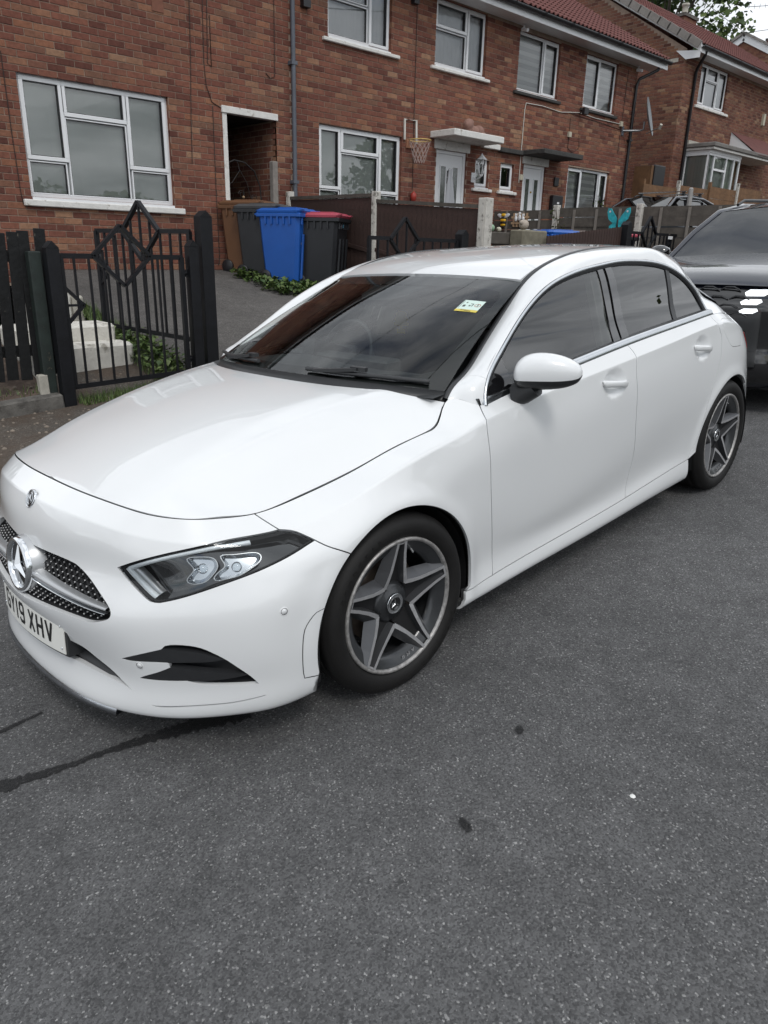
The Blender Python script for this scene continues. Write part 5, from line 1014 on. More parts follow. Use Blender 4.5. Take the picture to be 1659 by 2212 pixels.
# round bonnet badge
X = NF.pos([0.], [CD['crestbadge'][0][1]])[0]; n = NF.nor([0.], [CD['crestbadge'][0][1]])[0]
bm_ = Matrix.Translation(X) @ Vector(n).to_track_quat('Y', 'Z').to_matrix().to_4x4()
b = MB(); b.lathe([(0, .0035), (.0185, .0035), (.0185, .002), (.0285, .002)], 36, mi=0); b.lathe([(.0175, .0034), (.0185, .0046), (.0195, .0034)], 36, mi=1); b.lathe([(.0275, .002), (.0292, .0042), (.031, .002), (.031, -.004)], 36, mi=1)
bd = b.build('bonnet_badge', [M_GLOSS, M_CHROME], car); bd.matrix_local = bm_
o = star_mesh(.018, .0062, .0036).build('emblem_star', M_CHROME, bd)
# ---------------- number plate on its curved plinth
def plate_pt(y, z, d):
    return (.921 - .36 * y * y + d - .10 * (z - .355), y, z)
def plate_sheet(y0, y1, z0, z1, d, n=16, th=.003):
    b = MB(); V = []; 
    for dd in (d, d - th):
        for i in range(n + 1):
            y = y0 + (y1 - y0) * i / n
            V += [plate_pt(y, z0, dd), plate_pt(y, z1, dd)]
    m = 2 * (n + 1); Fs = []
    for i in range(n):
        a = 2 * i; Fs += [(a, a + 2, a + 3, a + 1), (m + a, m + a + 1, m + a + 3, m + a + 2), (a, m + a, m + a + 2, a + 2), (a + 1, a + 3, m + a + 3, m + a + 1)]
    Fs += [(0, 1, m + 1, m), (2 * n, m + 2 * n, m + 2 * n + 1, 2 * n + 1)]
    return b.add(V, Fs)
pb = plate_sheet(-.272, .272, .292, .436, -.004, th=.05); pl = pb.build('plate_plinth', M_PLAST, car)
ps = plate_sheet(-.260, .260, .300, .411, .0, th=.003).build('number_plate', M_PLATE, car)
GLY = {  # strokes on a 50 x 79 mm cell, 14 mm stroke
 'G': [(43, 62, 43, 66), (43, 66, 36, 72), (36, 72, 14, 72), (14, 72, 7, 65), (7, 65, 7, 14), (7, 14, 14, 7), (14, 7, 36, 7), (36, 7, 43, 14), (43, 14, 43, 36), (43, 36, 27, 36)],
 'Y': [(25, 7, 25, 36), (25, 36, 6, 74), (25, 36, 44, 74)], '1': [(25, 3, 25, 76)],
 '9': [(43, 45, 43, 65), (43, 65, 36, 72), (36, 72, 14, 72), (14, 72, 7, 65), (7, 65, 7, 45), (7, 45, 14, 38), (14, 38, 43, 38), (43, 38, 43, 14), (43, 14, 36, 7), (36, 7, 14, 7), (14, 7, 7, 14)],
 'X': [(7, 4, 43, 75), (43, 4, 7, 75)], 'H': [(7, 3, 7, 76), (43, 3, 43, 76), (7, 40, 43, 40)], 'V': [(25, 6, 7, 75), (25, 6, 43, 75)]}
txt = 'GY19 XHV'; wid = {'1': 25, ' ': 33}
tw = sum(wid.get(c, 50) for c in txt) + 11 * 6 ; px = -tw / 2000.
for ci, ch in enumerate(txt):
    w_ = wid.get(ch, 50)
    if ch != ' ':
        b = MB()
        for (x0, y0, x1, y1) in GLY[ch]:
            if ch == '1': x0 = x1 = 12.5
            L = math.hypot(x1 - x0, y1 - y0) or 1; dx, dy = (x1 - x0) / L, (y1 - y0) / L; nx, ny = -dy * 6.2, dx * 6.2
            e = 4.0 if ch in 'G9' else 0
            q = [(x0 - dx * e + nx, y0 - dy * e + ny), (x0 - dx * e - nx, y0 - dy * e - ny), (x1 + dx * e - nx, y1 + dy * e - ny), (x1 + dx * e + nx, y1 + dy * e + ny)]
            V = [plate_pt(-(px + a / 1000.) * -1, .316 + c / 1000., .0009) for a, c in q]
            b.add(V, [(0, 1, 2, 3)])
        b.build('plate_letter', M_INK, ps)
    px += (w_ + (11 if ch != ' ' and ci + 1 < len(txt) and txt[ci + 1] != ' ' else 0)) / 1000.
for y in (-.245, .245):
    for z in (.318, .395):
        b = MB(); b.lathe([(0, .0035), (.003, .003), (.004, 0)], 10, axis='x', c=plate_pt(y, z, .0)); b.build('plate_screw', M_CHROME, ps)
# ---------------- lower intake, corner vents, lip
ik = part('lower_intake', recess(NF, CD['intake'], .070, lip=.017), [M_BLACK], mirror='join')[0]
for k, (o1, dd) in enumerate(((.45, .035),)):
    ip = np.array(CD['intake'])
    vc = lambda u: .214 - .05 * (u / .5) ** 2
    uu_ = np.linspace(0, .47, 30)
    part('intake_bar', ribbon([Shift(NF, -.030).pos(uu_, vc(uu_) + .010 * (1 - uu_ / .6)), Shift(NF, -.012).pos(uu_, vc(uu_) - .004), Shift(NF, -.014).pos(uu_, vc(uu_) - .022 * (1 - uu_ / .6))]), [M_PLAST], ik, mirror='join')
vn = part('corner_vent', recess(NF, CD['vent'], .040, lip=.015), [M_PLAST], mirror='copy')
for i, v in enumerate(vn):
    for nm in ('fin_upper', 'fin_lower'):
        pn = panel(NF, CD[nm], gap=0, dz=-.001, thick=.02, flange=0, step=.010)
        o = link('vent_fin', (pn.mirrored(False) if i else pn).mesh('vent_fin', [M_PLAST]), v)
part('bumper_slot', recess(NF, CD['slot'], .016, inset=.001, lip=.012), [M_BLACK], mirror='copy')
# air outlet seam ahead of the wheel
oc = np.array(CD['outlet'])[:27]; oc2 = np.array(CD['outlet'])[26:32]
for c_ in (oc, oc2):
    t = np.gradient(c_, axis=0); t /= np.linalg.norm(t, axis=1)[:, None]; nr = np.stack([-t[:, 1], t[:, 0]], 1) * .0013
    part('bumper_seam', ribbon([Shift(NF, .0006).pos((c_ + nr)[:, 0], (c_ + nr)[:, 1]), Shift(NF, .0006).pos((c_ - nr)[:, 0], (c_ - nr)[:, 1])]), [M_BLACK], mirror='copy')
# chrome strip under the lip
uu_ = np.linspace(0, .47, 40)
lp = NF.pos(uu_, np.full(40, NF.tv[1] - .004)); ln = NF.nor(uu_, np.full(40, NF.tv[1] - .004))
part('lip_trim', ribbon([lp + [0, 0, .010], lp + ln * .010 + [0, 0, .004], lp + ln * .010 - [0, 0, .010], lp - [.03, 0, .012]]), [mat('lip_chrome', (.45, .47, .50), .22, metal=1.0, var=.2, vscale=30)], mirror='join')
for u, v in CD['sensor']:
    for mi_ in (1, -1):
        X = NF.pos([u], [v])[0]; n = NF.nor([u], [v])[0]
        if mi_ < 0: X = X * [1, -1, 1]; n = n * [1, -1, 1]
        b = MB(); b.lathe([(0, .0016), (.0085, .0014), (.0092, -.0006)], 24, mi=0); b.lathe([(.0092, .0004), (.0106, .0004)], 24, mi=1)
        b.lathe([(.0106, .0008), (.0125, .0012), (.0140, -.0004)], 24, mi=0)
        o = b.build('parking_sensor', [M_PAINT, M_BLACK], car); o.matrix_local = Matrix.Translation(X) @ Vector(n).to_track_quat('Y', 'Z').to_matrix().to_4x4()
# ---------------- door handles
for di, (hx, hz) in enumerate(HANDLES):
    for s in (1, -1):
        y0 = float(NF.base(np.array([CD['handle'][di][0]]), np.array([CD['handle'][di][1]]))[0, 1])
        b = MB(); V = []; tl = math.radians(-8); n = 14
        prof = [(-.115, .002, .010), (-.108, .012, .0145), (-.085, .021, .0150), (-.03, .026, .0150), (.03, .027, .0155), (.075, .023, .0165), (.098, .016, .0170), (.108, .006, .0150)]
        st = []
        for t, out, h in prof:
            for k in range(n):
                a = 2 * math.pi * k / n
                dy = out - .010 + .010 * math.cos(a) if True else 0
                st.append((t * -1, y0 + out - .009 + .009 * math.cos(a), h * math.sin(a) * (1 if math.cos(a) > -2 else 1)))
        V = [(hx + a * .92 * math.cos(tl) + c * math.sin(tl) * 0, q, hz + c + a * math.sin(tl) * -1) for a, q, c in st]
        Fs = [(i * n + k, i * n + (k + 1) % n, (i + 1) * n + (k + 1) % n, (i + 1) * n + k) for i in range(len(prof) - 1) for k in range(n)] + [tuple(range(n)), tuple(range((len(prof) - 1) * n, len(prof) * n))[::-1]]
        if s < 0:
            V = [(x, -y, z) for x, y, z in V]; Fs = [f[::-1] for f in Fs]
        b.add(V, Fs, True); b.build('handle', M_PAINT, doors[di * 2 + (0 if s > 0 else 1)])
# ---------------- door mirrors
def mirror_body():
    st = []   # (along, z_top, z_bot, front depth, back depth)
    st = [(-.128, 1.030, 1.000, .020, .018), (-.120, 1.058, .978, .036, .03), (-.098, 1.083, .966, .052, .036), (-.06, 1.099, .960, .062, .04), (-.01, 1.102, .9585, .066, .042), (.04, 1.094, .962, .062, .042), (.085, 1.078, .972, .052, .04), (.118, 1.056, .990, .036, .034), (.131, 1.034, 1.012, .018, .02)]
    c0 = np.array([-.735, .950, -.012]); e1 = np.array([-.52, .855, 0.]); e1 /= np.linalg.norm(e1); e3 = np.array([e1[1], -e1[0], 0.])
    P = smooth_curve([(a, b_, c_) for a, b_, c_, d_, f_ in st], 34); Q = smooth_curve([(a, d_, f_) for a, b_, c_, d_, f_ in st], 34)
    n = 36; G = []
    for (a, zt, zb), (a2, d1, d2) in zip(P, Q):
        r = []
        for k in range(n):
            t = 2 * math.pi * k / n; cz = (zt + zb) / 2; hz_ = (zt - zb) / 2
            ct, st_ = math.cos(t), math.sin(t)
            ex = .85
            f = math.copysign(abs(ct) ** ex, ct) * (d1 if ct > 0 else d2)
            z = 1.03 + (cz - 1.03 + math.copysign(abs(st_) ** ex, st_) * hz_) * .93 + c0[2]
            q = c0 + e1 * a * .95 + e3 * f * .95
            r.append((q[0], q[1], z))
        G.append(r)
    return np.array(G)
G = mirror_body(); nn = G.shape[1]
for s in (1, -1):
    mr = empty('door_mirror', parent=car)
    if s < 0:                                    # the far one is folded in against the door glass
        mr.matrix_local = Matrix.Translation((-.86, -.845, -.04)) @ Matrix.Rotation(math.radians(-56), 4, 'Z') @ Matrix.Translation((.67, .84, 0))
    up_, lo_ = MB(), MB()
    V = (G * [1, s, 1]).reshape(-1, 3).tolist()
    for i in range(G.shape[0] - 1):
        for k in range(nn):
            f = (i * nn + k, i * nn + (k + 1) % nn, (i + 1) * nn + (k + 1) % nn, (i + 1) * nn + k)
            if s > 0: f = f[::-1]
            tm_ = 2 * math.pi * (k + .5) / nn
            (up_ if (math.cos(tm_) > -.35 and math.sin(tm_) > -.42) else lo_).add([V[j] for j in f], [(0, 1, 2, 3)], True)
    for bb, nm, mt in ((up_, 'mirror_cap', M_PAINT), (lo_, 'mirror_base', M_PLAST)):
        me = bb.mesh(nm, mt); bmx = bmesh.new(); bmx.from_mesh(me); bmesh.ops.remove_doubles(bmx, verts=bmx.verts, dist=1e-5); bmx.to_mesh(me); bmx.free(); link(nm, me, mr)
    b = MB(); b.tube([(-.70, s * .838, .925), (-.705, s * .875, .935), (-.71, s * .92, .962)], [.045, .04, .036], 12); o = b.build('mirror_arm', M_PLAST, mr); o.scale = (1, 1, 1)
# ---------------- wipers
def on_ws(u, v, d): 
    q = NW.pos([u], [abs(v)])[0] + NW.nor([u], [abs(v)])[0] * d
    return (q[0], q[1], q[2])
def ws_pt(y, t, d):
    """point on the screen at lateral y (both signs) and height fraction t"""
    v = float(np.interp(-abs(y), -NW.P[2, :5, 1], NW.tv)) if False else None
    vs = np.linspace(0, WV, 60); ys = NW.pos(np.full(60, t * WU), vs)[:, 1]
    v = float(np.interp(abs(y), ys[::-1], vs[::-1])); q = NW.pos([t * WU], [v])[0]; n = NW.nor([t * WU], [v])[0]
    q = q + n * d
    return (q[0], math.copysign(q[1], y), q[2])
for pts, hold in (([(.66, .035), (.55, .032), (.44, .030), (.33, .028), (.20, .026)], (.42, .02)), ([(-.10, .03), (-.25, .032), (-.42, .035), (-.58, .045)], (-.16, .02))):
    wp = empty('wiper', parent=car)
    b = MB(); b.tube([ws_pt(y, t, .014) for y, t in pts], .0085, 6); b.build('wiper_blade', M_PLAST, wp)
    b = MB(); e0 = ws_pt(hold[0], hold[1] + .02, .030); e1_ = ws_pt(hold[0] - .16, -.0, .028); b.bar(e0, e1_, .020, .012); b.bar(ws_pt(hold[0] + .03, hold[1] + .03, .026), ws_pt(hold[0] - .03, hold[1] + .03, .026), .022, .016); b.build('wiper_arm', M_PLAST, wp)
# ---------------- cabin
cab = MB()
V = []; ny = 13
prof = [(-.36, .955), (-.48, .965), (-.62, .955), (-.76, .93), (-.83, .90), (-.86, .84), (-.85, .70), (-.80, .55)]
for i in range(ny):
    y = -.72 + 1.44 * i / (ny - 1); hump = .03 * math.exp(-((y + .36) / .2) ** 2)
    for x, z in prof:
        V.append((x - .03 * (1 - (y / .72) ** 2) + (.12 if x > -.5 else 0) * (1 - (y / .72) ** 2), y, z + (hump if -.8 < x < -.6 else 0)))
m_ = len(prof)
cab.add(V, [(i * m_ + j, i * m_ + j + 1, (i + 1) * m_ + j + 1, (i + 1) * m_ + j) for i in range(ny - 1) for j in range(m_ - 1)], True)
cab.box(-.80, -.70, -.55, .15, .90, .985, b=.01)
cab.build('dashboard', M_DASH, car)
swp = empty('steering_wheel', parent=car)
SWM = Matrix.Translation((-.93, -.37, .93)) @ Matrix.Rotation(math.radians(-24), 4, 'Y')
b = MB(); b.tube([(SWM @ Vector((0, .182 * math.cos(a), .182 * math.sin(a)))) for a in np.linspace(0, 2 * math.pi, 40, endpoint=False)], .015, 8, closed=True); b.build('steering_rim', M_PLAST, swp)
b = MB(); b.box(-.02, .03, -.08, .08, -.06, .06, SWM, b=.015); b.bar(SWM @ Vector((0, -.17, 0)), SWM @ Vector((0, .17, 0)), .03, .03); b.bar(SWM @ Vector((0, 0, -.17)), SWM @ Vector((0, 0, 0)), .03, .03); b.bar(SWM @ Vector((.03, 0, 0)), SWM @ Vector((.25, 0, -.02)), .08, .08); b.build('steering_hub', M_PLAST, swp)
def rbox(name, x0, x1, y0, y1, z0, z1, M=None, bev=.05, parent=None, m=M_SEAT):
    bmx = bmesh.new(); bmesh.ops.create_cube(bmx, size=1.0)
    for v in bmx.verts:
        v.co = Vector(((x0 + x1) / 2 + v.co.x * (x1 - x0), (y0 + y1) / 2 + v.co.y * (y1 - y0), (z0 + z1) / 2 + v.co.z * (z1 - z0)))
    bmesh.ops.bevel(bmx, geom=bmx.edges[:], offset=bev, segments=3, affect='EDGES', profile=.5)
    if M is not None: bmesh.ops.transform(bmx, matrix=M, verts=bmx.verts)
    for f in bmx.faces: f.smooth = True
    me = bpy.data.meshes.new(name); bmx.to_mesh(me); bmx.free(); me.materials.append(m)
    return link(name, me, parent or car)
for y in (-.37, .37):
    st_ = empty('front_seat', parent=car)
    rbox('seat_cushion', -1.55, -1.02, y - .25, y + .25, .42, .58, parent=st_)
    TM = Matrix.Translation((-1.52, 0, .52)) @ Matrix.Rotation(math.radians(-20), 4, 'Y')
    rbox('seat_back', -.06, .07, y - .25, y + .25, .0, .62, TM, parent=st_)
    rbox('headrest', -.045, .045, y - .13, y + .13, .64, .84, TM, parent=st_)
rs = empty('rear_seat', parent=car)
rbox('seat_cushion', -2.45, -1.98, -.66, .66, .40, .58, parent=rs)
TM = Matrix.Translation((-2.42, 0, .55)) @ Matrix.Rotation(math.radians(-22), 4, 'Y')
rbox('seat_back', -.06, .07, -.66, .66, 0, .56, TM, parent=rs)
for y in (-.42, .42): rbox('headrest', -.04, .04, y - .13, y + .13, .56, .72, TM, parent=rs)
for s in (1, -1):
    b = MB(); b.box(-2.45, -.5, s * .80, s * .775, .30, .915); b.build('door_card', M_DASH, car)
    b = MB(); b.bar((-1.555, s * .735, .95), (-1.60, s * .60, 1.33), .10, .03, up=(0, 1, 0)); b.build('inner_pillar', M_LINER, car)
    b = MB(); b.bar((-.56, s * .715, .98), (-1.18, s * .545, 1.275), .05, .02, up=(0, 1, 0)); b.build('inner_pillar', M_LINER, car)
    b = MB(); b.bar((-2.66, s * .68, .98), (-2.84, s * .53, 1.13), .22, .03, up=(0, 1, 0)); b.build('inner_pillar', M_LINER, car)
# rear screen closes the cabin
_ru = NR.pos(np.full(24, NR.tu[-1]), np.linspace(.02, NR.tv[-1], 24)); _ut = np.linspace(NF.tu[-4] + .03, UE, 24); _rl = NF.pos(_ut, np.full(24, VT))
part('rear_window', ribbon([_ru, _ru * .5 + _rl * .5 + [-.02, 0, .02], _rl]), [M_GLASS_R], mirror='join')
# inner mirror, sticker and the hanging air freshener
im = MB(); im.lathe([(0, .02), (.06, .016), (.085, .006), (.09, -.006), (.07, -.016), (0, -.018)], 24, axis='x', c=(0, 0, 0))
o = im.build('inner_mirror', M_PLAST, car); o.location = (-.985, 0, 1.205); o.scale = (1, 1.25, .45)
TRp = [(-.022, 0), (.022, 0), (.022, .022), (.007, .024), (.007, .036), (.036, .040), (.040, .052), (.030, .058), (.036, .068), (.032, .080), (.024, .084), (.029, .094), (.024, .104), (.016, .108), (.020, .118), (.013, .126), (.006, .132), (0, .146), (-.006, .132), (-.013, .126), (-.020, .118), (-.016, .108), (-.024, .104), (-.029, .094), (-.024, .084), (-.032, .080), (-.036, .068), (-.030, .058), (-.040, .052), (-.036, .040), (-.007, .036), (-.007, .024), (-.022, .022)]
b = MB(); b.prism([(0, y * .93, z * .93) for y, z in TRp], (.0025, 0, 0)); fr_ = b.build('air_freshener', mat('freshener_yellow', (.62, .46, .05), .6), car, loc=(-.985, -.03, 1.062), rot=(math.radians(-3), 0, math.radians(28)))
b = MB(); b.tube([(-.001, 0, .135), (-.001, 0, .16)], .001, 4); b.build('thread', M_PLAST, fr_)
# airbag label on the screen
def ws_quad(u0, u1, v0, v1, d, name, m, parent):
    P = panel(Shift(NW, d), rect(u0, u1, v0, v1, .02), gap=0, thick=0, step=.02)
    return link(name, P.mesh(name, [m]), parent)
M_LBL = mat('label_pale', (.55, .68, .62), .5); M_LBY = mat('label_yellow', (.60, .48, .08), .5); M_LBI = mat('label_ink', (.05, .06, .05), .5); M_LBR = mat('label_red', (.35, .10, .06), .5)
lb = ws_quad(.553, .632, .085, .185, .0012, 'airbag_label', M_LBL, car)
ws_quad(.535, .5525, .085, .185, .0012, 'label_band', M_LBY, lb)
for k, (u, v) in enumerate(((.592, .105),)):
    b = panel(Shift(NW, .0016), circle_uv(NW, u, v, .013), [circle_uv(NW, u, v, .0105)], gap=0, thick=0, step=.01); link('label_sign', b.mesh('label_sign', [M_LBR]), lb)
for (u0, u1, v0, v1) in ((.580, .604, .127, .131), (.600, .604, .131, .142), (.580, .590, .136, .144), (.605, .615, .160, .166), (.573, .590, .158, .170), (.56, .625, .179, .181), (.583, .602, .103, .107)):
    ws_quad(u0, u1, v0, v1, .0016, 'label_mark', M_LBI, lb)
me = text_mesh('AIRBAG', .013, .0001); me.materials.append(M_LBI); o = link('label_text', me, lb)
q = NW.pos([.544], [.137])[0]; n = NW.nor([.544], [.137])[0]; tu = NW.pos([.56], [.137])[0] - q
ux = Vector(tu).normalized(); nz = Vector(n); ex = (-ux).cross(nz).normalized()
R3 = Matrix((ex, -ux, nz)).transposed().to_4x4(); o.matrix_local = Matrix.Translation(Vector(q) + nz * .0018) @ R3
# ------------------------------------------------------------------ ground
RN = ROAD_R[2]
def road_z(x, y, h=0.):
    return (h - RN[0] * x - RN[1] * y) / RN[2]
def nodes(m):
    return m.node_tree, m.node_tree.nodes['Principled BSDF']
def asphalt(name, c0, c1, stone=(.30, .29, .28), scale=120., rough=.85, patch=.25, brown=None):
    m = bpy.data.materials.new(name); m.use_nodes = True; nt, b = nodes(m); L = nt.links.new
    tc = nt.nodes.new('ShaderNodeTexCoord'); P = tc.outputs['Object']
    def noise(s, d=4, r=.6):
        n = nt.nodes.new('ShaderNodeTexNoise'); n.inputs['Scale'].default_value = s; n.inputs['Detail'].default_value = d; n.inputs['Roughness'].default_value = r; L(P, n.inputs['Vector']); return n.outputs['Fac']
    def ramp(f, p0, a, p1, c):
        r = nt.nodes.new('ShaderNodeValToRGB'); e = r.color_ramp.elements; e[0].position = p0; e[0].color = (*a, 1); e[1].position = p1; e[1].color = (*c, 1); L(f, r.inputs[0]); return r.outputs[0]
    def mixc(f, a, c, mode='MIX'):
        x = nt.nodes.new('ShaderNodeMix'); x.data_type = 'RGBA'; x.blend_type = mode
        if hasattr(f, 'links'): L(f, x.inputs[0])
        else: x.inputs[0].default_value = f
        L(a, x.inputs[6]); L(c, x.inputs[7]); return x.outputs[2]
    vo = nt.nodes.new('ShaderNodeTexVoronoi'); vo.inputs['Scale'].default_value = scale; L(P, vo.inputs['Vector'])
    sp = nt.nodes.new('ShaderNodeSeparateColor'); L(vo.outputs['Color'], sp.inputs[0])
    base = ramp(sp.outputs[0], .05, c0, .85, c1)
    st = ramp(sp.outputs[1], .93, (0, 0, 0), .995, stone)
    col = mixc(1.0, base, st, 'ADD')
    big = ramp(noise(.55, 5, .6), .30, (1 - patch,) * 3, .70, (1 + patch * .6,) * 3)
    col = mixc(1.0, col, big, 'MULTIPLY')
    mid = ramp(noise(9., 5, .7), .30, (.80,) * 3, .70, (1.15,) * 3)
    col = mixc(1.0, col, mid, 'MULTIPLY')
    if brown:
        bm_ = ramp(noise(1.3, 6, .65), .42, (0, 0, 0), .60, (1, 1, 1))
        bc = ramp(noise(30., 6, .7), .3, tuple(c * .6 for c in brown), .7, brown)
        col = mixc(bm_, col, bc)
    L(col, b.inputs['Base Color']); b.inputs['Roughness'].default_value = rough; b.inputs['Specular IOR Level'].default_value = .35
    # relief: stones stand proud of the binder
    sub = nt.nodes.new('ShaderNodeMath'); sub.operation = 'MULTIPLY_ADD'; L(vo.outputs['Distance'], sub.inputs[0]); sub.inputs[1].default_value = -.9; L(noise(scale * 2.2, 3), sub.inputs[2])
    bp = nt.nodes.new('ShaderNodeBump'); bp.inputs['Strength'].default_value = .75; bp.inputs['Distance'].default_value = .006; L(sub.outputs[0], bp.inputs['Height']); L(bp.outputs[0], b.inputs['Normal'])
    return m
M_ROAD = asphalt('asphalt_road', (.068, .068, .0695), (.140, .140, .142), stone=(.22, .217, .21), scale=210, patch=.22)
M_DRIVE = asphalt('asphalt_driveway', (.070, .066, .063), (.150, .142, .134), stone=(.12, .115, .11), scale=150, patch=.35)
M_PAVE = asphalt('footway_tarmac', (.062, .056, .050), (.14, .125, .108), stone=(.18, .17, .15), scale=110, brown=(.10, .073, .055), patch=.35)
M_SOIL = mat('soil', (.075, .052, .040), .95, var=.45, vscale=16, bump=.9, bscale=22, detail=8, tint=(.11, .082, .062), tscale=7)
M_CONC = mat('old_concrete', (.115, .108, .098), .9, var=.35, vscale=12, bump=.5, bscale=60, tint=(.05, .045, .04), tscale=5)
M_CONCL = mat('pale_concrete', (.40, .38, .33), .9, var=.2, vscale=14, bump=.5, bscale=70)
M_WHITEW = mat('white_masonry_paint', (.62, .60, .55), .9, var=.12, vscale=10, bump=.6, bscale=45, tint=(.30, .28, .24), tscale=6, tamt=.2)
def sheet(name, fz, x0, x1, y0, y1, nx, ny, m, kind='structure', thick=0.):
    """a surface z = fz(x, y)"""
    V = []; Fs = []
    for i in range(nx + 1):
        for j in range(ny + 1):
            x = x0 + (x1 - x0) * i / nx; y = y0 + (y1 - y0) * j / ny; V.append((x, y, fz(x, y)))
    for i in range(nx):
        for j in range(ny):
            a = i * (ny + 1) + j; Fs.append((a, a + ny + 1, a + ny + 2, a + 1))
    b = MB(); b.add(V, Fs, True); o = b.build(name, m); o['kind'] = kind
    return o
sheet('road', lambda x, y: road_z(x, y), -220, 160, -200, 200, 8, 8, M_ROAD)
KY = -1.42
def pave_z(x, y):
    return road_z(x, y, .105 + (KY - y) * .036)
sheet('pavement', pave_z, 14, -60, -4.10, KY - .12, 40, 6, M_PAVE)
kerb = empty('kerb'); kerb['kind'] = 'structure'
kb = MB(); kb.box(-.455, .455, -.12, 0, -.15, .105, b=.012); km = kb.mesh('kerb_stone', M_CONC)
for i in range(30):
    x = 8 - i * .915; o = link('kerb_stone', km, kerb, (x, KY, road_z(x, KY)), (0, math.atan2(RN[0], RN[2]), 0))
# driveway rising to the house, between the gate posts and the boundary fence
def drive_z(x, y):
    t = min(1, max(0, (-4.05 - y) / 3.95)); z0 = pave_z(x, -4.05)
    return z0 + (1.15 - z0) * (t ** .85)
sheet('driveway', drive_z, -1.95, -6.12, -8.19, -4.05, 20, 24, M_DRIVE)
sheet('path', lambda x, y: pave_z(x, -4.05) + max(0, (-4.05 - y)) * .23, -.70, -1.95, -4.72, -4.05, 6, 6, M_PAVE)
def garden_z(x, y):
    t = min(1, max(0, (-4.05 - y) / 4.1)); z0 = pave_z(x, -4.05) + .10
    return z0 + (1.10 - z0) * min(1, t * 1.25)
sheet('front_garden', lambda x, y: garden_z(x, y) + .03 * math.sin(x * 5) * math.sin(y * 4), 8, -.64, -8.19, -4.14, 24, 20, M_SOIL)
sheet('front_garden', lambda x, y: pave_z(x, -4.05) + .02 + (1.18 - pave_z(x, -4.05) - .02) * min(1, max(0, (-4.05 - y) / 3.)), -6.18, -17.0, -8.19, -4.09, 24, 14, M_PAVE)
sheet('side_ground', lambda x, y: road_z(x, y, .25) + .06 * max(0, -4.5 - y), -17.0, -60, -14, -4.09, 30, 10, M_PAVE)
sheet('earth_bank', lambda x, y: 1.0 + .0 * x, 30, -60, -60, -8.6, 8, 8, M_SOIL)
ed = MB(); ed.box(-.70, 6, -4.14, -3.99, -.3, .0, b=.015)
o = ed.build('garden_edging', M_CONC, None, (0, 0, pave_z(-.7, -4.05) + .075), (0, math.atan2(RN[0], RN[2]), 0)); tag(o, 'low dark concrete edging under the black picket fence', 'edging')
# road stain: the thin wet streak running out from under the nose of the car
def road_pt(x, y, h): return (x, y, road_z(x, y, h))
def blotch(name, pts, widths, seed, m, label):
    rr = random.Random(seed); P = smooth_curve([(x, y, 0) for x, y in pts], 90); w = np.interp(np.linspace(0, 1, 90), np.linspace(0, 1, len(widths)), widths); V = []; Fs = []
    t = np.gradient(P, axis=0); t /= np.linalg.norm(t, axis=1)[:, None]
    for i in range(90):
        nrm = (-t[i, 1], t[i, 0]); a = w[i] * (.55 + .9 * rr.random()); c = w[i] * (.55 + .9 * rr.random())
        V += [road_pt(P[i, 0] + nrm[0] * a, P[i, 1] + nrm[1] * a, .004), road_pt(P[i, 0] - nrm[0] * c, P[i, 1] - nrm[1] * c, .004)]
    for i in range(89): Fs.append((2 * i, 2 * i + 1, 2 * i + 3, 2 * i + 2))
    o = MB().add(V, Fs).build(name, m); o['kind'] = 'structure'
    return o
M_STAIN = asphalt('asphalt_stained', (.008, .008, .009), (.026, .026, .027), stone=(.06, .06, .06), scale=210, rough=.5)
blotch('road_stain', [(1.30, .34), (1.178, .374), (1.104, .394), (.99, .428), (.88, .448), (.742, .492), (.60, .54), (.44, .60)], [.022, .026, .014, .010, .018, .030, .045, .05], 3, M_STAIN, '')
blotch('road_stain', [(1.16, .092), (1.06, .085), (.95, .08)], [.008, .010, .004], 5, M_STAIN, '')
blotch('road_stain', [(.30, 1.44), (.31, 1.46), (.32, 1.49)], [.006, .014, .006], 8, M_STAIN, '')
blotch('road_stain', [(-.13, 1.31), (-.12, 1.32), (-.10, 1.335)], [.006, .014, .006], 9, M_STAIN, '')
_c = MB(); _c.lathe([(0, .004), (.006, .003), (.009, 0)], 7, axis='z'); o = _c.build('stone_chip', mat('chip_white', (.7, .7, .68), .7), None, road_pt(-.10, 1.73, .002)); tag(o, 'tiny white stone chip lying on the bare asphalt', 'stone chip')
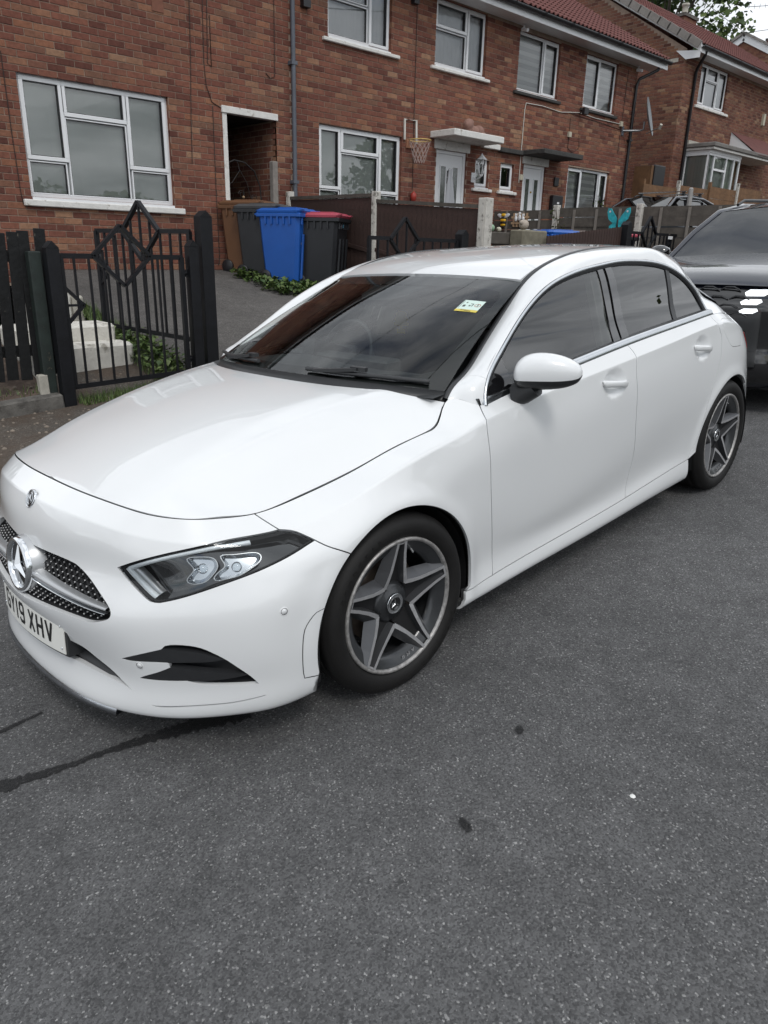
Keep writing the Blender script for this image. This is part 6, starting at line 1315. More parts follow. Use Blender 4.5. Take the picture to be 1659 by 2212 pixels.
# ------------------------------------------------------------------ brick houses
BL, BH = .235, .0825          # brick pitch
def brick_material(name, hue=1.0):
    m = bpy.data.materials.new(name); m.use_nodes = True; nt, b = nodes(m); L = nt.links.new
    g = nt.nodes.new('ShaderNodeNewGeometry'); s = nt.nodes.new('ShaderNodeSeparateXYZ'); L(g.outputs['Position'], s.inputs[0])
    def mth(op, a, c=None, v=None):
        n = nt.nodes.new('ShaderNodeMath'); n.operation = op
        if hasattr(a, 'links'): L(a, n.inputs[0])
        else: n.inputs[0].default_value = a
        if c is not None:
            if hasattr(c, 'links'): L(c, n.inputs[1])
            else: n.inputs[1].default_value = c
        return n.outputs[0]
    row = mth('FLOOR', mth('DIVIDE', mth('ADD', s.outputs['Z'], .004), BH))
    odd = mth('MULTIPLY', mth('MODULO', mth('ABSOLUTE', row), 2.0), .5)
    col = mth('FLOOR', mth('ADD', mth('DIVIDE', mth('ADD', s.outputs['X'], s.outputs['Y']), BL), odd))
    cb = nt.nodes.new('ShaderNodeCombineXYZ'); L(col, cb.inputs[0]); L(row, cb.inputs[1])
    wn = nt.nodes.new('ShaderNodeTexWhiteNoise'); wn.noise_dimensions = '2D'; L(cb.outputs[0], wn.inputs['Vector'])
    r = nt.nodes.new('ShaderNodeValToRGB'); e = r.color_ramp.elements
    e[0].position = 0; e[0].color = (.105 * hue, .042, .032, 1); e[1].position = 1; e[1].color = (.28 * hue, .165, .105, 1)
    for p_, c_ in ((.18, (.150, .060, .044)), (.42, (.180, .073, .052)), (.62, (.205, .086, .058)), (.78, (.170, .089, .061)), (.92, (.235, .104, .063))):
        x = e.new(p_); x.color = (c_[0] * hue, c_[1], c_[2], 1)
    L(wn.outputs['Value'], r.inputs[0])
    def noise(sc, d=5, ro=.65):
        n = nt.nodes.new('ShaderNodeTexNoise'); n.inputs['Scale'].default_value = sc; n.inputs['Detail'].default_value = d; n.inputs['Roughness'].default_value = ro; L(g.outputs['Position'], n.inputs['Vector']); return n.outputs['Fac']
    def rmp(f, p0, a, p1, c):
        q = nt.nodes.new('ShaderNodeValToRGB'); q.color_ramp.elements[0].position = p0; q.color_ramp.elements[0].color = (*a, 1); q.color_ramp.elements[1].position = p1; q.color_ramp.elements[1].color = (*c, 1); L(f, q.inputs[0]); return q.outputs[0]
    def mixc(f, a, c, mode):
        x = nt.nodes.new('ShaderNodeMix'); x.data_type = 'RGBA'; x.blend_type = mode
        if hasattr(f, 'links'): L(f, x.inputs[0])
        else: x.inputs[0].default_value = f
        L(a, x.inputs[6]); L(c, x.inputs[7]); return x.outputs[2]
    c = mixc(1.0, r.outputs[0], rmp(noise(28), .25, (.70,) * 3, .75, (1.28,) * 3), 'MULTIPLY')
    c = mixc(1.0, c, rmp(noise(.8), .3, (.86, .86, .88), .7, (1.12, 1.10, 1.06)), 'MULTIPLY')
    pale = nt.nodes.new('ShaderNodeRGB'); pale.outputs[0].default_value = (.38, .28, .20, 1)
    c = mixc(rmp(noise(11, 7, .75), .63, (0, 0, 0), .80, (.55, .55, .55)), c, pale.outputs[0], 'MIX')
    L(c, b.inputs['Base Color']); b.inputs['Roughness'].default_value = .9; b.inputs['Specular IOR Level'].default_value = .25
    bp = nt.nodes.new('ShaderNodeBump'); bp.inputs['Strength'].default_value = .5; bp.inputs['Distance'].default_value = .006; L(noise(70), bp.inputs['Height']); L(bp.outputs[0], b.inputs['Normal'])
    return m
M_BRICK = brick_material('brick_red_brown'); M_BRICK2 = brick_material('brick_dark', .92)
M_MORTAR = mat('mortar', (.27, .20, .155), .95, var=.3, vscale=6, bump=.3, bscale=80)
M_UPVC = mat('white_upvc', (.72, .73, .74), .3, var=.03, vscale=3)
M_SILLW = mat('painted_sill', (.66, .65, .62), .8, var=.1, vscale=12, bump=.4, bscale=50, tint=(.34, .31, .27), tscale=7, tamt=.15)
M_SILLD = mat('dark_sill', (.045, .044, .042), .9, var=.4, vscale=14, bump=.5)
M_GLASSH = glass('house_glass', (.97, .98, .97), 1.9)
M_BLIND = mat('blind_fabric', (.78, .84, .79), .9)
M_ZEBRA = mat('striped_blind', (.80, .81, .80), .8); M_ZEBRA2 = mat('striped_blind_dark', (.58, .59, .59), .8)
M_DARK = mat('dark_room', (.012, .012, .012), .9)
M_PIPEG = mat('grey_pipe', (.085, .095, .115), .5, var=.2, vscale=4)
M_PIPEB = mat('black_pipe', (.012, .012, .014), .4)
M_TILE = mat('roof_tile_red', (.115, .038, .032), .85, var=.25, vscale=5, bump=.2)
M_TILEG = mat('roof_tile_grey', (.20, .185, .17), .85, var=.2, vscale=5)
M_WIRE = mat('cable_brown', (.030, .018, .015), .7); M_WIREW = mat('cable_white', (.5, .48, .44), .6)
M_LEAD = mat('felt_roof', (.16, .15, .14), .85, var=.3, vscale=5)

def split_rects(x0, x1, z0, z1, holes):
    xs = sorted({x0, x1, *[min(max(h[k], x0), x1) for h in holes for k in (0, 1)]}); zs = sorted({z0, z1, *[min(max(h[k], z0), z1) for h in holes for k in (2, 3)]}); out = []
    for a, b in zip(xs[:-1], xs[1:]):
        for c, d in zip(zs[:-1], zs[1:]):
            mx, mz = (a + b) / 2, (c + d) / 2
            if not any(h[0] < mx < h[1] and h[2] < mz < h[3] for h in holes):
                out.append((a, b, c, d))
    return out
def brick_wall(parent, s0, s1, z0, z1, holes, face, plane, m, limit=300, near=None, gable=None, single=True):
    """face 'Y': wall at y=plane facing +y, s is x. face 'X': wall at x=plane facing +x, s is y. holes (s0,s1,z0,z1). gable(s)->max z"""
    P = (lambda s, d, z: (s, plane + d, z)) if face == 'Y' else (lambda s, d, z: (plane + d, s, z))
    off = plane                                    # keep brick cells in step with the material: (x + y) / BL
    w = MB()
    for a, b, c, d in split_rects(s0, s1, z0, z1, holes):
        if gable is None:
            q = [P(a, 0, c), P(b, 0, c), P(b, 0, d), P(a, 0, d)]
            w.add(q if face == 'X' else q[::-1], [(0, 1, 2, 3)])
    if gable is not None:
        ss = np.linspace(s0, s1, 41); V = []
        for s in ss: V += [P(s, 0, z0), P(s, 0, min(z1, gable(s)))]
        w.add(V, [((2 * i, 2 * i + 2, 2 * i + 3, 2 * i + 1)) for i in range(40)])
    wall = w.build('wall', M_MORTAR, parent)
    for h in holes:                                 # brick reveals
        rv = MB(); a, b, c, d = h; t = -.10
        for q in ([P(a, 0, c), P(a, 0, d), P(a, t, d), P(a, t, c)], [P(b, 0, c), P(b, t, c), P(b, t, d), P(b, 0, d)], [P(a, 0, d), P(b, 0, d), P(b, t, d), P(a, t, d)], [P(a, 0, c), P(a, t, c), P(b, t, c), P(b, 0, c)]):
            rv.add(q, [(0, 1, 2, 3)])
        rv.build('reveal', m, wall)
    rows = int((z1 - z0) / BH) + 2; k0 = int(math.floor((z0 + .004) / BH)); full = []; joined = MB(); G = .010
    for k in range(k0, k0 + rows):
        za, zb = k * BH - .004 + G / 2, (k + 1) * BH - .004 - G / 2
        if zb > z1 or za < z0 - .03: continue
        odd = .5 * (abs(k) % 2)
        n0 = int(math.floor((s0 + off) / BL + odd)); n1 = int(math.ceil((s1 + off) / BL + odd))
        for n in range(n0, n1):
            a, b = (n - odd) * BL - off + G / 2, (n + 1 - odd) * BL - off - G / 2
            a = max(a, s0); b = min(b, s1)
            if b - a < .03: continue
            if gable is not None and min(gable(a), gable(b)) < zb - .01: continue
            segs = [(a, b)]
            for h in holes:
                if h[2] < (za + zb) / 2 + .012 and h[3] > (za + zb) / 2 - .012:
                    ns = []
                    for q0, q1 in segs:
                        if h[1] <= q0 or h[0] >= q1: ns.append((q0, q1)); continue
                        if h[0] - q0 > .03: ns.append((q0, h[0]))
                        if q1 - h[1] > .03: ns.append((h[1], q1))
                    segs = ns
            for q0, q1 in segs:
                d = .007 + random.uniform(-.0012, .0014)
                if abs(q1 - q0 - (BL - G)) < 1e-4 and single: full.append((q0, q1, za, zb, d))
                else: _brick(joined, P, q0, q1, za, zb, d, face)
    if near is not None and full:
        full.sort(key=lambda q: (q[0] + q[1] - 2 * near[0]) ** 2 / 4 + (q[2] - near[1]) ** 2 * 1.6)
        vis = [q for q in full if near[2] <= (q[0] + q[1]) / 2 <= near[3] and q[2] >= near[4] and q[2] <= near[5]]
        rest = [q for q in full if not (near[2] <= (q[0] + q[1]) / 2 <= near[3] and q[2] >= near[4] and q[2] <= near[5])]
        pick, rest = vis[:limit], vis[limit:] + rest
    else:
        pick, rest = full[:limit], full[limit:]
    bb = MB(); hl, hh = (BL - G) / 2, (BH - G) / 2
    Pl = (lambda s, d, z: (s, d, z)) if face == 'Y' else (lambda s, d, z: (d, s, z))
    _brick(bb, Pl, -hl, hl, -hh, hh, 0.0, face, depth=.014); bm1 = bb.mesh('brick', m)
    for q0, q1, za, zb, d in pick:
        o = bpy.data.objects.new('brick', bm1); COL.objects.link(o); o.parent = wall
        o.location = P((q0 + q1) / 2, d, (za + zb) / 2)
    for q0, q1, za, zb, d in rest: _brick(joined, P, q0, q1, za, zb, d, face)
    j = joined.build('bricks', m, wall); j['kind'] = 'stuff'
    return wall
def _brick(mb, P, a, b, c, d, t, face, depth=.014, bv=.003):
    V = [P(a + bv, t, c + bv), P(b - bv, t, c + bv), P(b - bv, t, d - bv), P(a + bv, t, d - bv), P(a, t - bv, c), P(b, t - bv, c), P(b, t - bv, d), P(a, t - bv, d), P(a, t - depth, c), P(b, t - depth, c), P(b, t - depth, d), P(a, t - depth, d)]
    F_ = [(0, 1, 2, 3)] + [(i, i + 4, (i + 1) % 4 + 4, (i + 1) % 4) for i in range(4)] + [(i + 4, i + 8, (i + 1) % 4 + 8, (i + 1) % 4 + 4) for i in range(4)]
    if face == 'Y': F_ = [f[::-1] for f in F_]
    mb.add(V, F_)
# ---- windows (wall facing +y at y = YW)
def window(parent, x0, x1, z0, z1, yw, lights, blind='vertical', sill=None, sillmat=None, back=.055, frame=.055, dark_top=0.):
    """lights: list of (xa, xb, za, zb, opening) in world coords, x decreasing to the viewer's right"""
    w = empty('window', (0, 0, 0), parent=parent)
    xa, xb = min(x0, x1), max(x0, x1); y1 = yw - back; y0 = y1 - .06
    f = MB(); t = frame
    f.box(xa, xb, y0, y1, z0, z0 + t, b=.006); f.box(xa, xb, y0, y1, z1 - t, z1, b=.006); f.box(xa, xa + t, y0, y1, z0 + t, z1 - t); f.box(xb - t, xb, y0, y1, z0 + t, z1 - t)
    f.build('frame', M_UPVC, w)
    for (a, b, c, d, op) in lights:
        a, b = min(a, b), max(a, b)
        s = .05 if op else .018; yo = y1 + (.014 if op else .002)
        sh = MB()
        sh.box(a, b, y0 - .004, yo, c, c + s, b=.004); sh.box(a, b, y0 - .004, yo, d - s, d, b=.004); sh.box(a, a + s, y0 - .004, yo, c + s, d - s); sh.box(b - s, b, y0 - .004, yo, c + s, d - s)
        g = MB(); k = .008
        g.box(a + s, a + s + k, y0, yo - .012, c + s, d - s); g.box(b - s - k, b - s, y0, yo - .012, c + s, d - s); g.box(a + s + k, b - s - k, y0, yo - .012, c + s, c + s + k); g.box(a + s + k, b - s - k, y0, yo - .012, d - s - k, d - s)
        sash = sh.build('sash', M_UPVC, w); g.build('gasket', M_PIPEB, sash)
        tw = random.uniform(-.004, .004)
        p_ = MB(); p_.add([(a + s, y1 - .025 + tw, c + s), (b - s, y1 - .025 - tw, c + s), (b - s, y1 - .025 - tw * .5, d - s), (a + s, y1 - .025 + tw * .5, d - s)], [(3, 2, 1, 0)])
        p_.build('pane', M_GLASSH, w)
    # mullion bars between the lights
    xs = sorted({round(v, 3) for l in lights for v in l[:2]}); 
    bl = MB()
    yb = y0 - .035
    if blind == 'vertical':
        n = max(2, int((xb - xa) / .089)); 
        s_ = MB(); hw = .046; s_.add([(-hw, .008, z0 + .03), (hw, -.008, z0 + .03), (hw, -.008, z1 - .03), (-hw, .008, z1 - .03)], [(0, 1, 2, 3)]); sm__ = s_.mesh('blind_slat', M_BLIND)
        for i in range(n):
            o = bpy.data.objects.new('blind_slat', sm__); COL.objects.link(o); o.parent = w; o.location = (xa + .03 + (i + .5) * (xb - xa - .06) / n, yb, 0); o.rotation_euler = (0, 0, random.uniform(-.06, .06))
    elif blind == 'striped':
        n = int((z1 - z0) / .075)
        for i in range(n):
            q = MB(); za = z0 + .02 + i * .075; q.box(xa + .02, xb - .02, yb - .003 - .002 * (i % 2), yb, za, min(za + .0735, z1 - .01)); q.build('blind_band', M_ZEBRA if i % 2 else M_ZEBRA2, w)
    elif blind == 'curtain':
        n = 40; V = []
        for i in range(n + 1):
            x = xa + .03 + (xb - xa - .06) * i / n; V += [(x, yb + .012 * math.sin(i * 1.9), z0 + .02), (x, yb + .012 * math.sin(i * 1.9 + .3), z1 - .02)]
        q = MB(); q.add(V, [(2 * i, 2 * i + 2, 2 * i + 3, 2 * i + 1) for i in range(n)], True); q.build('net_curtain', mat('net_curtain', (.80, .82, .85), .9), w)
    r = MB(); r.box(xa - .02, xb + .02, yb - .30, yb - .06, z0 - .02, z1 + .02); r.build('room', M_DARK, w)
    if sill:
        q = MB(); q.box(min(sill[:2]), max(sill[:2]), yw - .09, yw + .065, sill[2], sill[3], b=.01); q.build('sill', sillmat or M_SILLW, w)
        q = MB(); q.box(xa + .01, xb - .01, yw - .085, yw + .02, sill[3] + .001, z0 - .001); q.build('sill_board', M_UPVC, w)
    return w
def pipe(name, pts, r, m, parent, n=10): return MB().tube(pts, r, n).build(name, m, parent)
def wire(name, pts, r, m, parent): return MB().tube(pts, r, 5).build(name, m, parent)
YW = -8.2
EAVE = 5.82
# ---- house with the large left window
hA = empty('terrace_house', (-3, -8.2, 1.1)); tag(hA, 'red brick terrace house with a five-pane blinded window beside the white-framed passage', 'house', 'brick terrace houses'); hA.location = (0, 0, 0)
winA = (-4.13, -2.10, 2.05, 3.48); pasA = (-5.98, -5.00, 0.9, 3.39)
brick_wall(hA, -6.285, .9, .95, EAVE, [winA, pasA], 'Y', YW, M_BRICK, near=(-3.6, 2.6, -6.28, -1.55, 1.1, 5.2))
window(hA, -4.13, -2.10, 2.05, 3.48, YW, [(-2.63, -2.14, 2.09, 2.49, 0), (-2.66, -2.13, 2.50, 3.45, 1), (-3.50, -2.66, 2.09, 3.04, 0), (-3.52, -2.65, 3.05, 3.45, 1), (-4.09, -3.53, 2.09, 2.48, 0), (-4.10, -3.51, 2.49, 3.45, 1)], sill=(-4.27, -1.99, 1.935, 2.015))
l_ = MB(); l_.box(-6.0, -4.985, YW - .08, YW + .035, 3.385, 3.48, b=.006); l_.build('passage_lintel', M_SILLW, hA)
l_ = MB(); l_.box(-5.075, -5.0, YW - .10, YW + .012, 1.0, 3.384); l_.build('passage_jamb', M_SILLW, hA)
# passage tunnel
t_ = MB(); t_.add([(-5.98, YW, 1.0), (-5.98, YW - 5, 1.0), (-5.98, YW - 5, 3.45), (-5.98, YW, 3.45)], [(0, 1, 2, 3)]); t_.build('passage_back', M_MORTAR, hA)
brick_wall(hA, YW - 4.0, YW - .02, 1.05, 3.40, [], 'X', -5.985, M_BRICK, limit=0)
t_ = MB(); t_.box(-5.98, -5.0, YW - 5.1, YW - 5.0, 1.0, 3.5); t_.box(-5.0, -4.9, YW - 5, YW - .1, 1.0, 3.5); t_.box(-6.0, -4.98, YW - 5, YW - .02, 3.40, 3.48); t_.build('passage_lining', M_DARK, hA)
fl_ = MB(); fl_.box(-5.98, -5.0, YW - 5, YW + .02, 1.05, 1.14); fl_.build('passage_floor', M_CONC, hA)
for pts in ([(-1.95, 3.66), (-1.955, 2.8), (-1.97, 2.1), (-1.985, 1.96), (-2.03, 1.93)], [(-4.83, 4.90), (-4.80, 4.2), (-4.79, 3.99), (-4.85, 3.95), (-4.86, 4.6)], [(-4.76, 4.9), (-4.73, 4.0), (-4.75, 3.70), (-4.83, 3.50), (-4.98, 3.44)], [(-4.84, 3.45), (-4.83, 2.5), (-4.83, 1.3), (-4.80, 1.22)], [(-5.98, 5.1), (-5.97, 4.3), (-5.965, 4.0), (-5.88, 3.96), (-5.80, 4.02)], [(-4.55, 4.80), (-4.52, 4.0), (-4.47, 3.2), (-4.45, 2.65)], [(-4.30, 1.93), (-4.55, 1.93)], [(-4.05, 5.0), (-4.3, 4.93), (-4.50, 4.97), (-4.52, 5.05)]):
    wire('cable', [(x, YW + .016, z) for x, z in pts], .0055, M_WIRE, hA)
q = MB(); q.box(-4.15, -3.98, YW + .004, YW + .016, 4.48, 4.70); q.build('patched_brick', mat('patch_brick', (.20, .085, .055), .9, var=.3), hA)
# iron gate inside the passage with its post and the hanging charms
ig = empty('iron_gate', (-5.5, YW - .35, 1.14)); tag(ig, 'thin wrought iron gate with arched top inside the dark passage', 'gate')
M_IRON = mat('dark_iron', (.022, .02, .02), .5)
b = MB(); y_ = 0
b.tube([(.44, 0, 0), (.44, 0, 1.12), (.40, 0, 1.40), (.28, 0, 1.58), (.10, 0, 1.66), (-.10, 0, 1.64), (-.28, 0, 1.52), (-.38, 0, 1.30), (-.40, 0, 1.02), (-.40, 0, 0)], .012, 6)
b.build('gate_frame', M_IRON, ig)
b = MB(); b.tube([(.44, 0, 1.08), (-.40, 0, 1.03)], .009, 5); b.tube([(.44, 0, .1), (-.40, 0, .1)], .009, 5); b.build('gate_rail', M_IRON, ig)
for x in (.30, .18, .06, -.06, -.18, -.30): MB().tube([(x, 0, .1), (x, 0, 1.06)], .006, 5).build('gate_bar', M_IRON, ig)
for c_ in ((.27, 1.15), (-.02, 1.17), (-.26, 1.12)):
    MB().tube([(c_[0] + .06 * math.cos(a) * (1 - a / 14), 0, c_[1] + .06 * math.sin(a) * (1 - a / 14)) for a in np.linspace(0, 8, 22)], .005, 5).build('scroll', M_IRON, ig)
MB().tube([(.40, 0, 1.22), (.15, 0, 1.33), (.0, 0, 1.52), (.04, 0, 1.64)], .006, 5).build('scroll', M_IRON, ig); MB().tube([(-.20, 0, 1.10), (-.12, 0, 1.35), (.02, 0, 1.55)], .006, 5).build('scroll', M_IRON, ig)
b = MB(); b.box(-.05, .05, -.05, .05, 0, 1.68, b=.008); o = b.build('timber_post', mat('grey_timber', (.22, .20, .18), .9, var=.25, vscale=10), None, (-5.90, YW + .02, 1.12)); tag(o, 'weathered grey timber post at the right side of the passage', 'post')
ch = empty('wind_charm', (-5.52, YW - .30, 2.1)); tag(ch, 'hanging shell and wood charm string on the iron passage gate', 'ornament')
for z, w_, h_, c_ in ((.16, .05, .05, (.35, .24, .14)), (.05, .08, .13, (.45, .30, .18)), (-.08, .05, .05, (.50, .22, .06)), (-.19, .12, .06, (.55, .52, .45)), (-.27, .05, .06, (.5, .22, .06)), (-.37, .06, .05, (.5, .24, .06))):
    b = MB(); b.lathe([(0, h_ / 2), (w_ * .35, h_ * .3), (w_ / 2, 0), (w_ * .3, -h_ * .3), (0, -h_ / 2)], 8, axis='z'); o = b.build('charm', mat('charm_%d' % int(z * 100 + 50), c_, .6), ch); o.location = (0, 0, z)
MB().tube([(0, 0, .28), (0, 0, -.4)], .003, 4).build('thread', M_IRON, ch)
# ---- middle house
hB = empty('terrace_house'); tag(hB, 'middle brick terrace house with white door 41 under a pale concrete canopy', 'house', 'brick terrace houses')
wM = (-8.76, -6.84, 2.05, 3.46); w1 = (-8.43, -7.03, 4.74, 5.80); w2 = (-10.96, -9.54, 4.74, 5.80); dB = (-10.57, -9.69, 1.15, 3.36); sB = (-11.28, -10.85, 2.77, 3.29)
brick_wall(hB, -11.5, -6.287, 1.0, EAVE, [wM, w1, w2, dB, sB], 'Y', YW, M_BRICK, near=(-7.5, 4.0, -11.5, -6.29, 2.3, 5.8))
window(hB, -8.76, -6.84, 2.05, 3.46, YW, [(-7.32, -6.88, 2.09, 2.47, 0), (-7.34, -6.87, 2.48, 3.43, 1), (-8.22, -7.35, 2.09, 3.07, 0), (-8.23, -7.35, 3.08, 3.43, 1), (-8.72, -8.25, 2.09, 2.47, 0), (-8.73, -8.24, 2.48, 3.43, 1)])
window(hB, -8.43, -7.03, 4.74, 5.80, YW, [(-7.93, -7.07, 4.78, 5.30, 0), (-7.93, -7.07, 5.32, 5.78, 0), (-8.41, -7.96, 4.77, 5.78, 1)], 'curtain', sill=(-8.61, -6.91, 4.655, 4.71))
window(hB, -10.96, -9.54, 4.74, 5.80, YW, [(-10.42, -9.58, 4.78, 5.34, 0), (-10.43, -9.57, 5.36, 5.77, 1), (-10.94, -10.45, 4.77, 5.77, 1)], 'curtain', sill=(-11.08, -9.42, 4.655, 4.71))
window(hB, -11.28, -10.85, 2.77, 3.29, YW, [(-11.25, -10.88, 2.80, 3.26, 1)], 'striped', sill=(-11.36, -10.76, 2.69, 2.75))
M_DOOR = mat('white_door', (.70, .71, .72), .35)
def front_door(parent, x0, x1, z0, z1, num=None):
    d = empty('door', parent=parent); xa, xb = min(x0, x1), max(x0, x1)
    q = MB(); q.box(xa, xa + .06, YW - .10, YW - .03, z0, z1); q.box(xb - .06, xb, YW - .10, YW - .03, z0, z1); q.box(xa + .06, xb - .06, YW - .10, YW - .03, z1 - .06, z1); q.build('door_frame', M_UPVC, d)
    q = MB(); q.box(xa + .06, xb - .06, YW - .12, YW - .06, z0, z1 - .06); q.build('door_leaf', M_DOOR, d)
    w_ = (xb - xa - .12)
    for c in (.27, .73):
        cx = xa + .06 + w_ * c; g = MB(); g.box(cx - .07, cx + .07, YW - .07, YW - .054, z0 + .25, z1 - .28); g.build('door_glass', mat('obscure_glass', (.09, .10, .09), .12, coat=.6, var=.6, vscale=18), d)
        g = MB()
        for (a, b_, c_, e_) in ((cx - .09, cx - .07, z0 + .23, z1 - .26), (cx + .07, cx + .09, z0 + .23, z1 - .26), (cx - .07, cx + .07, z1 - .28, z1 - .26), (cx - .07, cx + .07, z0 + .23, z0 + .25)): g.box(a, b_, YW - .06, YW - .045, c_, e_)
        g.build('glazing_bead', M_UPVC, d)
    k = MB(); k.lathe([(0, .03), (.018, .02), (.022, 0)], 10, c=((xa + xb) / 2, YW - .06, z0 + 1.55)); k.build('door_knocker', mat('brass', (.45, .30, .08), .3, metal=1.), d)
    if num:
        for i, chx in enumerate(num):
            pl_ = MB(); pl_.box(-.045, .045, -.002, 0, -.055, .055); o = pl_.build('number_plaque', mat('number_black', (.02, .02, .02), .4), d, ((xa + xb) / 2 + .01, YW - .052, z1 - .40 - i * .125))
            me = text_mesh(chx, .11, .001, .003); me.materials.append(M_UPVC); t = link('door_number', me, o, (0, .002, 0), (math.pi / 2, 0, math.pi))
    return d
front_door(hB, -10.57, -9.69, 1.2, 3.36, '41')
q = MB(); q.box(-10.62, -9.62, YW - .02, YW + .04, 3.361, 3.52); q.build('door_head', M_SILLW, hB)
q = MB(); q.box(-10.95, -9.50, YW - .05, YW + .62, 3.525, 3.64, b=.012); q.build('door_canopy', M_SILLW, hB)
q = MB(); q.box(-11.5, -10.97, YW - .02, YW + .10, 3.50, 3.60, b=.01); q.build('stone_band', M_SILLW, hB)
pipe('downpipe', [(-6.28, YW + .075, 1.15), (-6.28, YW + .075, 5.75)], .036, M_PIPEG, hB)
for z in (2.5, 4.2): MB().box(-6.335, -6.225, YW, YW + .115, z, z + .05).build('pipe_clip', M_PIPEG, hB)
wire('cable', [(-9.03, YW + .016, 5.8), (-9.04, YW + .016, 3.7), (-9.06, YW + .016, 2.6)], .006, M_WIRE, hB)
wp_ = MB(); wp_.tube([(-8.80, YW + .03, 3.42), (-8.79, YW + .03, 3.75), (-9.09, YW + .03, 3.76), (-9.11, YW + .03, 3.38)], .022, 8); wp_.build('white_pipe', M_WIREW, hB)
q = MB(); q.box(-9.0, -8.88, YW + .005, YW + .10, 5.55, 5.70); q.build('junction_box', M_PIPEB, hB)
lt = MB(); lt.box(-6.62, -6.48, YW, YW + .10, 5.02, 5.12); lt.build('wall_lamp', M_PIPEB, hB)
# ---- third house
hC = empty('terrace_house'); tag(hC, 'end brick terrace house with satellite dish and black downpipe at its corner', 'house', 'brick terrace houses')
w3 = (-13.42, -11.99, 4.68, 5.74); w4 = (-15.77, -14.43, 4.68, 5.74); dC = (-13.24, -12.44, 1.15, 3.34); sC = (-12.12, -11.66, 2.77, 3.29); wR = (-15.90, -14.12, 1.55, 3.43)
brick_wall(hC, -16.65, -11.502, 1.1, EAVE, [w3, w4, dC, sC, wR], 'Y', YW, M_BRICK, near=(-13.5, 4.0, -16.65, -11.5, 2.3, 5.8))
window(hC, -13.42, -11.99, 4.68, 5.74, YW, [(-12.87, -12.02, 4.72, 5.71, 0), (-13.40, -12.90, 4.71, 5.71, 1)], 'striped', sill=(-13.52, -11.88, 4.60, 4.66), sillmat=M_SILLD)
window(hC, -15.77, -14.43, 4.68, 5.74, YW, [(-15.06, -14.46, 4.71, 5.71, 1), (-15.74, -15.08, 4.72, 5.71, 0)], 'striped', sill=(-15.87, -14.33, 4.60, 4.66), sillmat=M_SILLD)
window(hC, -12.12, -11.66, 2.77, 3.29, YW, [(-12.09, -11.69, 2.80, 3.26, 1)], 'none', sill=(-12.20, -11.58, 2.69, 2.75))
window(hC, -15.90, -14.12, 1.55, 3.43, YW, [(-14.74, -14.15, 1.60, 3.40, 1), (-15.50, -14.76, 1.60, 3.40, 0), (-15.87, -15.54, 1.60, 3.40, 1)], 'striped')
front_door(hC, -13.24, -12.44, 1.25, 3.34)
q = MB(); q.box(-13.30, -12.38, YW - .02, YW + .04, 3.341, 3.49); q.build('door_head', M_SILLW, hC)
q = MB(); q.box(-13.75, -12.30, YW - .05, YW + .62, 3.49, 3.585, b=.012); q.build('door_canopy', M_SILLD, hC)
q = MB(); q.box(-12.285, -11.52, YW - .02, YW + .10, 3.48, 3.57, b=.01); q.build('stone_band', M_SILLD, hC)
for pts in ([(-12.29, 2.95), (-12.29, 3.45), (-12.30, 4.35), (-12.33, 4.48), (-12.9, 4.50), (-13.6, 4.47), (-14.3, 4.55), (-15.0, 4.52), (-16.08, 4.53)],):
    wire('cable', [(x, YW + .02, z) for x, z in pts], .010, M_WIREW, hC)
wire('cable', [(-14.0, YW + .016, 4.4), (-14.0, YW + .016, 3.8), (-14.2, YW + .016, 3.72), (-14.45, YW + .016, 3.85), (-14.4, YW + .016, 4.1)], .006, M_WIRE, hC); wire('cable', [(-16.2, YW + .016, 5.7), (-16.15, YW + .016, 3.9)], .006, M_WIRE, hC); wire('cable', [(-13.9, YW + .016, 4.50), (-15.2, YW + .016, 4.46), (-16.4, YW + .016, 4.40)], .006, M_WIRE, hC)
for x, z, s in ((-12.34, 3.06, .10), (-14.0, 4.07, .10), (-16.12, 4.53, .10)):
    q = MB(); q.box(x - s / 2, x + s / 2, YW, YW + .06, z - s * .55, z + s * .55, b=.006); q.build('junction_box', mat('cream_plastic', (.45, .42, .33), .6), hC)
q = MB(); q.box(-13.74, -13.58, YW, YW + .05, 2.98, 3.16, b=.006); q.build('doorbell_box', M_PIPEB, hC)
for x in (-11.97, -16.50):
    c = MB(); c.tube([(x, YW + .10, 5.81), (x, YW + .10, 5.74)], .02, 8); c.tube([(x, YW + .06, 5.73), (x - .0, YW + .20, 5.70)], .036, 10); c.build('security_camera', M_UPVC, hC)
for x in (-13.61, -14.20):
    q = MB(); q.box(x - .11, x + .11, YW + .007, YW + .012, 5.64, 5.72)
    for i in range(3): q.box(x - .10, x + .10, YW + .012, YW + .018, 5.655 + i * .022, 5.668 + i * .022)
    q.build('air_brick', mat('air_brick', (.09, .035, .028), .9), hC)
fl = MB(); fl.box(-14.42, -14.26, YW + .12, YW + .20, 4.50, 4.64, b=.008); fl.tube([(-14.34, YW, 4.55), (-14.34, YW + .14, 4.57)], .015, 6); fl.build('flood_lamp', M_PIPEB, hC)
pipe('downpipe', [(-16.54, YW + .06, 1.3), (-16.57, YW + .06, 5.42), (-16.60, YW + .10, 5.55), (-16.95, YW + .36, 5.76), (-16.97, YW + .40, 5.92)], .036, M_PIPEB, hC)
for z in (2.6, 4.2): MB().box(-16.62, -16.50, YW, YW + .10, z, z + .04).build('pipe_clip', M_PIPEB, hC)
# side wall closes the end of the terrace
sw = MB(); sw.add([(-16.65, YW, 1.0), (-16.65, YW - 8, 1.0), (-16.65, YW - 8, 5.8), (-16.65, YW - 4, 8.2), (-16.65, YW, 5.8)], [(4, 3, 2, 1, 0)]); sw.build('side_wall', M_BRICK, hC)
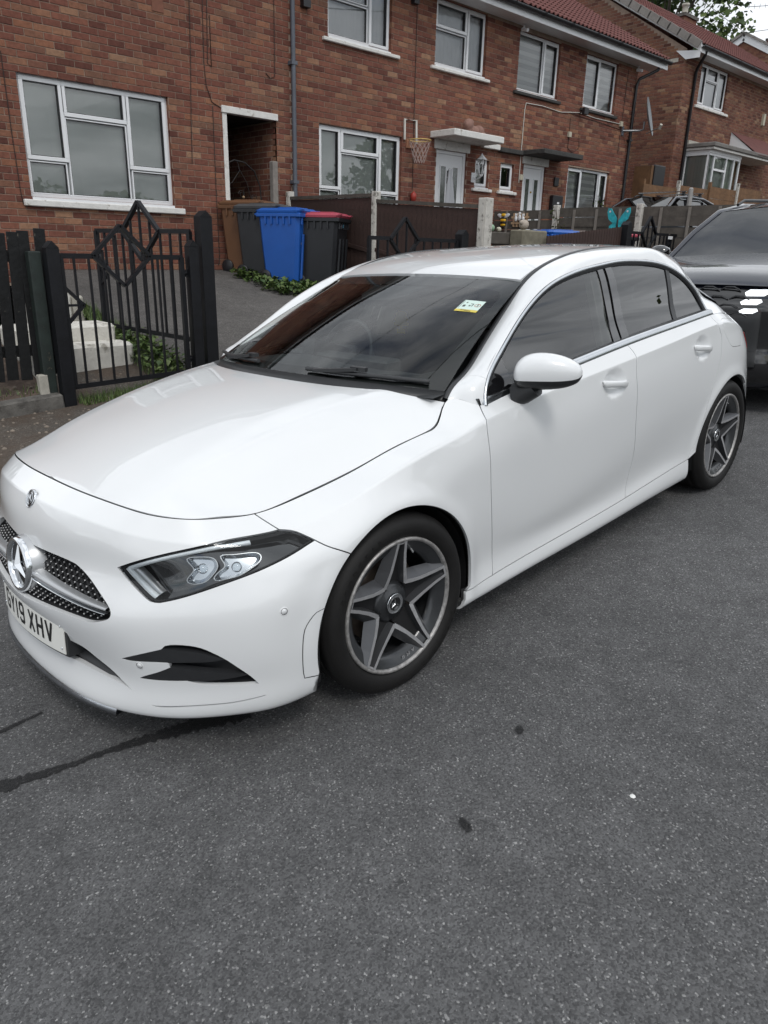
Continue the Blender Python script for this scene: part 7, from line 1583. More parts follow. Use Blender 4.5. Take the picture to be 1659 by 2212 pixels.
# ---- eaves, gutter and tiled roof over each house
PITCH = math.radians(31); ty, tz = -math.cos(PITCH), math.sin(PITCH)
def tile_mesh(name, m, w=.30, L=.40):
    prof = [(0, .0), (.05, .004), (.075, .030), (.10, .038), (.125, .030), (.15, .004), (.20, .004), (.225, .030), (.25, .038), (.275, .030), (.30, .0)]
    V = []
    for d, dz in ((0., .0), (L, -.028)):
        for x, h in prof: V.append((-x, d, h + dz))
    n = len(prof); Fs = [(i, i + 1, i + 1 + n, i + n) for i in range(n - 1)]
    V += [(-x, .0, h - .022) for x, h in prof]; Fs += [(i + 1, i, i + 2 * n, i + 1 + 2 * n) for i in range(n - 1)]
    b = MB(); b.add(V, Fs); return b.mesh(name, m)
def eaves(house, xa, xb, ywall, zs, over=.42, m=M_TILE, single=0, rows=12, xmin_tiles=None, pitch=PITCH):
    """xa > xb. soffit at zs"""
    q = MB(); q.box(xb, xa, ywall - .02, ywall + over, zs, zs + .015)
    q.build('soffit', M_UPVC, house)
    q = MB(); q.box(xb, xa, ywall + over + .001, ywall + over + .022, zs - .03, zs + .165, b=.003); q.build('fascia', M_UPVC, house)
    gt = MB(); yg = ywall + over + .085; zg = zs + .13
    pr_ = [(.062 * math.cos(a), .062 * math.sin(a)) for a in np.linspace(math.pi, 2 * math.pi, 9)] + [(.055 * math.cos(a), .055 * math.sin(a)) for a in np.linspace(2 * math.pi, math.pi, 9)]
    V = [(x, yg + a, zg + b) for x in (xa, xb) for a, b in pr_]; n = len(pr_)
    gt.add(V, [(i, (i + 1) % n, (i + 1) % n + n, i + n) for i in range(n)], True); gut = gt.build('gutter', M_PIPEB, house)
    k = xa - .5
    while k > xb:
        c = MB(); V = [(x, yg + a * 1.12, zg + b * 1.12) for x in (k, k - .07) for a, b in pr_[:9]]; c.add(V, [(i, i + 1, i + 10, i + 9) for i in range(8)], True); c.build('gutter_clip', M_PIPEB, gut); k -= .95
    rb = MB(); t0 = (ywall + over + .03, zs + .165); Lr = (4.0 + over) / math.cos(pitch)
    y1, z1 = t0[0] - math.cos(pitch) * Lr, t0[1] + math.sin(pitch) * Lr
    rb.add([(xa, t0[0], t0[1]), (xb, t0[0], t0[1]), (xb, y1, z1), (xa, y1, z1)], [(0, 1, 2, 3)]); rb.add([(xa, y1, z1), (xb, y1, z1), (xb, y1 - 4.2, zs), (xa, y1 - 4.2, zs)], [(0, 1, 2, 3)])
    roof = rb.build('roof', m, house)
    tm = tile_mesh('roof_tile', m); g = .33; nx = int((xa - xb) / .30); cnt = 0; rest = MB(); tv = [tuple(v.co) for v in tm.vertices]; tf = [tuple(p.vertices) for p in tm.polygons]
    Rm_ = Matrix.Rotation(math.pi, 4, 'Z') @ Matrix.Rotation(0, 4, 'X')
    for r_ in range(rows):
        for i in range(nx):
            x = xa - i * .30; yy = t0[0] + .05 - math.cos(pitch) * g * r_; z_ = t0[1] - .01 + math.sin(pitch) * g * r_ + .02
            M = Matrix.Translation((x, yy, z_)) @ Matrix.Rotation(-pitch, 4, 'X') @ Matrix.Scale(-1, 4, (0, 1, 0))
            if xmin_tiles is not None and x > xmin_tiles: continue
            if cnt < single:
                o = bpy.data.objects.new('roof_tile', tm); COL.objects.link(o); o.parent = roof; o.matrix_local = M; cnt += 1
            else:
                rest.add([tuple(M @ Vector(v)) for v in tv], [f[::-1] for f in tf])
    if rest.v: rest.build('roof_tiles', m, roof)['kind'] = 'stuff'
    return roof
eaves(hA, .9, -6.285, YW, EAVE, rows=2); eaves(hB, -6.29, -11.5, YW, EAVE, rows=12, xmin_tiles=-8.5); eaves(hC, -11.505, -17.25, YW, EAVE, single=240, rows=14)
# ---- objects fixed to the houses
sd = empty('satellite_dish', (-16.25, YW, 4.40)); tag(sd, 'grey satellite dish on a bracket at the terrace corner', 'satellite dish')
M_DISH = mat('dish_grey', (.17, .18, .19), .5, var=.15, vscale=5)
MB().box(-.04, .04, 0, .03, -.10, .10).build('wall_bracket', M_PIPEG, sd)
MB().tube([(0, .02, 0), (-.22, .34, .0), (-.30, .40, .03), (-.30, .40, .20)], .022, 8).build('arm', mat('galvanised', (.30, .31, .32), .4, metal=.7), sd)
dm = MB(); dm.lathe([(r, .35 * r * r) for r in np.linspace(0, .40, 9)] + [(.405, .06), (.40, .045), (.2, .004), (0, -.012)], 32, axis='x'); o = dm.build('dish', M_DISH, sd); o.location = (-.36, .44, .30); o.rotation_euler = (0, math.radians(-14), math.radians(112)); o.scale = (1, .92, 1.08)
MB().tube([(-.33, .47, -.06), (-.10, .92, .0)], .012, 6).build('feed_arm', mat('galvanised', (.30, .31, .32), .4, metal=.7), sd); MB().tube([(-.10, .92, -.02), (-.06, .98, .06)], .035, 8).build('feed_horn', M_CONCL, sd)
hp_ = empty('basketball_hoop', (-8.96, YW, 3.36)); tag(hp_, 'small orange basketball hoop with a white net on the brick wall', 'basketball hoop')
MB().box(-.10, .10, 0, .03, -.07, .07, b=.004).build('mount', mat('hoop_wood', (.30, .14, .08), .7), hp_); MB().tube([(-.26 + .20 * math.cos(a) + .24, .25 + .20 * math.sin(a), .05) for a in np.linspace(0, 2 * math.pi, 24, endpoint=False)], .010, 6, closed=True).build('rim', mat('hoop_rim', (.55, .38, .12), .5), hp_)
nb = MB()
for k in range(12):
    for dk in (1, -1):
        pts = []
        for j in range(6):
            a = 2 * math.pi * (k + dk * j * .5) / 12; r = .20 - .022 * j; pts.append((-.02 + r * math.cos(a), .25 + r * math.sin(a), .05 - .075 * j))
        nb.tube(pts, .004, 4)
nb.build('net', mat('net_cord', (.45, .35, .32), .8), hp_)['kind'] = 'stuff'
ln_ = empty('wall_lantern', (-10.78, YW, 3.05)); tag(ln_, 'white wall lantern on a scrolled bracket beside door 41', 'lantern')
MB().lathe([(.045, -.10), (.085, .14)], 6, axis='z', c=(0, .22, .05), smooth=False).build('lantern_glass', M_GLASSH, ln_)
b = MB(); b.lathe([(.11, .20), (.05, .26), (.02, .29), (0, .33)], 6, axis='z', c=(0, .22, 0), smooth=False); b.lathe([(0, -.12), (.03, -.10), (.05, -.06)], 6, axis='z', c=(0, .22, .0), smooth=False)
for k in range(6):
    a = 2 * math.pi * k / 6; b.bar((.047 * math.cos(a), .22 + .047 * math.sin(a), -.05), (.087 * math.cos(a), .22 + .087 * math.sin(a), .19), .012, .012)
b.tube([(0, 0, -.10), (.0, .10, -.16), (0, .20, -.12)], .014, 6); b.box(-.05, .05, 0, .02, -.20, -.02); b.build('lantern_body', M_UPVC, ln_)
lb_ = MB(); lb_.box(-13.86, -13.48, YW + .001, YW + .13, 2.36, 2.78, b=.02); o = lb_.build('letter_box', M_PIPEB); tag(o, 'black letter box on the wall by the end white door', 'letter box')
MB().box(-13.70, -13.62, YW + .131, YW + .134, 2.60, 2.64).build('letter_label', M_UPVC, o)
# stone lion lying on the canopy: body, head with mane, paws
li = empty('lion_statue', (-10.38, YW + .25, 3.64)); tag(li, 'reclining terracotta lion statue on top of the door canopy', 'statue')
M_TERRA = mat('terracotta_stone', (.26, .15, .12), .9, var=.25, vscale=14, bump=.4)
def blob(name, parts, m, parent):
    bmx = bmesh.new()
    for (x, y, z, rx, ry, rz) in parts:
        r = bmesh.ops.create_icosphere(bmx, subdivisions=2, radius=1.0)
        for v in r['verts']: v.co = Vector((x + v.co.x * rx, y + v.co.y * ry, z + v.co.z * rz))
    me = bpy.data.meshes.new(name); bmx.to_mesh(me); bmx.free(); me.materials.append(m)
    for p in me.polygons: p.use_smooth = True
    return link(name, me, parent)
blob('body', [(-.05, 0, .09, .24, .10, .09), (-.20, 0, .10, .12, .12, .10), (.08, 0, .11, .12, .10, .11), (.22, .05, .035, .10, .03, .03), (.22, -.05, .035, .10, .03, .03), (-.25, .09, .04, .08, .03, .04)], M_TERRA, li)
blob('head', [(.12, .02, .17, .11, .10, .11), (.19, .05, .17, .05, .05, .05), (.10, .02, .20, .09, .10, .08)], M_TERRA, li); MB().box(-.34, .34, -.11, .11, 0, .022).build('plinth', M_TERRA, li)
# drape hanging by the door, red charm, window planters
cu = MB(); V = []
for i in range(17):
    t = i / 16; x = -9.72 - .10 * math.sin(t * 2.6) ; 
    for j in range(7):
        w_ = .04 + .13 * min(1, t * 1.6); V.append((-9.80 + (j / 6 - .5) * 2 * w_, YW + .03 + .025 * math.sin(j * 2.1 + t * 3), 3.05 - 1.2 * t))
cu.add(V, [(i * 7 + j, i * 7 + j + 1, (i + 1) * 7 + j + 1, (i + 1) * 7 + j) for i in range(16) for j in range(6)], True); o = cu.build('folded_parasol', mat('drape_grey', (.34, .35, .37), .8), None, (0, .25, -.05)); tag(o, 'folded pale grey cloth parasol leaning beside white door 41', 'parasol')
rc_ = MB(); rc_.lathe([(0, .10), (.05, .06), (.06, 0), (.04, -.07), (0, -.10)], 10, axis='z'); o = rc_.build('red_lantern', mat('red_toy', (.30, .03, .02), .5), None, (-9.04, YW + .07, 2.47)); tag(o, 'small red and white lantern hanging on the brick wall by the fence', 'lantern')
# ------------------------------------------------------------------ gates, fences, bins, planting
M_BLKP = mat('black_fence_paint', (.0065, .007, .009), .5, spec=.3, var=.35, vscale=9, bump=.15, bscale=40)
M_BLKW = mat('black_painted_timber', (.007, .0075, .008), .65, spec=.3, var=.4, vscale=12, bump=.4, bscale=30, tint=(.16, .15, .12), tscale=14, tamt=-.2)
M_BROWN = mat('brown_fence_stain', (.040, .021, .017), .8, var=.3, vscale=8, bump=.3, bscale=40)
M_GREYT = mat('grey_fence_timber', (.080, .070, .060), .9, var=.35, vscale=6, bump=.4, bscale=30)
M_TAN = mat('tan_fence_timber', (.150, .080, .038), .9, var=.35, vscale=6, bump=.3, bscale=30)
M_CPOST = mat('white_concrete_post', (.50, .48, .44), .9, var=.15, vscale=14, bump=.5, bscale=50, tint=(.17, .16, .14), tscale=11, tamt=.25)
def bar(b, x0, z0, x1, z1, w=.035, d=.02): b.bar((x0, 0, z0), (x1, 0, z1), d, w, up=(0, 0, 1)) if abs(x1 - x0) > 1e-6 else b.bar((x0, 0, z0), (x1, 0, z1), w, d, up=(0, 1, 0))
def gate(name, label, origin, ang, W, H, drop, cx, cz, hw, hh, n, half=None, group=None):
    """flat-bar gate in local x-z; local origin at the hinge bottom. drop = bottom rail falls by that much at the far end"""
    g = empty(name, origin, (0, 0, ang)); tag(g, label, 'gate', group)
    zb = lambda x: -drop * (x / W)
    f = MB(); f.bar((0, 0, zb(0)), (W, 0, zb(W)), .02, .042); f.build('bottom_rail', M_BLKP, g)
    MB().bar((0, 0, H), (cx - hw, 0, H), .02, .042).build('top_rail', M_BLKP, g); MB().bar((cx + hw, 0, H), (W, 0, H), .02, .042).build('top_rail', M_BLKP, g)
    for x in (.015, W - .015):
        f = MB(); f.bar((x, 0, zb(x)), (x, 0, H), .04, .04, up=(0, 1, 0)); f.build('stile', M_BLKP, g)
    d = MB(); q = [(cx - hw, cz), (cx, cz + hh), (cx + hw, cz), (cx, cz - hh)]
    for i in range(4):
        a, b = q[i], q[(i + 1) % 4]; d.bar((a[0], .0, a[1]), (b[0], .0, b[1]), .045, .030)
    d.build('diamond', M_BLKP, g)
    for i in range(n):
        x = W * (i + 1) / (n + 1); t = H
        if abs(x - cx) < hw: t = cz + hh * (1 - abs(x - cx) / hw) - .02
        f = MB(); f.bar((x, 0, zb(x)), (x, 0, t - .015), .016, .022, up=(0, 1, 0)); f.build('bar', M_BLKP, g)
    for s in (half or ()):
        f = MB(); x = 0 if s == 0 else W; sg = 1 if s == 0 else -1; zc = H * .62; r = .17
        f.bar((x, 0, zc + r), (x + sg * r, 0, zc), .03, .026); f.bar((x + sg * r, 0, zc), (x, 0, zc - r), .03, .026); f.bar((x, 0, zc), (x + sg * r, 0, zc), .02, .020); f.build('half_diamond', M_BLKP, g)
    for z in (.12, H - .14):
        f = MB(); f.tube([(-.03, 0, z), (.0, 0, z)], .018, 8); f.tube([(-.03, 0, z - .03), (-.03, 0, z + .03)], .014, 8); f.build('hinge', M_BLKP, g)
    return g
def post(name, label, x, y, z0, z1, w=.10, m=None, pointed=True, ridge='x', cat='post', group=None):
    b = MB(); h = w / 2; zp = z1 - (.055 if pointed else 0)
    b.box(-h, h, -h, h, 0, zp - z0, b=.004)
    if pointed:
        if ridge == 'x': b.add([(-h, -h, zp - z0), (h, -h, zp - z0), (h, h, zp - z0), (-h, h, zp - z0), (0, -h, z1 - z0), (0, h, z1 - z0)], [(0, 4, 5, 3), (4, 1, 2, 5), (0, 1, 4), (2, 3, 5)])
    o = b.build(name, m or M_BLKP, None, (x, y, z0)); tag(o, label, cat, group); return o
GY = -4.05
post('gate_post', 'black square post beside the picket fence at the small gate', -.76, GY, pave_z(-.76, GY) - .02, 1.505, .105)
post('gate_post', 'shorter black post at the hinge side of the small gate', -2.03, GY + .02, .15, 1.545, .095)
post('gate_post', 'tall black post next to the shorter one beside the driveway', -2.19, GY - .02, .15, 1.805, .125)
post('gate_post', 'black post carrying the closed driveway gate leaf by the brown fence', -5.83, GY, .35, 1.765, .125)
gate('garden_gate', 'small black metal garden gate with a diamond between the picket fence and tall post', (-1.945, GY, .345), 0, 1.13, 1.045, .04, .58, 1.05, .26, .25, 8, half=(1,))
gate('driveway_gate', 'black driveway gate leaf swung open inwards behind the garden gate', (-2.10, -4.16, .62), math.atan2(-1.35, .33), 1.40, 1.0, -.06, .70, 1.0, .27, .27, 9, half=(1,))
gate('driveway_gate', 'closed black driveway gate leaf in front of the brown fence', (-5.75, GY, .55), 0, 1.50, 1.08, .10, .93, 1.07, .23, .24, 9, half=(1,))
for gx, lab in ((-9.9, 'black diamond gate leaf between the blue butterfly and the dark parked vehicle'), (-11.28, 'black diamond gate leaf nearest the mirror of the dark front-facing vehicle')):
    gate('driveway_gate', lab, (gx, GY, 1.05), math.pi, 1.30, .82, 0, .62, .82, .24, .26, 8)
post('gate_post', 'black post in front of the blue butterfly', -9.78, GY, .6, 2.03, .13)
tg = MB()
for k in range(3): tg.box(-11.30 + k * .055, -11.255 + k * .055, GY + .03, GY + .034, 1.80, 1.85)
o = tg.build('house_number', M_UPVC); tag(o, 'three small white number tiles on the black gate by the dark vehicle', 'number tiles')
# black picket fence on the left
pf = empty('picket_fence', (0, -4.2, .3)); tag(pf, 'black painted picket fence of wide flaking boards at the picture edge', 'fence'); pf.location = (0, 0, 0)
tops = [1.60, 1.585, 1.57, 1.555, 1.55, 1.545, 1.55, 1.54, 1.54, 1.535, 1.53, 1.53, 1.525]
for i in range(24):
    x = -.715 + i * .112; zt = tops[min(i, len(tops) - 1)] + random.uniform(-.008, .008); zb_ = .40 - .0637 * (x + .65) + random.uniform(-.012, .012)
    b = MB(); b.box(-.045, .045, -.010, .010, 0, zt - zb_, b=.003); b.build('board', M_BLKW, pf, (x, -4.20 + random.uniform(-.004, .004), zb_), (random.uniform(-.012, .012), random.uniform(-.022, .022) - .02, random.uniform(-.05, .05)))
for z in (.62, 1.38):
    b = MB(); b.box(-.80, 2.1, -4.255, -4.215, z - .045, z + .045); b.build('rail', M_BLKW, pf)
MB().box(-.70, -.60, -4.19, -4.10, .10, 1.42, b=.006).build('post', mat('green_black_post', (.014, .022, .019), .6, var=.5, vscale=10, tint=(.20, .18, .13), tscale=10, tamt=-.1), pf)
o = MB().box(-.04, .04, -.035, .035, 0, .20, b=.008).build('concrete_spur', M_CONCL, None, (-.595, -4.13, .225), (0, .03, 0)); tag(o, 'short pale concrete spur at the foot of the picket fence', 'concrete spur')
# steps and white painted blocks behind the small gate
for (x0, x1, y0, y1, z0, z1, lab) in ((-1.70, -.66, -5.00, -4.70, .25, .575, 'lower white painted garden step behind the small gate'), (-1.66, -.66, -5.40, -5.002, .3, .735, 'upper white painted garden step behind the small gate')):
    b = MB(); b.box(x0, x1, y0, y1, z0, z1, b=.03); o = b.build('garden_step', M_WHITEW); tag(o, lab, 'step', 'white garden steps')
b = MB(); b.box(-1.80, -1.68, -6.25, -6.1, .6, .94, b=.02); o = b.build('wall_end', M_CONCL); tag(o, 'cream concrete block standing at the top of the white steps', 'block')
b = MB(); b.box(-1.675, -1.2, -6.35, -6.12, .6, 1.0, b=.03); o = b.build('low_wall', M_WHITEW); tag(o, 'low white painted wall behind the garden steps', 'low wall')
for y, z in ((-4.60, .01), (-4.25, .008)):
    pass
# brown boundary fence with white concrete posts, square to the house
bf = empty('boundary_fence'); tag(bf, 'dark brown upright board fence between the bins and house 41', 'fence')
FX = -6.15
for (y0, y1, zt0, zt1) in ((-8.05, -6.05, 2.27, 2.25), (-5.97, -4.02, 2.17, 2.05)):
    n = int((y1 - y0) / .092)
    for i in range(n):
        t = (i + .5) / n; y = y0 + (y1 - y0) * t; zt = zt0 + (zt1 - zt0) * t - .03; zb_ = drive_z(FX, y) + .17
        b = MB(); b.box(-.006, .006, -.049, .049, 0, zt - zb_); b.build('board', M_BROWN, bf, (FX + .02, y, zb_), (0, 0, .10))
    b = MB(); b.bar((FX + .01, y0, zt0), (FX + .01, y1, zt1), .07, .045); b.build('capping_rail', M_GREYT, bf)
    b = MB(); b.bar((FX + .035, y0, drive_z(FX, y0) + .66), (FX + .035, y1, drive_z(FX, y1) + .62), .03, .05); b.build('rail', M_BROWN, bf)
    b = MB(); b.bar((FX, y0, drive_z(FX, y0) + .09), (FX, y1, drive_z(FX, y1) + .09), .05, .17); b.build('gravel_board', M_CPOST, bf)
for y, zt, w, lab in ((-8.09, 2.37, .10, 'thin white concrete fence post against the house wall'), (-6.01, 2.30, .10, 'white concrete fence post halfway along the brown fence'), (-3.96, 2.15, .14, 'thick flaking white concrete post at the street end of the brown fence')):
    z0 = drive_z(FX, max(y, -8.1)) - .05; b = MB(); b.box(-w / 2, w / 2, -w / 2, w / 2, 0, zt - z0, b=.008); b.box(w / 2, w / 2 + .012, -w * .3, w * .3, 0, zt - z0 - .02); o = b.build('concrete_post', M_CPOST, None, (FX, y, z0)); tag(o, lab, 'post')
# grey plank fence further along
gf = empty('plank_fence'); tag(gf, 'weathered grey horizontal plank fence in front of the third house', 'fence')
for (y0, y1) in ((-8.15, -6.62), (-6.52, -4.84), (-4.74, -3.0)):
    for k in range(6):
        b = MB(); b.box(-.010, .010, y0, y1, 0, .165); b.build('plank', M_GREYT, gf, (-11.5 + (k % 2) * .006, 0, 2.345 - (k + 1) * .168 + random.uniform(-.006, .006)), (random.uniform(-.004, .004), -.05, 0))
    for y in (y0 + .35, (y0 + y1) / 2, y1 - .35):
        b = MB(); b.box(.012, .035, y - .022, y + .022, 1.35, 2.33); b.build('batten', mat('pale_batten', (.20, .18, .16), .9, var=.2), gf, (-11.5, 0, 0))
for y, zt, lab in ((-6.57, 2.42, 'white concrete post in the grey plank fence beside the red rose'), (-4.79, 2.40, 'white concrete post in the grey plank fence right of the butterfly')):
    b = MB(); b.box(-.055, .055, -.055, .055, 0, zt - 1.0, b=.008); o = b.build('concrete_post', M_CPOST, None, (-11.47, y, 1.0)); tag(o, lab, 'post')
# ornaments on the grey fence
M_BEEY = mat('bee_yellow', (.70, .40, .02), .4); M_BEEB = mat('bee_black', (.015, .014, .012), .4); M_BEEW = mat('bee_wing', (.60, .62, .65), .4)
be = empty('bee_ornament', (-11.42, -7.84, 2.16)); tag(be, 'yellow and black bee ornament with white wings on the grey fence', 'ornament')
for z, r, m in ((.10, .062, M_BEEY), (.035, .055, M_BEEB), (-.005, .075, M_BEEY), (-.045, .074, M_BEEB), (-.085, .064, M_BEEY), (-.125, .045, M_BEEB)):
    b = MB(); b.lathe([(0, .032), (r * .8, .026), (r, 0), (r * .8, -.026), (0, -.032)], 12, axis='z'); o = b.build('bee_band', m, be); o.location = (0, 0, z); o.scale = (.5, 1, 1)
for s in (1, -1): blob('bee_wing', [(0, s * .11, .05, .012, .085, .04)], M_BEEW, be).rotation_euler = (s * .35, 0, 0)
wl = empty('welcome_sign', (-11.42, -7.40, 2.16)); tag(wl, 'small wooden picket welcome sign with white letters on the grey fence', 'sign')
for k in range(5): MB().box(-.006, .006, -.022, .022, -.13, .13).build('picket', mat('light_pine', (.42, .28, .17), .8), wl, (0, -.16 + k * .08, 0))
for z in (.05, -.06): MB().box(.006, .014, -.22, .22, z - .02, z + .02).build('rail', mat('light_pine', (.42, .28, .17), .8), wl)
for k, (cx_, cz_, r_) in enumerate(((-.09, .02, .055), (.0, .04, .06), (.09, .02, .05))): blob('rabbit', [(.03, cx_, cz_, .02, r_ * .7, r_), (.03, cx_ + .015, cz_ + r_ * 1.3, .012, .014, .035), (.03, cx_ - .015, cz_ + r_ * 1.3, .012, .014, .035)], M_UPVC, wl)
bt_ = empty('butterfly_ornament', (-11.40, -5.17, 2.09)); tag(bt_, 'large turquoise butterfly ornament on the grey fence', 'ornament')
M_TURQ = mat('butterfly_turquoise', (.03, .36, .42), .4, var=.4, vscale=20)
for s in (1, -1):
    for nm, poly in (('upper_wing', [(0, .02), (.05, .10), (.16, .24), (.22, .25), (.235, .17), (.20, .06), (.12, .0), (.02, -.01)]), ('lower_wing', [(.01, -.01), (.10, -.01), (.17, -.06), (.17, -.15), (.12, -.21), (.06, -.17), (.02, -.10)])):
        b = MB(); b.prism([(.0, s * y, z) for y, z in (poly if s > 0 else poly[::-1])], (.012, 0, 0)); b.build(nm, M_TURQ, bt_)
        b = MB(); b.lathe([(0, .004), (.02, .002)], 8, axis='x', c=(.003, s * poly[3][0] * .8, poly[3][1] * .75)); b.build('wing_spot', M_BEEW if nm == 'upper_wing' else M_BEEB, bt_)
blob('butterfly_body', [(.012, 0, -.03, .014, .016, .11)], M_BEEB, bt_)
# ---- wheelie bins
def bin_(label, x, y, z, rz, body, lid, rim=None, badge=None, group='wheelie bins', lettering=None):
    r = empty('wheelie_bin', (x, y, z), (0, 0, rz)); tag(r, label, 'wheelie bin', group)
    b = MB(); w0, d0, w1, d1, H = .235, .27, .285, .345, .98; n = 4
    ring = lambda w, d, zz, c: [(-w + c, -d, zz), (w - c, -d, zz), (w, -d + c, zz), (w, d - c, zz), (w - c, d, zz), (-w + c, d, zz), (-w, d - c, zz), (-w, -d + c, zz)]
    lv = [(w0 - .02, d0 - .02, .02), (w0, d0, .05), (w0 + (w1 - w0) * .55, d0 + (d1 - d0) * .55, .55), (w1 - .008, d1 - .008, H - .06)]
    V = []
    for a, c, zz in lv: V += ring(a, c, zz, .045)
    b.add(V, [(i * 8 + k, i * 8 + (k + 1) % 8, (i + 1) * 8 + (k + 1) % 8, (i + 1) * 8 + k) for i in range(3) for k in range(8)]); b.add(V[:8], [tuple(range(7, -1, -1))])
    for k in (-.16, 0, .16): b.box(k - .012, k + .012, d0 + .018, d0 + .045, .10, .72, Matrix.Rotation(-.068, 4, 'X'))
    for k in (-.2, -.1, 0, .1, .2):
        b.box(k - .012, k + .012, d1 - .005, d1 + .018, H - .15, H - .05)
        b.box(w1 - .008, w1 + .014, k - .012, k + .012, H - .15, H - .05); b.box(-w1 - .014, -w1 + .008, k - .012, k + .012, H - .15, H - .05)
    bo = b.build('bin_body', body, r)
    b = MB(); b.box(-.30, .30, -.36, .375, H - .06, H + .0, b=.012); b.build('bin_rim', rim or body, r)
    b = MB(); V = ring(.295, .37, H + .001, .05) + ring(.30, .385, H + .03, .05) + ring(.25, .33, H + .065, .06); b.add(V, [(i * 8 + k, i * 8 + (k + 1) % 8, (i + 1) * 8 + (k + 1) % 8, (i + 1) * 8 + k) for i in range(2) for k in range(8)] + [tuple(range(16, 24))])
    b.box(-.17, .17, -.15, .25, H + .066, H + .08, b=.01); b.box(-.28, -.20, .36, .395, H + .03, H + .05); b.box(.20, .28, .36, .395, H + .03, H + .05); b.build('bin_lid', lid, r)
    b = MB(); b.tube([(-.25, -.39, H - .02), (.25, -.39, H - .02)], .016, 8); b.bar((-.22, -.33, H - .03), (-.22, -.39, H - .02), .04, .03); b.bar((.22, -.33, H - .03), (.22, -.39, H - .02), .04, .03); b.build('handle', body, r)
    for s in (-1, 1):
        b = MB(); b.lathe([(0, -.022), (.09, -.022), (.10, -.015), (.10, .015), (.09, .022), (0, .022)], 20, axis='x', c=(s * .25, -.25, .10)); b.build('wheel', M_PIPEB, r)
    for (t, zz, c) in (lettering or ()):
        me = text_mesh(t, .034, .0006); me.materials.append(mat('bin_print', c, .6)); o = link('bin_lettering', me, bo); o.matrix_local = Matrix.Translation((0, d0 + (d1 - d0) * zz / H + .012, zz)) @ Matrix.Rotation(-.070, 4, 'X') @ Matrix.Rotation(math.pi, 4, 'Z') @ Matrix.Rotation(math.pi / 2, 4, 'X')
    for (bx, bz, s, c) in (badge or ()):
        b = MB()
        for q in (1, -1): b.add([(0, 0, 0), (q * s, 0, s * 1.1), (q * s * 1.2, 0, s * .2), (q * s * .8, 0, -s * .8)], [(0, 1, 2, 3)])
        o = b.build('butterfly_sticker', mat('sticker_%d' % int(c[2] * 100), c, .5), bo); o.matrix_local = Matrix.Translation((bx, d0 + (d1 - d0) * bz / H + .014, bz)) @ Matrix.Rotation(-.070, 4, 'X')
    return r
M_BINBR = mat('bin_brown', (.125, .058, .026), .55, var=.1, vscale=5); M_BINDK = mat('bin_charcoal', (.022, .024, .027), .5, var=.2, vscale=5); M_BINBL = mat('bin_blue', (.010, .085, .36), .45, var=.08, vscale=5); M_BINRD = mat('bin_lid_red', (.36, .055, .085), .6, var=.15, vscale=8); M_BINB = mat('bin_black', (.014, .015, .018), .45, var=.2, vscale=5)
P_ = (.30, .27, .24)
bin_('brown wheelie bin at the left end of the row by the passage', -5.16, -7.82, 1.115, math.radians(24), M_BINBR, M_BINBR, lettering=(('DO NOT WASTE', .66, P_), ('IN SALFORD CITY', .58, P_)))
bin_('faded charcoal wheelie bin between the brown and blue bins', -5.16, -7.40, 1.055, math.radians(24), M_BINDK, mat('bin_lid_grey', (.055, .057, .06), .6, var=.15), badge=((-.02, .86, .05, (.30, .33, .36)), (.04, .78, .05, (.5, .5, .47))))
bin_('bright blue wheelie bin with white print', -5.27, -6.97, .995, math.radians(24), M_BINBL, M_BINBL, lettering=(('DO NOT WASTE', .66, (.2, .3, .5)), ('SALFORD CITY COUNCIL', .57, (.6, .65, .7))), badge=((.05, .86, .035, (.45, .42, .5)), (-.08, .82, .03, (.2, .4, .6))))
bin_('black wheelie bin with a faded red lid at the right end of the row', -5.62, -6.62, .945, math.radians(32), M_BINB, M_BINRD, rim=M_BINB, badge=((.0, .87, .04, (.10, .30, .42)), (.09, .86, .03, (.15, .35, .5))))
bin_('blue lidded wheelie bin behind the low brown panel beyond the car roof', -9.2, -5.0, .83, math.radians(80), M_BINBL, M_BINBL)
bin_('brown lidded wheelie bin behind the blue one beyond the car roof', -10.2, -5.4, .86, math.radians(80), M_BINBR, mat('bin_lid_dull', (.11, .085, .075), .7, var=.2))
bin_('wheelie bin with pink lid beside the butterfly beyond the car roof', -10.55, -4.75, .84, math.radians(80), M_BINB, M_BINRD)
# low street-side panel and stone pier of house 41
lf = empty('low_panel'); tag(lf, 'low dark brown slatted panel on the street side beyond the car roof', 'fence panel')
for i in range(30):
    x = -7.75 - i * .075; b = MB(); b.box(-.034, .034, -.008, .008, 0, 1.05); b.build('slat', M_BROWN, lf, (x, -4.10, .70 + .03 * i * .075 / .3))
MB().bar((-7.72, -4.12, 1.0), (-10.0, -4.12, 1.2), .04, .07).build('rail', M_BROWN, lf)
b = MB(); b.box(-.29, .29, -.12, .12, 0, 1.2, b=.02); o = b.build('stone_pier', mat('mossy_stone', (.17, .155, .115), .9, var=.3, vscale=10, bump=.5), None, (-7.55, -4.30, .62)); tag(o, 'mossy square stone pier beyond the car roof', 'pier')
b = MB(); b.box(-.55, .55, -.08, .08, 0, .16, b=.01); o = b.build('timber_beam', M_GREYT, None, (-6.85, -4.5, 1.62)); tag(o, 'grey timber sleeper shelf between the white post and stone pier', 'timber beam')
MB().box(-.45, -.38, -.06, .06, -.9, 0).build('leg', M_GREYT, o); MB().box(.30, .37, -.06, .06, -.9, 0).build('leg', M_GREYT, o)
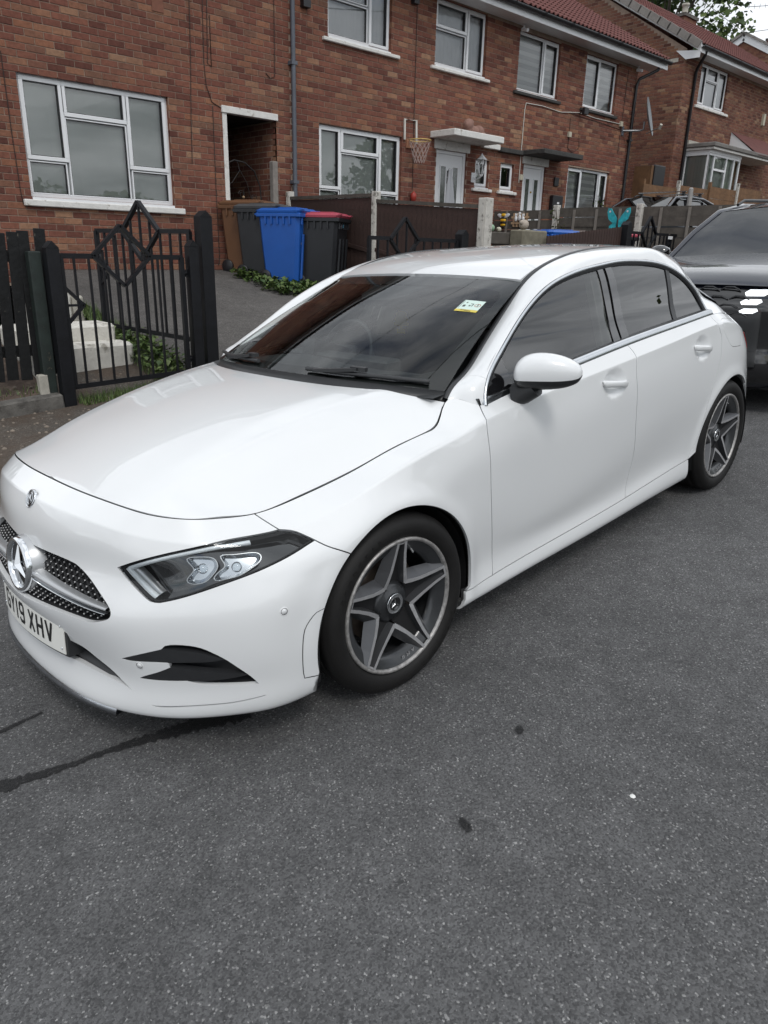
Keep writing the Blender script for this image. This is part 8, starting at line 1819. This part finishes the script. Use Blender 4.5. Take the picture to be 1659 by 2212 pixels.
for (x, y, z, r, m, nm, lab) in ((-7.45, -4.32, 1.82, .07, mat('gnome_stone', (.38, .33, .28), .9), 'stone_pig', 'small stone animal ornament on the mossy pier'), (-6.95, -4.5, 1.78, .05, mat('green_jug', (.22, .33, .22), .5), 'green_jug', 'small green jug on the grey timber shelf'), (-7.12, -4.5, 1.78, .035, mat('cream_plastic', (.45, .42, .33), .6), 'cream_pot', 'small cream pot on the grey timber shelf')):
    o = blob(nm, [(0, 0, r, r, r, r), (r * .9, 0, r * 1.4, r * .45, r * .45, r * .45)], m, None); o.location = (x, y, z); tag(o, lab, 'ornament')
# ---- planting: clumps of broad-leaved weeds, grass tufts and a rose
M_LEAF = [mat('leaf_%d' % i, c, .6, var=.3, vscale=30) for i, c in enumerate(((.060, .105, .022), (.085, .135, .030), (.040, .075, .020), (.11, .15, .045)))]
def weeds(name, label, x0, x1, y0, y1, zf, n, size, seed, cat='weeds', h=.12, kind='stuff', inside=None):
    rr = random.Random(seed); b = MB()
    for i in range(n):
        x = rr.uniform(x0, x1); y = rr.uniform(y0, y1)
        if inside and not inside(x, y): continue
        z = zf(x, y); s = size * rr.uniform(.5, 1.3); a = rr.uniform(0, 6.28); el = rr.uniform(.1, 1.2); hh = h * rr.random()
        d = Vector((math.cos(a) * math.cos(el), math.sin(a) * math.cos(el), math.sin(el))); sd_ = Vector((-math.sin(a), math.cos(a), 0)) * s * .38
        p0 = Vector((x, y, z + hh)); p1 = p0 + d * s * .5; p2 = p0 + d * s + Vector((0, 0, -.25 * s))
        b.add([p0, p1 - sd_, p2, p1 + sd_], [(0, 1, 2, 3)], False, rr.randrange(4))
    o = b.build(name, M_LEAF); tag(o, label, cat, None, kind); return o
def grass(name, label, x0, x1, y0, y1, zf, n, h, seed):
    rr = random.Random(seed); b = MB()
    for i in range(n):
        x = rr.uniform(x0, x1); y = rr.uniform(y0, y1); z = zf(x, y); a = rr.uniform(0, 6.28); hh = h * rr.uniform(.4, 1.2); ln = rr.uniform(.1, .7) * hh; w = .004
        b.add([(x - w * math.sin(a), y + w * math.cos(a), z), (x + w * math.sin(a), y - w * math.cos(a), z), (x + ln * math.cos(a), y + ln * math.sin(a), z + hh)], [(0, 1, 2)], False, rr.randrange(4))
    o = b.build(name, M_LEAF); tag(o, label, 'grass', None, 'stuff'); return o
_wp = np.array([(-4.62, -7.55), (-4.72, -7.0), (-4.58, -6.55), (-4.8, -6.15), (-5.3, -5.8), (-6.05, -5.6), (-6.05, -7.2), (-5.3, -7.8)])
def near_fence(x, y): return bool(in_poly(np.array([[x + .05 * math.sin(y * 23), y + .05 * math.sin(x * 19)]]), _wp)[0])
weeds('weed_patch', 'green leafy weeds growing along the driveway below the bins', -6.08, -4.3, -7.55, -5.2, drive_z, 5200, .085, 21, inside=near_fence)
grass('grass_tufts', 'short grass and weeds along the driveway edge behind the small gate', -2.02, -1.62, -5.6, -4.2, drive_z, 900, .10, 22)
weeds('weed_strip', 'leafy weeds along the foot of the driveway edge by the gate', -2.05, -1.66, -5.2, -4.1, drive_z, 520, .075, 23)
grass('grass_tufts', 'grass tufts in the gap beneath the small gate', -1.75, -.85, -4.16, -3.92, pave_z, 900, .085, 24)
grass('grass_tufts', 'sparse weeds in the soil behind the concrete edging', .6, -.6, -4.3, -4.12, lambda x, y: garden_z(x, y), 260, .05, 25)
grass('grass_tufts', 'grass at the side of the white steps', -1.95, -1.72, -6.3, -5.3, drive_z, 500, .12, 26)
rs_ = random.Random(4); b = MB()
M_ROCK = mat('pebble', (.18, .15, .12), .9, var=.5, vscale=3)
for i in range(260):
    x = rs_.uniform(1.2, -1.4); y = rs_.uniform(-4.35, -2.9); r = rs_.uniform(.004, .016) * (1.6 if rs_.random() < .08 else 1)
    z = (garden_z(x, y) if y < -4.15 else pave_z(x, y)); b.lathe([(0, r * .7), (r * .8, r * .3), (r, 0)], 6, axis='z', c=(x, y, z), smooth=False)
o = b.build('pebbles', M_ROCK); tag(o, 'loose stones scattered over the soil and footway by the fence', 'pebbles', None, 'stuff')
def shrub(name, label, x, y, z, h, r, n, seed, leaf=.06, rose=False, cat='shrub'):
    e = empty(name, (x, y, z)); tag(e, label, cat); rr = random.Random(seed); st = MB(); lv = MB()
    for k in range(7):
        a = rr.uniform(0, 6.28); t = (math.cos(a) * r * rr.uniform(.3, 1), math.sin(a) * r * rr.uniform(.3, 1), h * rr.uniform(.6, 1)); st.tube([(0, 0, 0), (t[0] * .4, t[1] * .4, t[2] * .55), t], [.010, .007, .003], 5)
        for i in range(n // 7):
            u = rr.uniform(.35, 1); p0 = Vector((t[0] * u + rr.gauss(0, .05), t[1] * u + rr.gauss(0, .05), t[2] * u + rr.gauss(0, .04))); b_ = rr.uniform(0, 6.28); s = leaf * rr.uniform(.6, 1.2)
            d = Vector((math.cos(b_), math.sin(b_), rr.uniform(-.4, .6))).normalized(); sd_ = d.orthogonal().normalized() * s * .35
            lv.add([p0, p0 + d * s * .5 - sd_, p0 + d * s, p0 + d * s * .5 + sd_], [(0, 1, 2, 3)], False, rr.randrange(4))
    st.build('stem', mat('twig', (.06, .045, .03), .9), e); lv.build('foliage', M_LEAF, e)
    return e
shrub('rose_bush', 'thin rose bush with green leaves in front of the end house window', -12.6, -6.2, 1.35, 1.45, .22, 110, 31, cat='rose bush')
shrub('fence_plant', 'straggly plant against the grey fence left of the second white post', -11.3, -6.3, 1.3, 1.05, .18, 90, 33, cat='plant')
# ------------------------------------------------------------------ next block of houses, far gable, tree, aerials
h2 = empty('brick_house'); tag(h2, 'brick house with gable end and bay window beyond the terrace', 'house')
GX, FY2, EV2 = -21.0, -9.27, 7.0
gab = lambda s: EV2 + .12 + (FY2 + .0 - s) * .62 if s > FY2 - 4.2 else EV2 + .12 + (s - (FY2 - 8.4)) * .62
brick_wall(h2, FY2 - 8.4, FY2, 2.2, 9.9, [], 'X', GX, M_BRICK2, limit=300, near=(FY2 - 1.5, 5.2, FY2 - 5.5, FY2, 3.0, 9.5), gable=gab)
wB2 = (-23.90, -22.04, 5.86, 6.95)
brick_wall(h2, -30.0, GX, 2.2, EV2, [wB2], 'Y', FY2, M_BRICK2, limit=200, near=(-23, 5.2, -30, GX, 3.2, 7))
window(h2, -23.90, -22.04, 5.86, 6.95, FY2, [(-22.50, -22.08, 5.9, 6.92, 1), (-23.27, -22.52, 5.9, 6.55, 0), (-23.27, -22.52, 6.56, 6.92, 1), (-23.86, -23.29, 5.9, 6.92, 1)], 'curtain', sill=(-24.12, -21.88, 5.76, 5.83))
eaves(h2, GX + .06, -30.0, FY2, EV2, over=.40, rows=13, single=120, pitch=math.atan(.62))
vb_ = MB(); yA, zA = FY2 + .44, EV2 - .02; yB, zB = FY2 - 4.2, EV2 + 2.74
vb_.add([(GX + .07, yA, zA), (GX + .07, yB, zB), (GX + .07, yB, zB + .22), (GX + .07, yA, zA + .22), (GX + .0, yA, zA), (GX, yB, zB), (GX, yB, zB + .22), (GX, yA, zA + .22)], [(3, 2, 1, 0), (4, 5, 6, 7), (0, 1, 5, 4), (2, 3, 7, 6), (0, 4, 7, 3)]); vb_.add([(GX + .065, FY2 - .3, EV2 + .10), (GX + .065, yA, zA + .03), (GX + .065, yA, zA - .14), (GX + .065, FY2 + .02, zA - .14)], [(0, 1, 2, 3)]); vb_.build('barge_board', M_UPVC, h2)
n = 14
for i in range(n):
    t0, t1 = i / n, (i + 1.06) / n; p0 = (GX + .10, yA + (yB - yA) * t0, zA + (zB - zA) * t0 + .235); p1 = (GX + .10, yA + (yB - yA) * t1, zA + (zB - zA) * t1 + .245 + .012)
    b = MB(); b.bar(p0, p1, .16, .03); b.bar((p0[0] + .075, p0[1], p0[2] - .09), (p1[0] + .075, p1[1], p1[2] - .09), .02, .19); b.build('verge_tile', M_TILEG, h2)
MB().box(GX, GX + .02, FY2 - .75, FY2 - .22, EV2 - .18, EV2 - .08).build('stone_pad', M_CONCL, h2)
pipe('downpipe', [(-21.6, FY2 + .06, 2.2), (-21.6, FY2 + .06, 6.6), (-21.55, FY2 + .12, 6.72), (-21.32, FY2 + .40, 6.95), (-21.3, FY2 + .43, 7.05)], .045, M_PIPEB, h2)
# bay window under a flat felt roof
bay = empty('bay_window', parent=h2)
MB().box(-23.95, -21.72, FY2, FY2 + .80, 4.48, 4.56).build('bay_head', M_UPVC, bay)
MB().box(-26.6, -21.60, FY2, FY2 + .98, 4.62, 4.74, b=.02).build('flat_roof', M_LEAD, bay); MB().box(-26.55, -21.65, FY2, FY2 + .93, 4.56, 4.618).build('bay_fascia', M_SILLW, bay)
MB().box(-26.0, -21.75, FY2, FY2 + .08, 4.74, 4.86).build('flashing', M_CONCL, bay)
MB().box(-23.95, -21.72, FY2, FY2 + .78, 2.2, 3.22).build('bay_base', M_BRICK2, bay)
yb_ = FY2 + .78; fr_ = MB()
for x in (-21.76, -22.12, -22.98, -23.52, -23.92): fr_.box(x - .03, x + .03, yb_ - .06, yb_, 3.22, 4.48)
fr_.box(-23.95, -21.73, yb_ - .061, yb_ + .001, 3.22, 3.29); fr_.box(-23.95, -21.73, yb_ - .061, yb_ + .001, 4.41, 4.48); fr_.box(-22.98, -22.12, yb_ - .061, yb_ + .001, 4.02, 4.08)
for y in (FY2 + .05, yb_ - .03): fr_.box(-21.78, -21.72, y - .03, y + .03, 3.22, 4.48)
fr_.box(-21.781, -21.719, FY2, yb_, 3.22, 3.29); fr_.box(-21.781, -21.719, FY2, yb_, 4.41, 4.48); fr_.build('bay_frame', M_UPVC, bay)
MB().add([(-21.75, FY2, 3.25), (-21.75, yb_ - .03, 3.25), (-21.75, yb_ - .03, 4.45), (-21.75, FY2, 4.45)], [(0, 1, 2, 3)]).build('pane', M_GLASSH, bay)
for a, b_ in ((-22.12, -21.78), (-22.98, -22.12), (-23.52, -22.98), (-23.92, -23.52)): MB().add([(a, yb_ - .03, 3.25), (b_, yb_ - .03, 3.25), (b_, yb_ - .03, 4.45), (a, yb_ - .03, 4.45)], [(3, 2, 1, 0)]).build('pane', M_GLASSH, bay)
for i in range(7): MB().box(-21.86, -21.84, FY2 + .03 + i * .10, FY2 + .125 + i * .10, 3.26, 4.44).build('blind_slat', M_BLIND, bay)
for i in range(20): MB().box(-23.9 + i * .103, -23.802 + i * .103, yb_ - .14, yb_ - .13, 3.26, 4.44).build('blind_slat', M_BLIND, bay)
# porch roof right of the bay
pr2 = MB(); pr2.add([(-24.7, FY2 + .9, 4.70), (-24.7, FY2, 5.40), (-24.7, FY2, 4.70)], [(0, 1, 2)]); pr2.build('porch_cladding', M_UPVC, h2)
pr2 = MB(); pr2.add([(-24.68, FY2 + 1.0, 4.68), (-27.5, FY2 + 1.0, 4.68), (-27.5, FY2, 5.42), (-24.68, FY2, 5.42)], [(0, 1, 2, 3)]); pr2.build('porch_roof', M_TILE, h2)
MB().box(-25.3, -23.98, FY2 + .001, FY2 + .05, 2.3, 4.56).build('porch_wall', M_BRICK, h2)
q = MB(); q.box(-27.0, -26.86, FY2, FY2 + .08, 5.85, 6.2); q.build('alarm_box', mat('cream_plastic', (.45, .42, .33), .6), h2)
def chimney(parent, x, y, z0, z1, w=.9, d=.5):
    b = MB(); b.box(x - w / 2, x + w / 2, y - d / 2, y + d / 2, z0, z1); b.build('chimney', M_BRICK2, parent)
    b = MB(); b.box(x - w / 2 - .05, x + w / 2 + .05, y - d / 2 - .05, y + d / 2 + .05, z1, z1 + .10); b.build('chimney_cap', M_CONC, parent)
    b = MB(); b.lathe([(.13, 0), (.14, .06), (.10, .12), (.10, .30), (.13, .32), (.13, .38), (0, .38)], 14, axis='z', c=(x, y, z1 + .10)); b.build('chimney_pot', M_CONCL, parent)
chimney(h2, -26.3, -12.3, 8.2, 9.35)
ae = empty('roof_aerial', (-26.6, -12.5, 9.3)); tag(ae, 'pale yagi aerial on the chimney in front of the tree', 'aerial')
MB().tube([(0, 0, -.2), (0, 0, .45)], .015, 6).build('mast', M_PIPEG, ae); MB().tube([(.9, -1.3, .10), (-.1, .1, .22)], .014, 5).build('boom', M_CONCL, ae)
for k in range(5): MB().tube([(.9 - k * .2, -1.3 + k * .28, -.02), (.9 - k * .2, -1.3 + k * .28, .24)], .007, 4).build('element', M_CONCL, ae)
# far gable
h3 = empty('brick_house'); tag(h3, 'far brick gable with white verge and round vent at the top right', 'house')
g3 = MB(); X3 = -38.0; ap = (-15.3, 11.35); g3.add([(X3, -20, 4), (X3, -10.5, 4), (X3, -10.5, 8.75), (X3, ap[0], ap[1]), (X3, -20, 8.75)], [(0, 1, 2, 3, 4)]); g3.build('wall', M_BRICK2, h3)
for (ya, za) in ((-10.3, 8.62), (-20.3, 8.62)):
    b = MB(); b.bar((X3 + .06, ap[0], ap[1] + .02), (X3 + .06, ya, za), .05, .26); b.build('barge_board', M_UPVC, h3)
    for i in range(10):
        t0, t1 = i / 10, (i + 1.04) / 10; b = MB(); b.bar((X3, ap[0] + (ya - ap[0]) * t0, ap[1] + .22 + (za - ap[1]) * t0), (X3, ap[0] + (ya - ap[0]) * t1, ap[1] + .23 + (za - ap[1]) * t1), .36, .10); b.build('verge_tile', M_TILEG, h3)
b = MB(); b.add([(X3, ap[0], ap[1] + .2), (X3, -10.3, 8.8), (X3 - 10, -10.3, 8.8), (X3 - 10, ap[0], ap[1] + .2)], [(0, 1, 2, 3)]); b.build('roof', M_TILE, h3)
b = MB(); b.lathe([(.10, .02), (.20, .04), (.22, 0)], 18, axis='x', c=(X3, -15.0, 9.95)); b.build('round_vent', M_UPVC, h3)
chimney(h3, -41, -14.9, 10.2, 11.7, 1.0, .8)
ta = empty('tv_aerial', (-41.2, -14.9, 11.8)); tag(ta, 'two-boom television aerial on the far chimney against the sky', 'aerial')
MB().tube([(0, 0, 0), (0, 0, 2.6)], .02, 6).build('mast', M_PIPEB, ta)
for z in (2.2, 1.5):
    MB().tube([(0, 0, z), (.9, -1.6, z)], .014, 5).build('boom', M_PIPEG, ta)
    for k in range(7): MB().tube([(.12 + k * .12, -.2 - k * .215, z - .10), (.12 + k * .12, -.2 - k * .215, z + .10)], .009, 4).build('element', M_PIPEG, ta)
# overhead telephone wires from the far gable
for i, (a, b_) in enumerate((((X3 + .2, -15.3, 11.6), (12, -2.0, 8.5)), ((X3 + .2, -15.4, 11.55), (-38, 6.0, 14.0)), ((-11.2, -7.7, 5.95), (10, 9, 9.0)))):
    a = Vector(a); b_ = Vector(b_); o = wire('telephone_wire', [tuple(a.lerp(b_, t) - Vector((0, 0, .9 * 4 * t * (1 - t)))) for t in np.linspace(0, 1, 24)], .012, M_PIPEB, None); tag(o, ('black wire running from the far gable over the street', 'black wire leading away from the far gable to the right', 'thin wire crossing the gutter of the middle house')[i], 'wire')
# ---- trees: trunk, limbs and a crown of leaf clumps
def tree(label, x, y, z, H, R, n, seed, leaf=.30):
    t = empty('tree', (x, y, z)); tag(t, label, 'tree', 'trees along the street'); rr = random.Random(seed); tk = MB(); lv = MB()
    tk.tube([(0, 0, 0), (.1, .05, H * .25), (-.05, .1, H * .5), (.05, 0, H * .75)], [.32, .25, .17, .06], 9); cl = []
    for k in range(26):
        u = rr.uniform(.30, .98); a = rr.uniform(0, 6.28); rad = R * math.sqrt(max(.05, 1 - ((u - .55) / .52) ** 2)) * rr.uniform(.55, 1.0)
        c = Vector((math.cos(a) * rad, math.sin(a) * rad, H * u)); cl.append((c, R * rr.uniform(.22, .40)))
        tk.tube([(0, 0, H * u * .6), tuple(c * .5 + Vector((0, 0, H * u * .28))), tuple(c)], [.07, .045, .015], 5)
    for i in range(n):
        c, r = cl[rr.randrange(len(cl))]; d = Vector((rr.gauss(0, 1), rr.gauss(0, 1), rr.gauss(0, .8))); d = d.normalized() * r * rr.random() ** .45; p0 = c + d; s = leaf * rr.uniform(.5, 1.2)
        e = Vector((rr.gauss(0, 1), rr.gauss(0, 1), rr.gauss(0, .6))).normalized(); f = e.orthogonal().normalized(); f = (f * math.cos(i) + e.cross(f) * math.sin(i)) * s * .42
        lv.add([p0, p0 + e * s * .5 - f, p0 + e * s, p0 + e * s * .5 + f], [(0, 1, 2, 3)], False, rr.randrange(4))
    tk.build('trunk', mat('bark', (.06, .05, .04), .9, var=.3), t); lv.build('crown', M_LEAF, t)
    return t
tree('large leafy green tree rising behind the brick gable', -42.0, -21.6, 4.0, 15.5, 5.0, 15000, 41, .34)
tree('leafy tree across the street seen mirrored in the car windows', -31.0, 14.5, 1.6, 7.0, 3.0, 2600, 42, .34)
tree('second leafy tree across the street seen mirrored in the car windows', -22.0, 15.0, 1.2, 5.6, 2.4, 2200, 43, .34)
hd = MB(); tl_ = MB(); rr = random.Random(9)
for i in range(11000):
    x = rr.uniform(-40, 14); y = 13.5 + rr.uniform(-.9, .9); h = 1.9 + .9 * math.sin(x * .45) + .5 * math.sin(x * 1.3 + 1); z = road_z(x, 13) + h * rr.random() ** .6; s = .34 * rr.uniform(.5, 1.2); e = Vector((rr.gauss(0, 1), rr.gauss(0, 1), rr.gauss(0, .6))).normalized(); f = e.orthogonal().normalized() * s * .45; p0 = Vector((x, y, z))
    hd.add([p0, p0 + e * s * .5 - f, p0 + e * s, p0 + e * s * .5 + f], [(0, 1, 2, 3)], False, rr.randrange(4))
for i in range(6000):
    y = rr.uniform(-12, 45); x = -72 + rr.uniform(-3, 3); z = road_z(x, y) + (5.5 + 2 * math.sin(y * .4) + 1.5 * math.sin(y * 1.1)) * rr.random() ** .6; s = 1.1 * rr.uniform(.5, 1.2); e = Vector((rr.gauss(0, 1), rr.gauss(0, 1), rr.gauss(0, .6))).normalized(); f = e.orthogonal().normalized() * s * .45; p0 = Vector((x, y, z))
    tl_.add([p0, p0 + e * s * .5 - f, p0 + e * s, p0 + e * s * .5 + f], [(0, 1, 2, 3)], False, rr.randrange(4))
tag(tl_.build('added_treeline', M_LEAF), 'unseen far trees added to darken what the dark vehicle bonnet reflects', 'trees', None, 'stuff')  # out-of-view trees, added so the dark bonnet mirrors less low sky
tag(hd.build('hedge', M_LEAF), 'long uneven hedge on the opposite side of the street', 'hedge', None, 'stuff')
# fence and stored box between the two blocks
tf = empty('board_fence'); tag(tf, 'orange brown horizontal board fence below the bay window', 'fence')
for s_ in range(4):
    x0 = -17.3 - s_ * 1.9
    for k in range(8): MB().box(-.91, .91, -.008, .008, 0, .155).build('board', M_TAN, tf, (x0 - .95, -8.05 + (k % 2) * .006, 3.30 + .10 * s_ - (k + 1) * .158), (0, random.uniform(-.004, .004), 0))
    MB().box(-.045, .045, -.04, .04, 0, 1.5).build('post', M_CPOST if s_ % 2 else M_TAN, tf, (x0, -8.03, 1.9 + .1 * s_))
o = MB().box(-.05, .05, -.05, .05, 0, 1.95, b=.03).build('concrete_post', mat('grey_post', (.30, .29, .28), .9, var=.15), None, (-16.2, -6.2, 1.1)); tag(o, 'round-topped grey concrete post left of the dark blue vehicle', 'post')
bx = MB(); bx.box(-.28, .28, -.30, .30, 0, .82, b=.02); o = bx.build('storage_box', M_PIPEB, None, (-18.6, -8.6, 3.02)); tag(o, 'black upright box standing on timber against the gable wall', 'box')
MB().box(.285, .40, -.25, .25, -.05, .80).build('timber_side', M_TAN, o); MB().box(-.5, .5, -.34, .34, -.12, -.01).build('timber_shelf', M_GREYT, o)
b = MB(); b.box(-.22, .22, -.2, .2, 0, 1.6); o = b.build('brick_pier', mat('bright_brick', (.26, .055, .030), .9, var=.2), None, (-17.55, -8.2, 1.25)); tag(o, 'bright red brick pier between the terrace and the board fence', 'pier')
# ------------------------------------------------------------------ dark vehicle parked behind, and its twin on the far drive
M_NAVY = mat('navy_metallic', (.010, .012, .022), .3, metal=.3, coat=1.0, coat_rough=.02)
M_LAMP = mat('daylight_led', (.9, .92, .95), .3, emit=(.92, .96, 1.0, 1.1))
def make_suv():
    c = empty('parked_suv')
    P = lambda n, p, m, par=None: link(n, p.mesh(n, [m] if not isinstance(m, list) else m), par or c)
    plan = [(0, 0), (-.02, .3), (-.08, .58), (-.22, .78), (-.5, .90), (-1.0, .93), (-2.5, .93), (-3.8, .92), (-4.25, .86), (-4.44, .6), (-4.47, 0)]
    prof = [(.22, -.09), (.30, -.01), (.50, .0), (.74, -.004), (.92, -.02), (1.03, -.085)]
    net = []
    for k, (x, y) in enumerate(plan):
        col_ = []
        for z, d in prof:
            zz = z + (.0 if x > -1 else .06 * (z - .2) / .8)
            if k <= 3: q = (x + d * 1.1, y * (1 + d * .3), zz)
            elif k >= 9: q = (x - d * .8, y * (1 + d * .3), zz)
            else: q = (x, y + d, zz)
            col_.append(q)
        net.append(col_)
    N = Net(net, sym='ab'); W_, V_ = N.tu[-1], N.tv[-1]
    def hole(cx): return [(cx, 0)]
    body = panel(N, rect(0, W_, 0, V_, .05), step=.05, gap=0, thick=0, uc=[0.0])
    P('body', body.mirrored(), M_NAVY)
    # bonnet, screen, roof, side glass
    ys = np.array([-.78, -.70, -.62, -.3, 0, .3, .62, .70, .78])
    def cross(x, z, w, crown, crease=0.): return [(x - .10 * (1 - abs(t)) * (1 if x < -1 else -.5), t * w, z + crown * (1 - t * t) + (crease if abs(abs(t) - .62) < .15 else 0)) for t in ys / .78]
    P('bonnet', ribbon([cross(-.09, 1.00, .80, .02), cross(-.20, 1.06, .80, .025, .006), cross(-.6, 1.11, .82, .03, .010), cross(-1.0, 1.14, .82, .035, .010), cross(-1.28, 1.165, .80, .03)]), M_NAVY)
    P('windscreen', ribbon([cross(-1.25, 1.16, .74, .03), cross(-1.62, 1.37, .69, .03), cross(-2.0, 1.56, .60, .03)]), M_GLASS_R)
    P('roof', ribbon([cross(-2.0, 1.565, .60, .03), cross(-2.6, 1.615, .60, .03), cross(-3.4, 1.60, .58, .03), cross(-4.05, 1.53, .55, .03)]), M_NAVY)
    P('rear_window', ribbon([cross(-4.05, 1.53, .55, .03), cross(-4.40, 1.10, .68, .0)]), M_GLASS_R)
    for s in (1, -1):
        S = lambda L: [(x, s * y, z) for x, y, z in L]
        P('side_glass', ribbon([S([(-1.35, .80, 1.10), (-2.2, .80, 1.11), (-3.2, .80, 1.13), (-3.95, .74, 1.16)]), S([(-1.45, .79, 1.14), (-2.25, .645, 1.53), (-3.2, .635, 1.54), (-3.75, .62, 1.40)])]), M_GLASS_R)
        b = MB(); b.tube(S([(-1.28, .80, 1.13), (-1.65, .735, 1.36), (-2.02, .655, 1.545), (-2.6, .635, 1.60), (-3.4, .62, 1.585), (-3.95, .60, 1.50)]), .036, 8); b.build('roof_rail', M_NAVY, c)
        b = MB(); b.tube(S([(-2.25, .56, 1.62), (-2.4, .56, 1.66), (-3.4, .55, 1.65), (-3.6, .55, 1.60)]), .016, 6); b.build('roof_bar', M_PLAST, c)
        b = MB(); b.tube(S([(-1.36, .82, 1.105), (-2.4, .82, 1.115), (-3.9, .78, 1.15), (-3.78, .65, 1.42), (-3.2, .655, 1.545), (-2.2, .665, 1.53)]), .010, 6); b.build('window_trim', M_SATIN, c)
        b = MB(); b.bar(S([(-2.45, .79, 1.12)])[0], S([(-2.52, .645, 1.53)])[0], .03, .09, up=(0, 1, 0)); b.build('pillar', M_GLOSS, c); b = MB(); b.bar(S([(-3.3, .78, 1.14)])[0], S([(-3.35, .64, 1.52)])[0], .03, .06, up=(0, 1, 0)); b.build('pillar', M_GLOSS, c)
        mr = blob('door_mirror', [(-1.50, s * 1.0, 1.20, .09, .12, .075)], M_GLOSS, c)
        b = MB(); b.lathe([(.0, .0), (.36, .0), (.36, -.23), (0, -.23)], 40, c=(0, 0, 0)); 
        for x in (-.93, -3.62):
            w = MB(); w.lathe([(0, -.05), (.20, -.045), (.235, -.01), (.25, .0), (.33, .005), (.355, -.03), (.355, -.2), (.2, -.22)], 40, c=(0, 0, 0)); o = w.build('wheel', M_RUBBER, c, (x, s * .925, .355)); o.scale = (1, s, 1)
    Sh = lambda d: Shift(N, d)
    # black face: grille lattice, lamps, lower intake
    zz = lambda z: float(np.interp(z, [q[0] for q in prof], N.tv)); uu = lambda y: float(np.interp(y, [q[1] for q in plan[:5]], N.tu[:5]))
    fc = P('grille', panel(Sh(.006), resample(np.array([(0, zz(.52)), (uu(.62), zz(.52)), (uu(.86), zz(.62)), (uu(.80), zz(.985)), (0, zz(.985))]), .03), step=.04, gap=0, thick=0).mirrored(), M_GLOSS)
    lat = MB()
    for i, z in enumerate(np.arange(.66, .98, .062)):
        for y in np.arange(-.42 + (i % 2) * .08, .44, .16):
            u = uu(abs(y)); X = Sh(.012).pos([u], [zz(z)])[0]; yy = math.copysign(X[1], y)
            lat.tube([(X[0], yy - .075, X[2]), (X[0] + .008, yy - .03, X[2] + .024), (X[0] + .008, yy + .03, X[2] + .024), (X[0], yy + .075, X[2])], .007, 5)
    lat.build('grille_lattice', M_PLAST, fc)['kind'] = 'stuff'
    for s in (1, -1):
        for (y0, y1, z, h) in ((.42, .57, .955, .022), (.59, .72, .965, .022), (.40, .53, .890, .020), (.40, .51, .825, .018)):
            q = [(y0 + .02, z + h), (y1, z + h), (y1 + .01, z), (y1 - .025, z - h), (y0, z - h), (y0 - .012, z)]
            L = [(uu(a), zz(b_)) for a, b_ in q]; p_ = panel(Sh(.010), resample(np.array(L), .02), gap=0, thick=.008, flange=0, step=.03); P('daylight_lamp', p_ if s > 0 else p_.mirrored(False), [M_LAMP, M_BLACK])
        p_ = panel(Sh(.009), resample(np.array([(uu(.60), zz(.64)), (uu(.82), zz(.66)), (uu(.85), zz(.82)), (uu(.66), zz(.82))]), .03), gap=0, thick=.01, flange=0); hl_ = P('headlight', p_ if s > 0 else p_.mirrored(False), [M_GLOSS, M_BLACK])
        p_ = panel(Sh(.011), resample(np.array([(uu(.62), zz(.655)), (uu(.80), zz(.67)), (uu(.81), zz(.75)), (uu(.67), zz(.75))]), .03), gap=0, thick=.01, flange=0); P('lamp_cover', p_ if s > 0 else p_.mirrored(False), [M_LENS, M_BLACK], hl_)
    P('lower_grille', panel(Sh(.007), resample(np.array([(0, zz(.28)), (uu(.75), zz(.28)), (uu(.80), zz(.42)), (uu(.55), zz(.52)), (0, zz(.50))]), .03), step=.04, gap=0, thick=0).mirrored(), M_GLOSS)
    b = MB(); b.box(-4.3, -.2, -.80, .80, .20, .24); b.box(-4.2, -1.35, -.80, .80, .6, 1.05); b.build('underbody', M_BLACK, c)
    b = MB(); b.tube([(-1.95 + .0, .37 + .18 * math.cos(a), 1.10 + .18 * math.sin(a)) for a in np.linspace(0, 2 * math.pi, 24, endpoint=False)], .014, 6, closed=True); b.build('steering_wheel', M_PLAST, c)
    return c
suv = make_suv(); tag(suv, 'dark front-facing vehicle with white daylight lamps parked behind the white car', 'suv', 'dark parked vehicles')
suv.matrix_world = CAR_M @ Matrix.Translation((-4.50, -.17, 0))
sv2 = copy_tree(suv); sv2.matrix_world = Matrix.Translation((-13.9, -7.12, 1.27)) @ Matrix.Rotation(math.radians(-2), 4, 'Z'); sv2['label'] = 'dark blue vehicle with silver roof bars standing beyond the grey fence'
for x in (-2.55, -3.35):
    o = MB().bar((x, -.62, 1.72), (x, .62, 1.72), .06, .022).build('cross_bar', M_SATIN, sv2); [MB().box(x - .03, x + .03, y - .03, y + .03, 1.63, 1.71).build('bar_foot', M_PLAST, o) for y in (-.55, .55)]
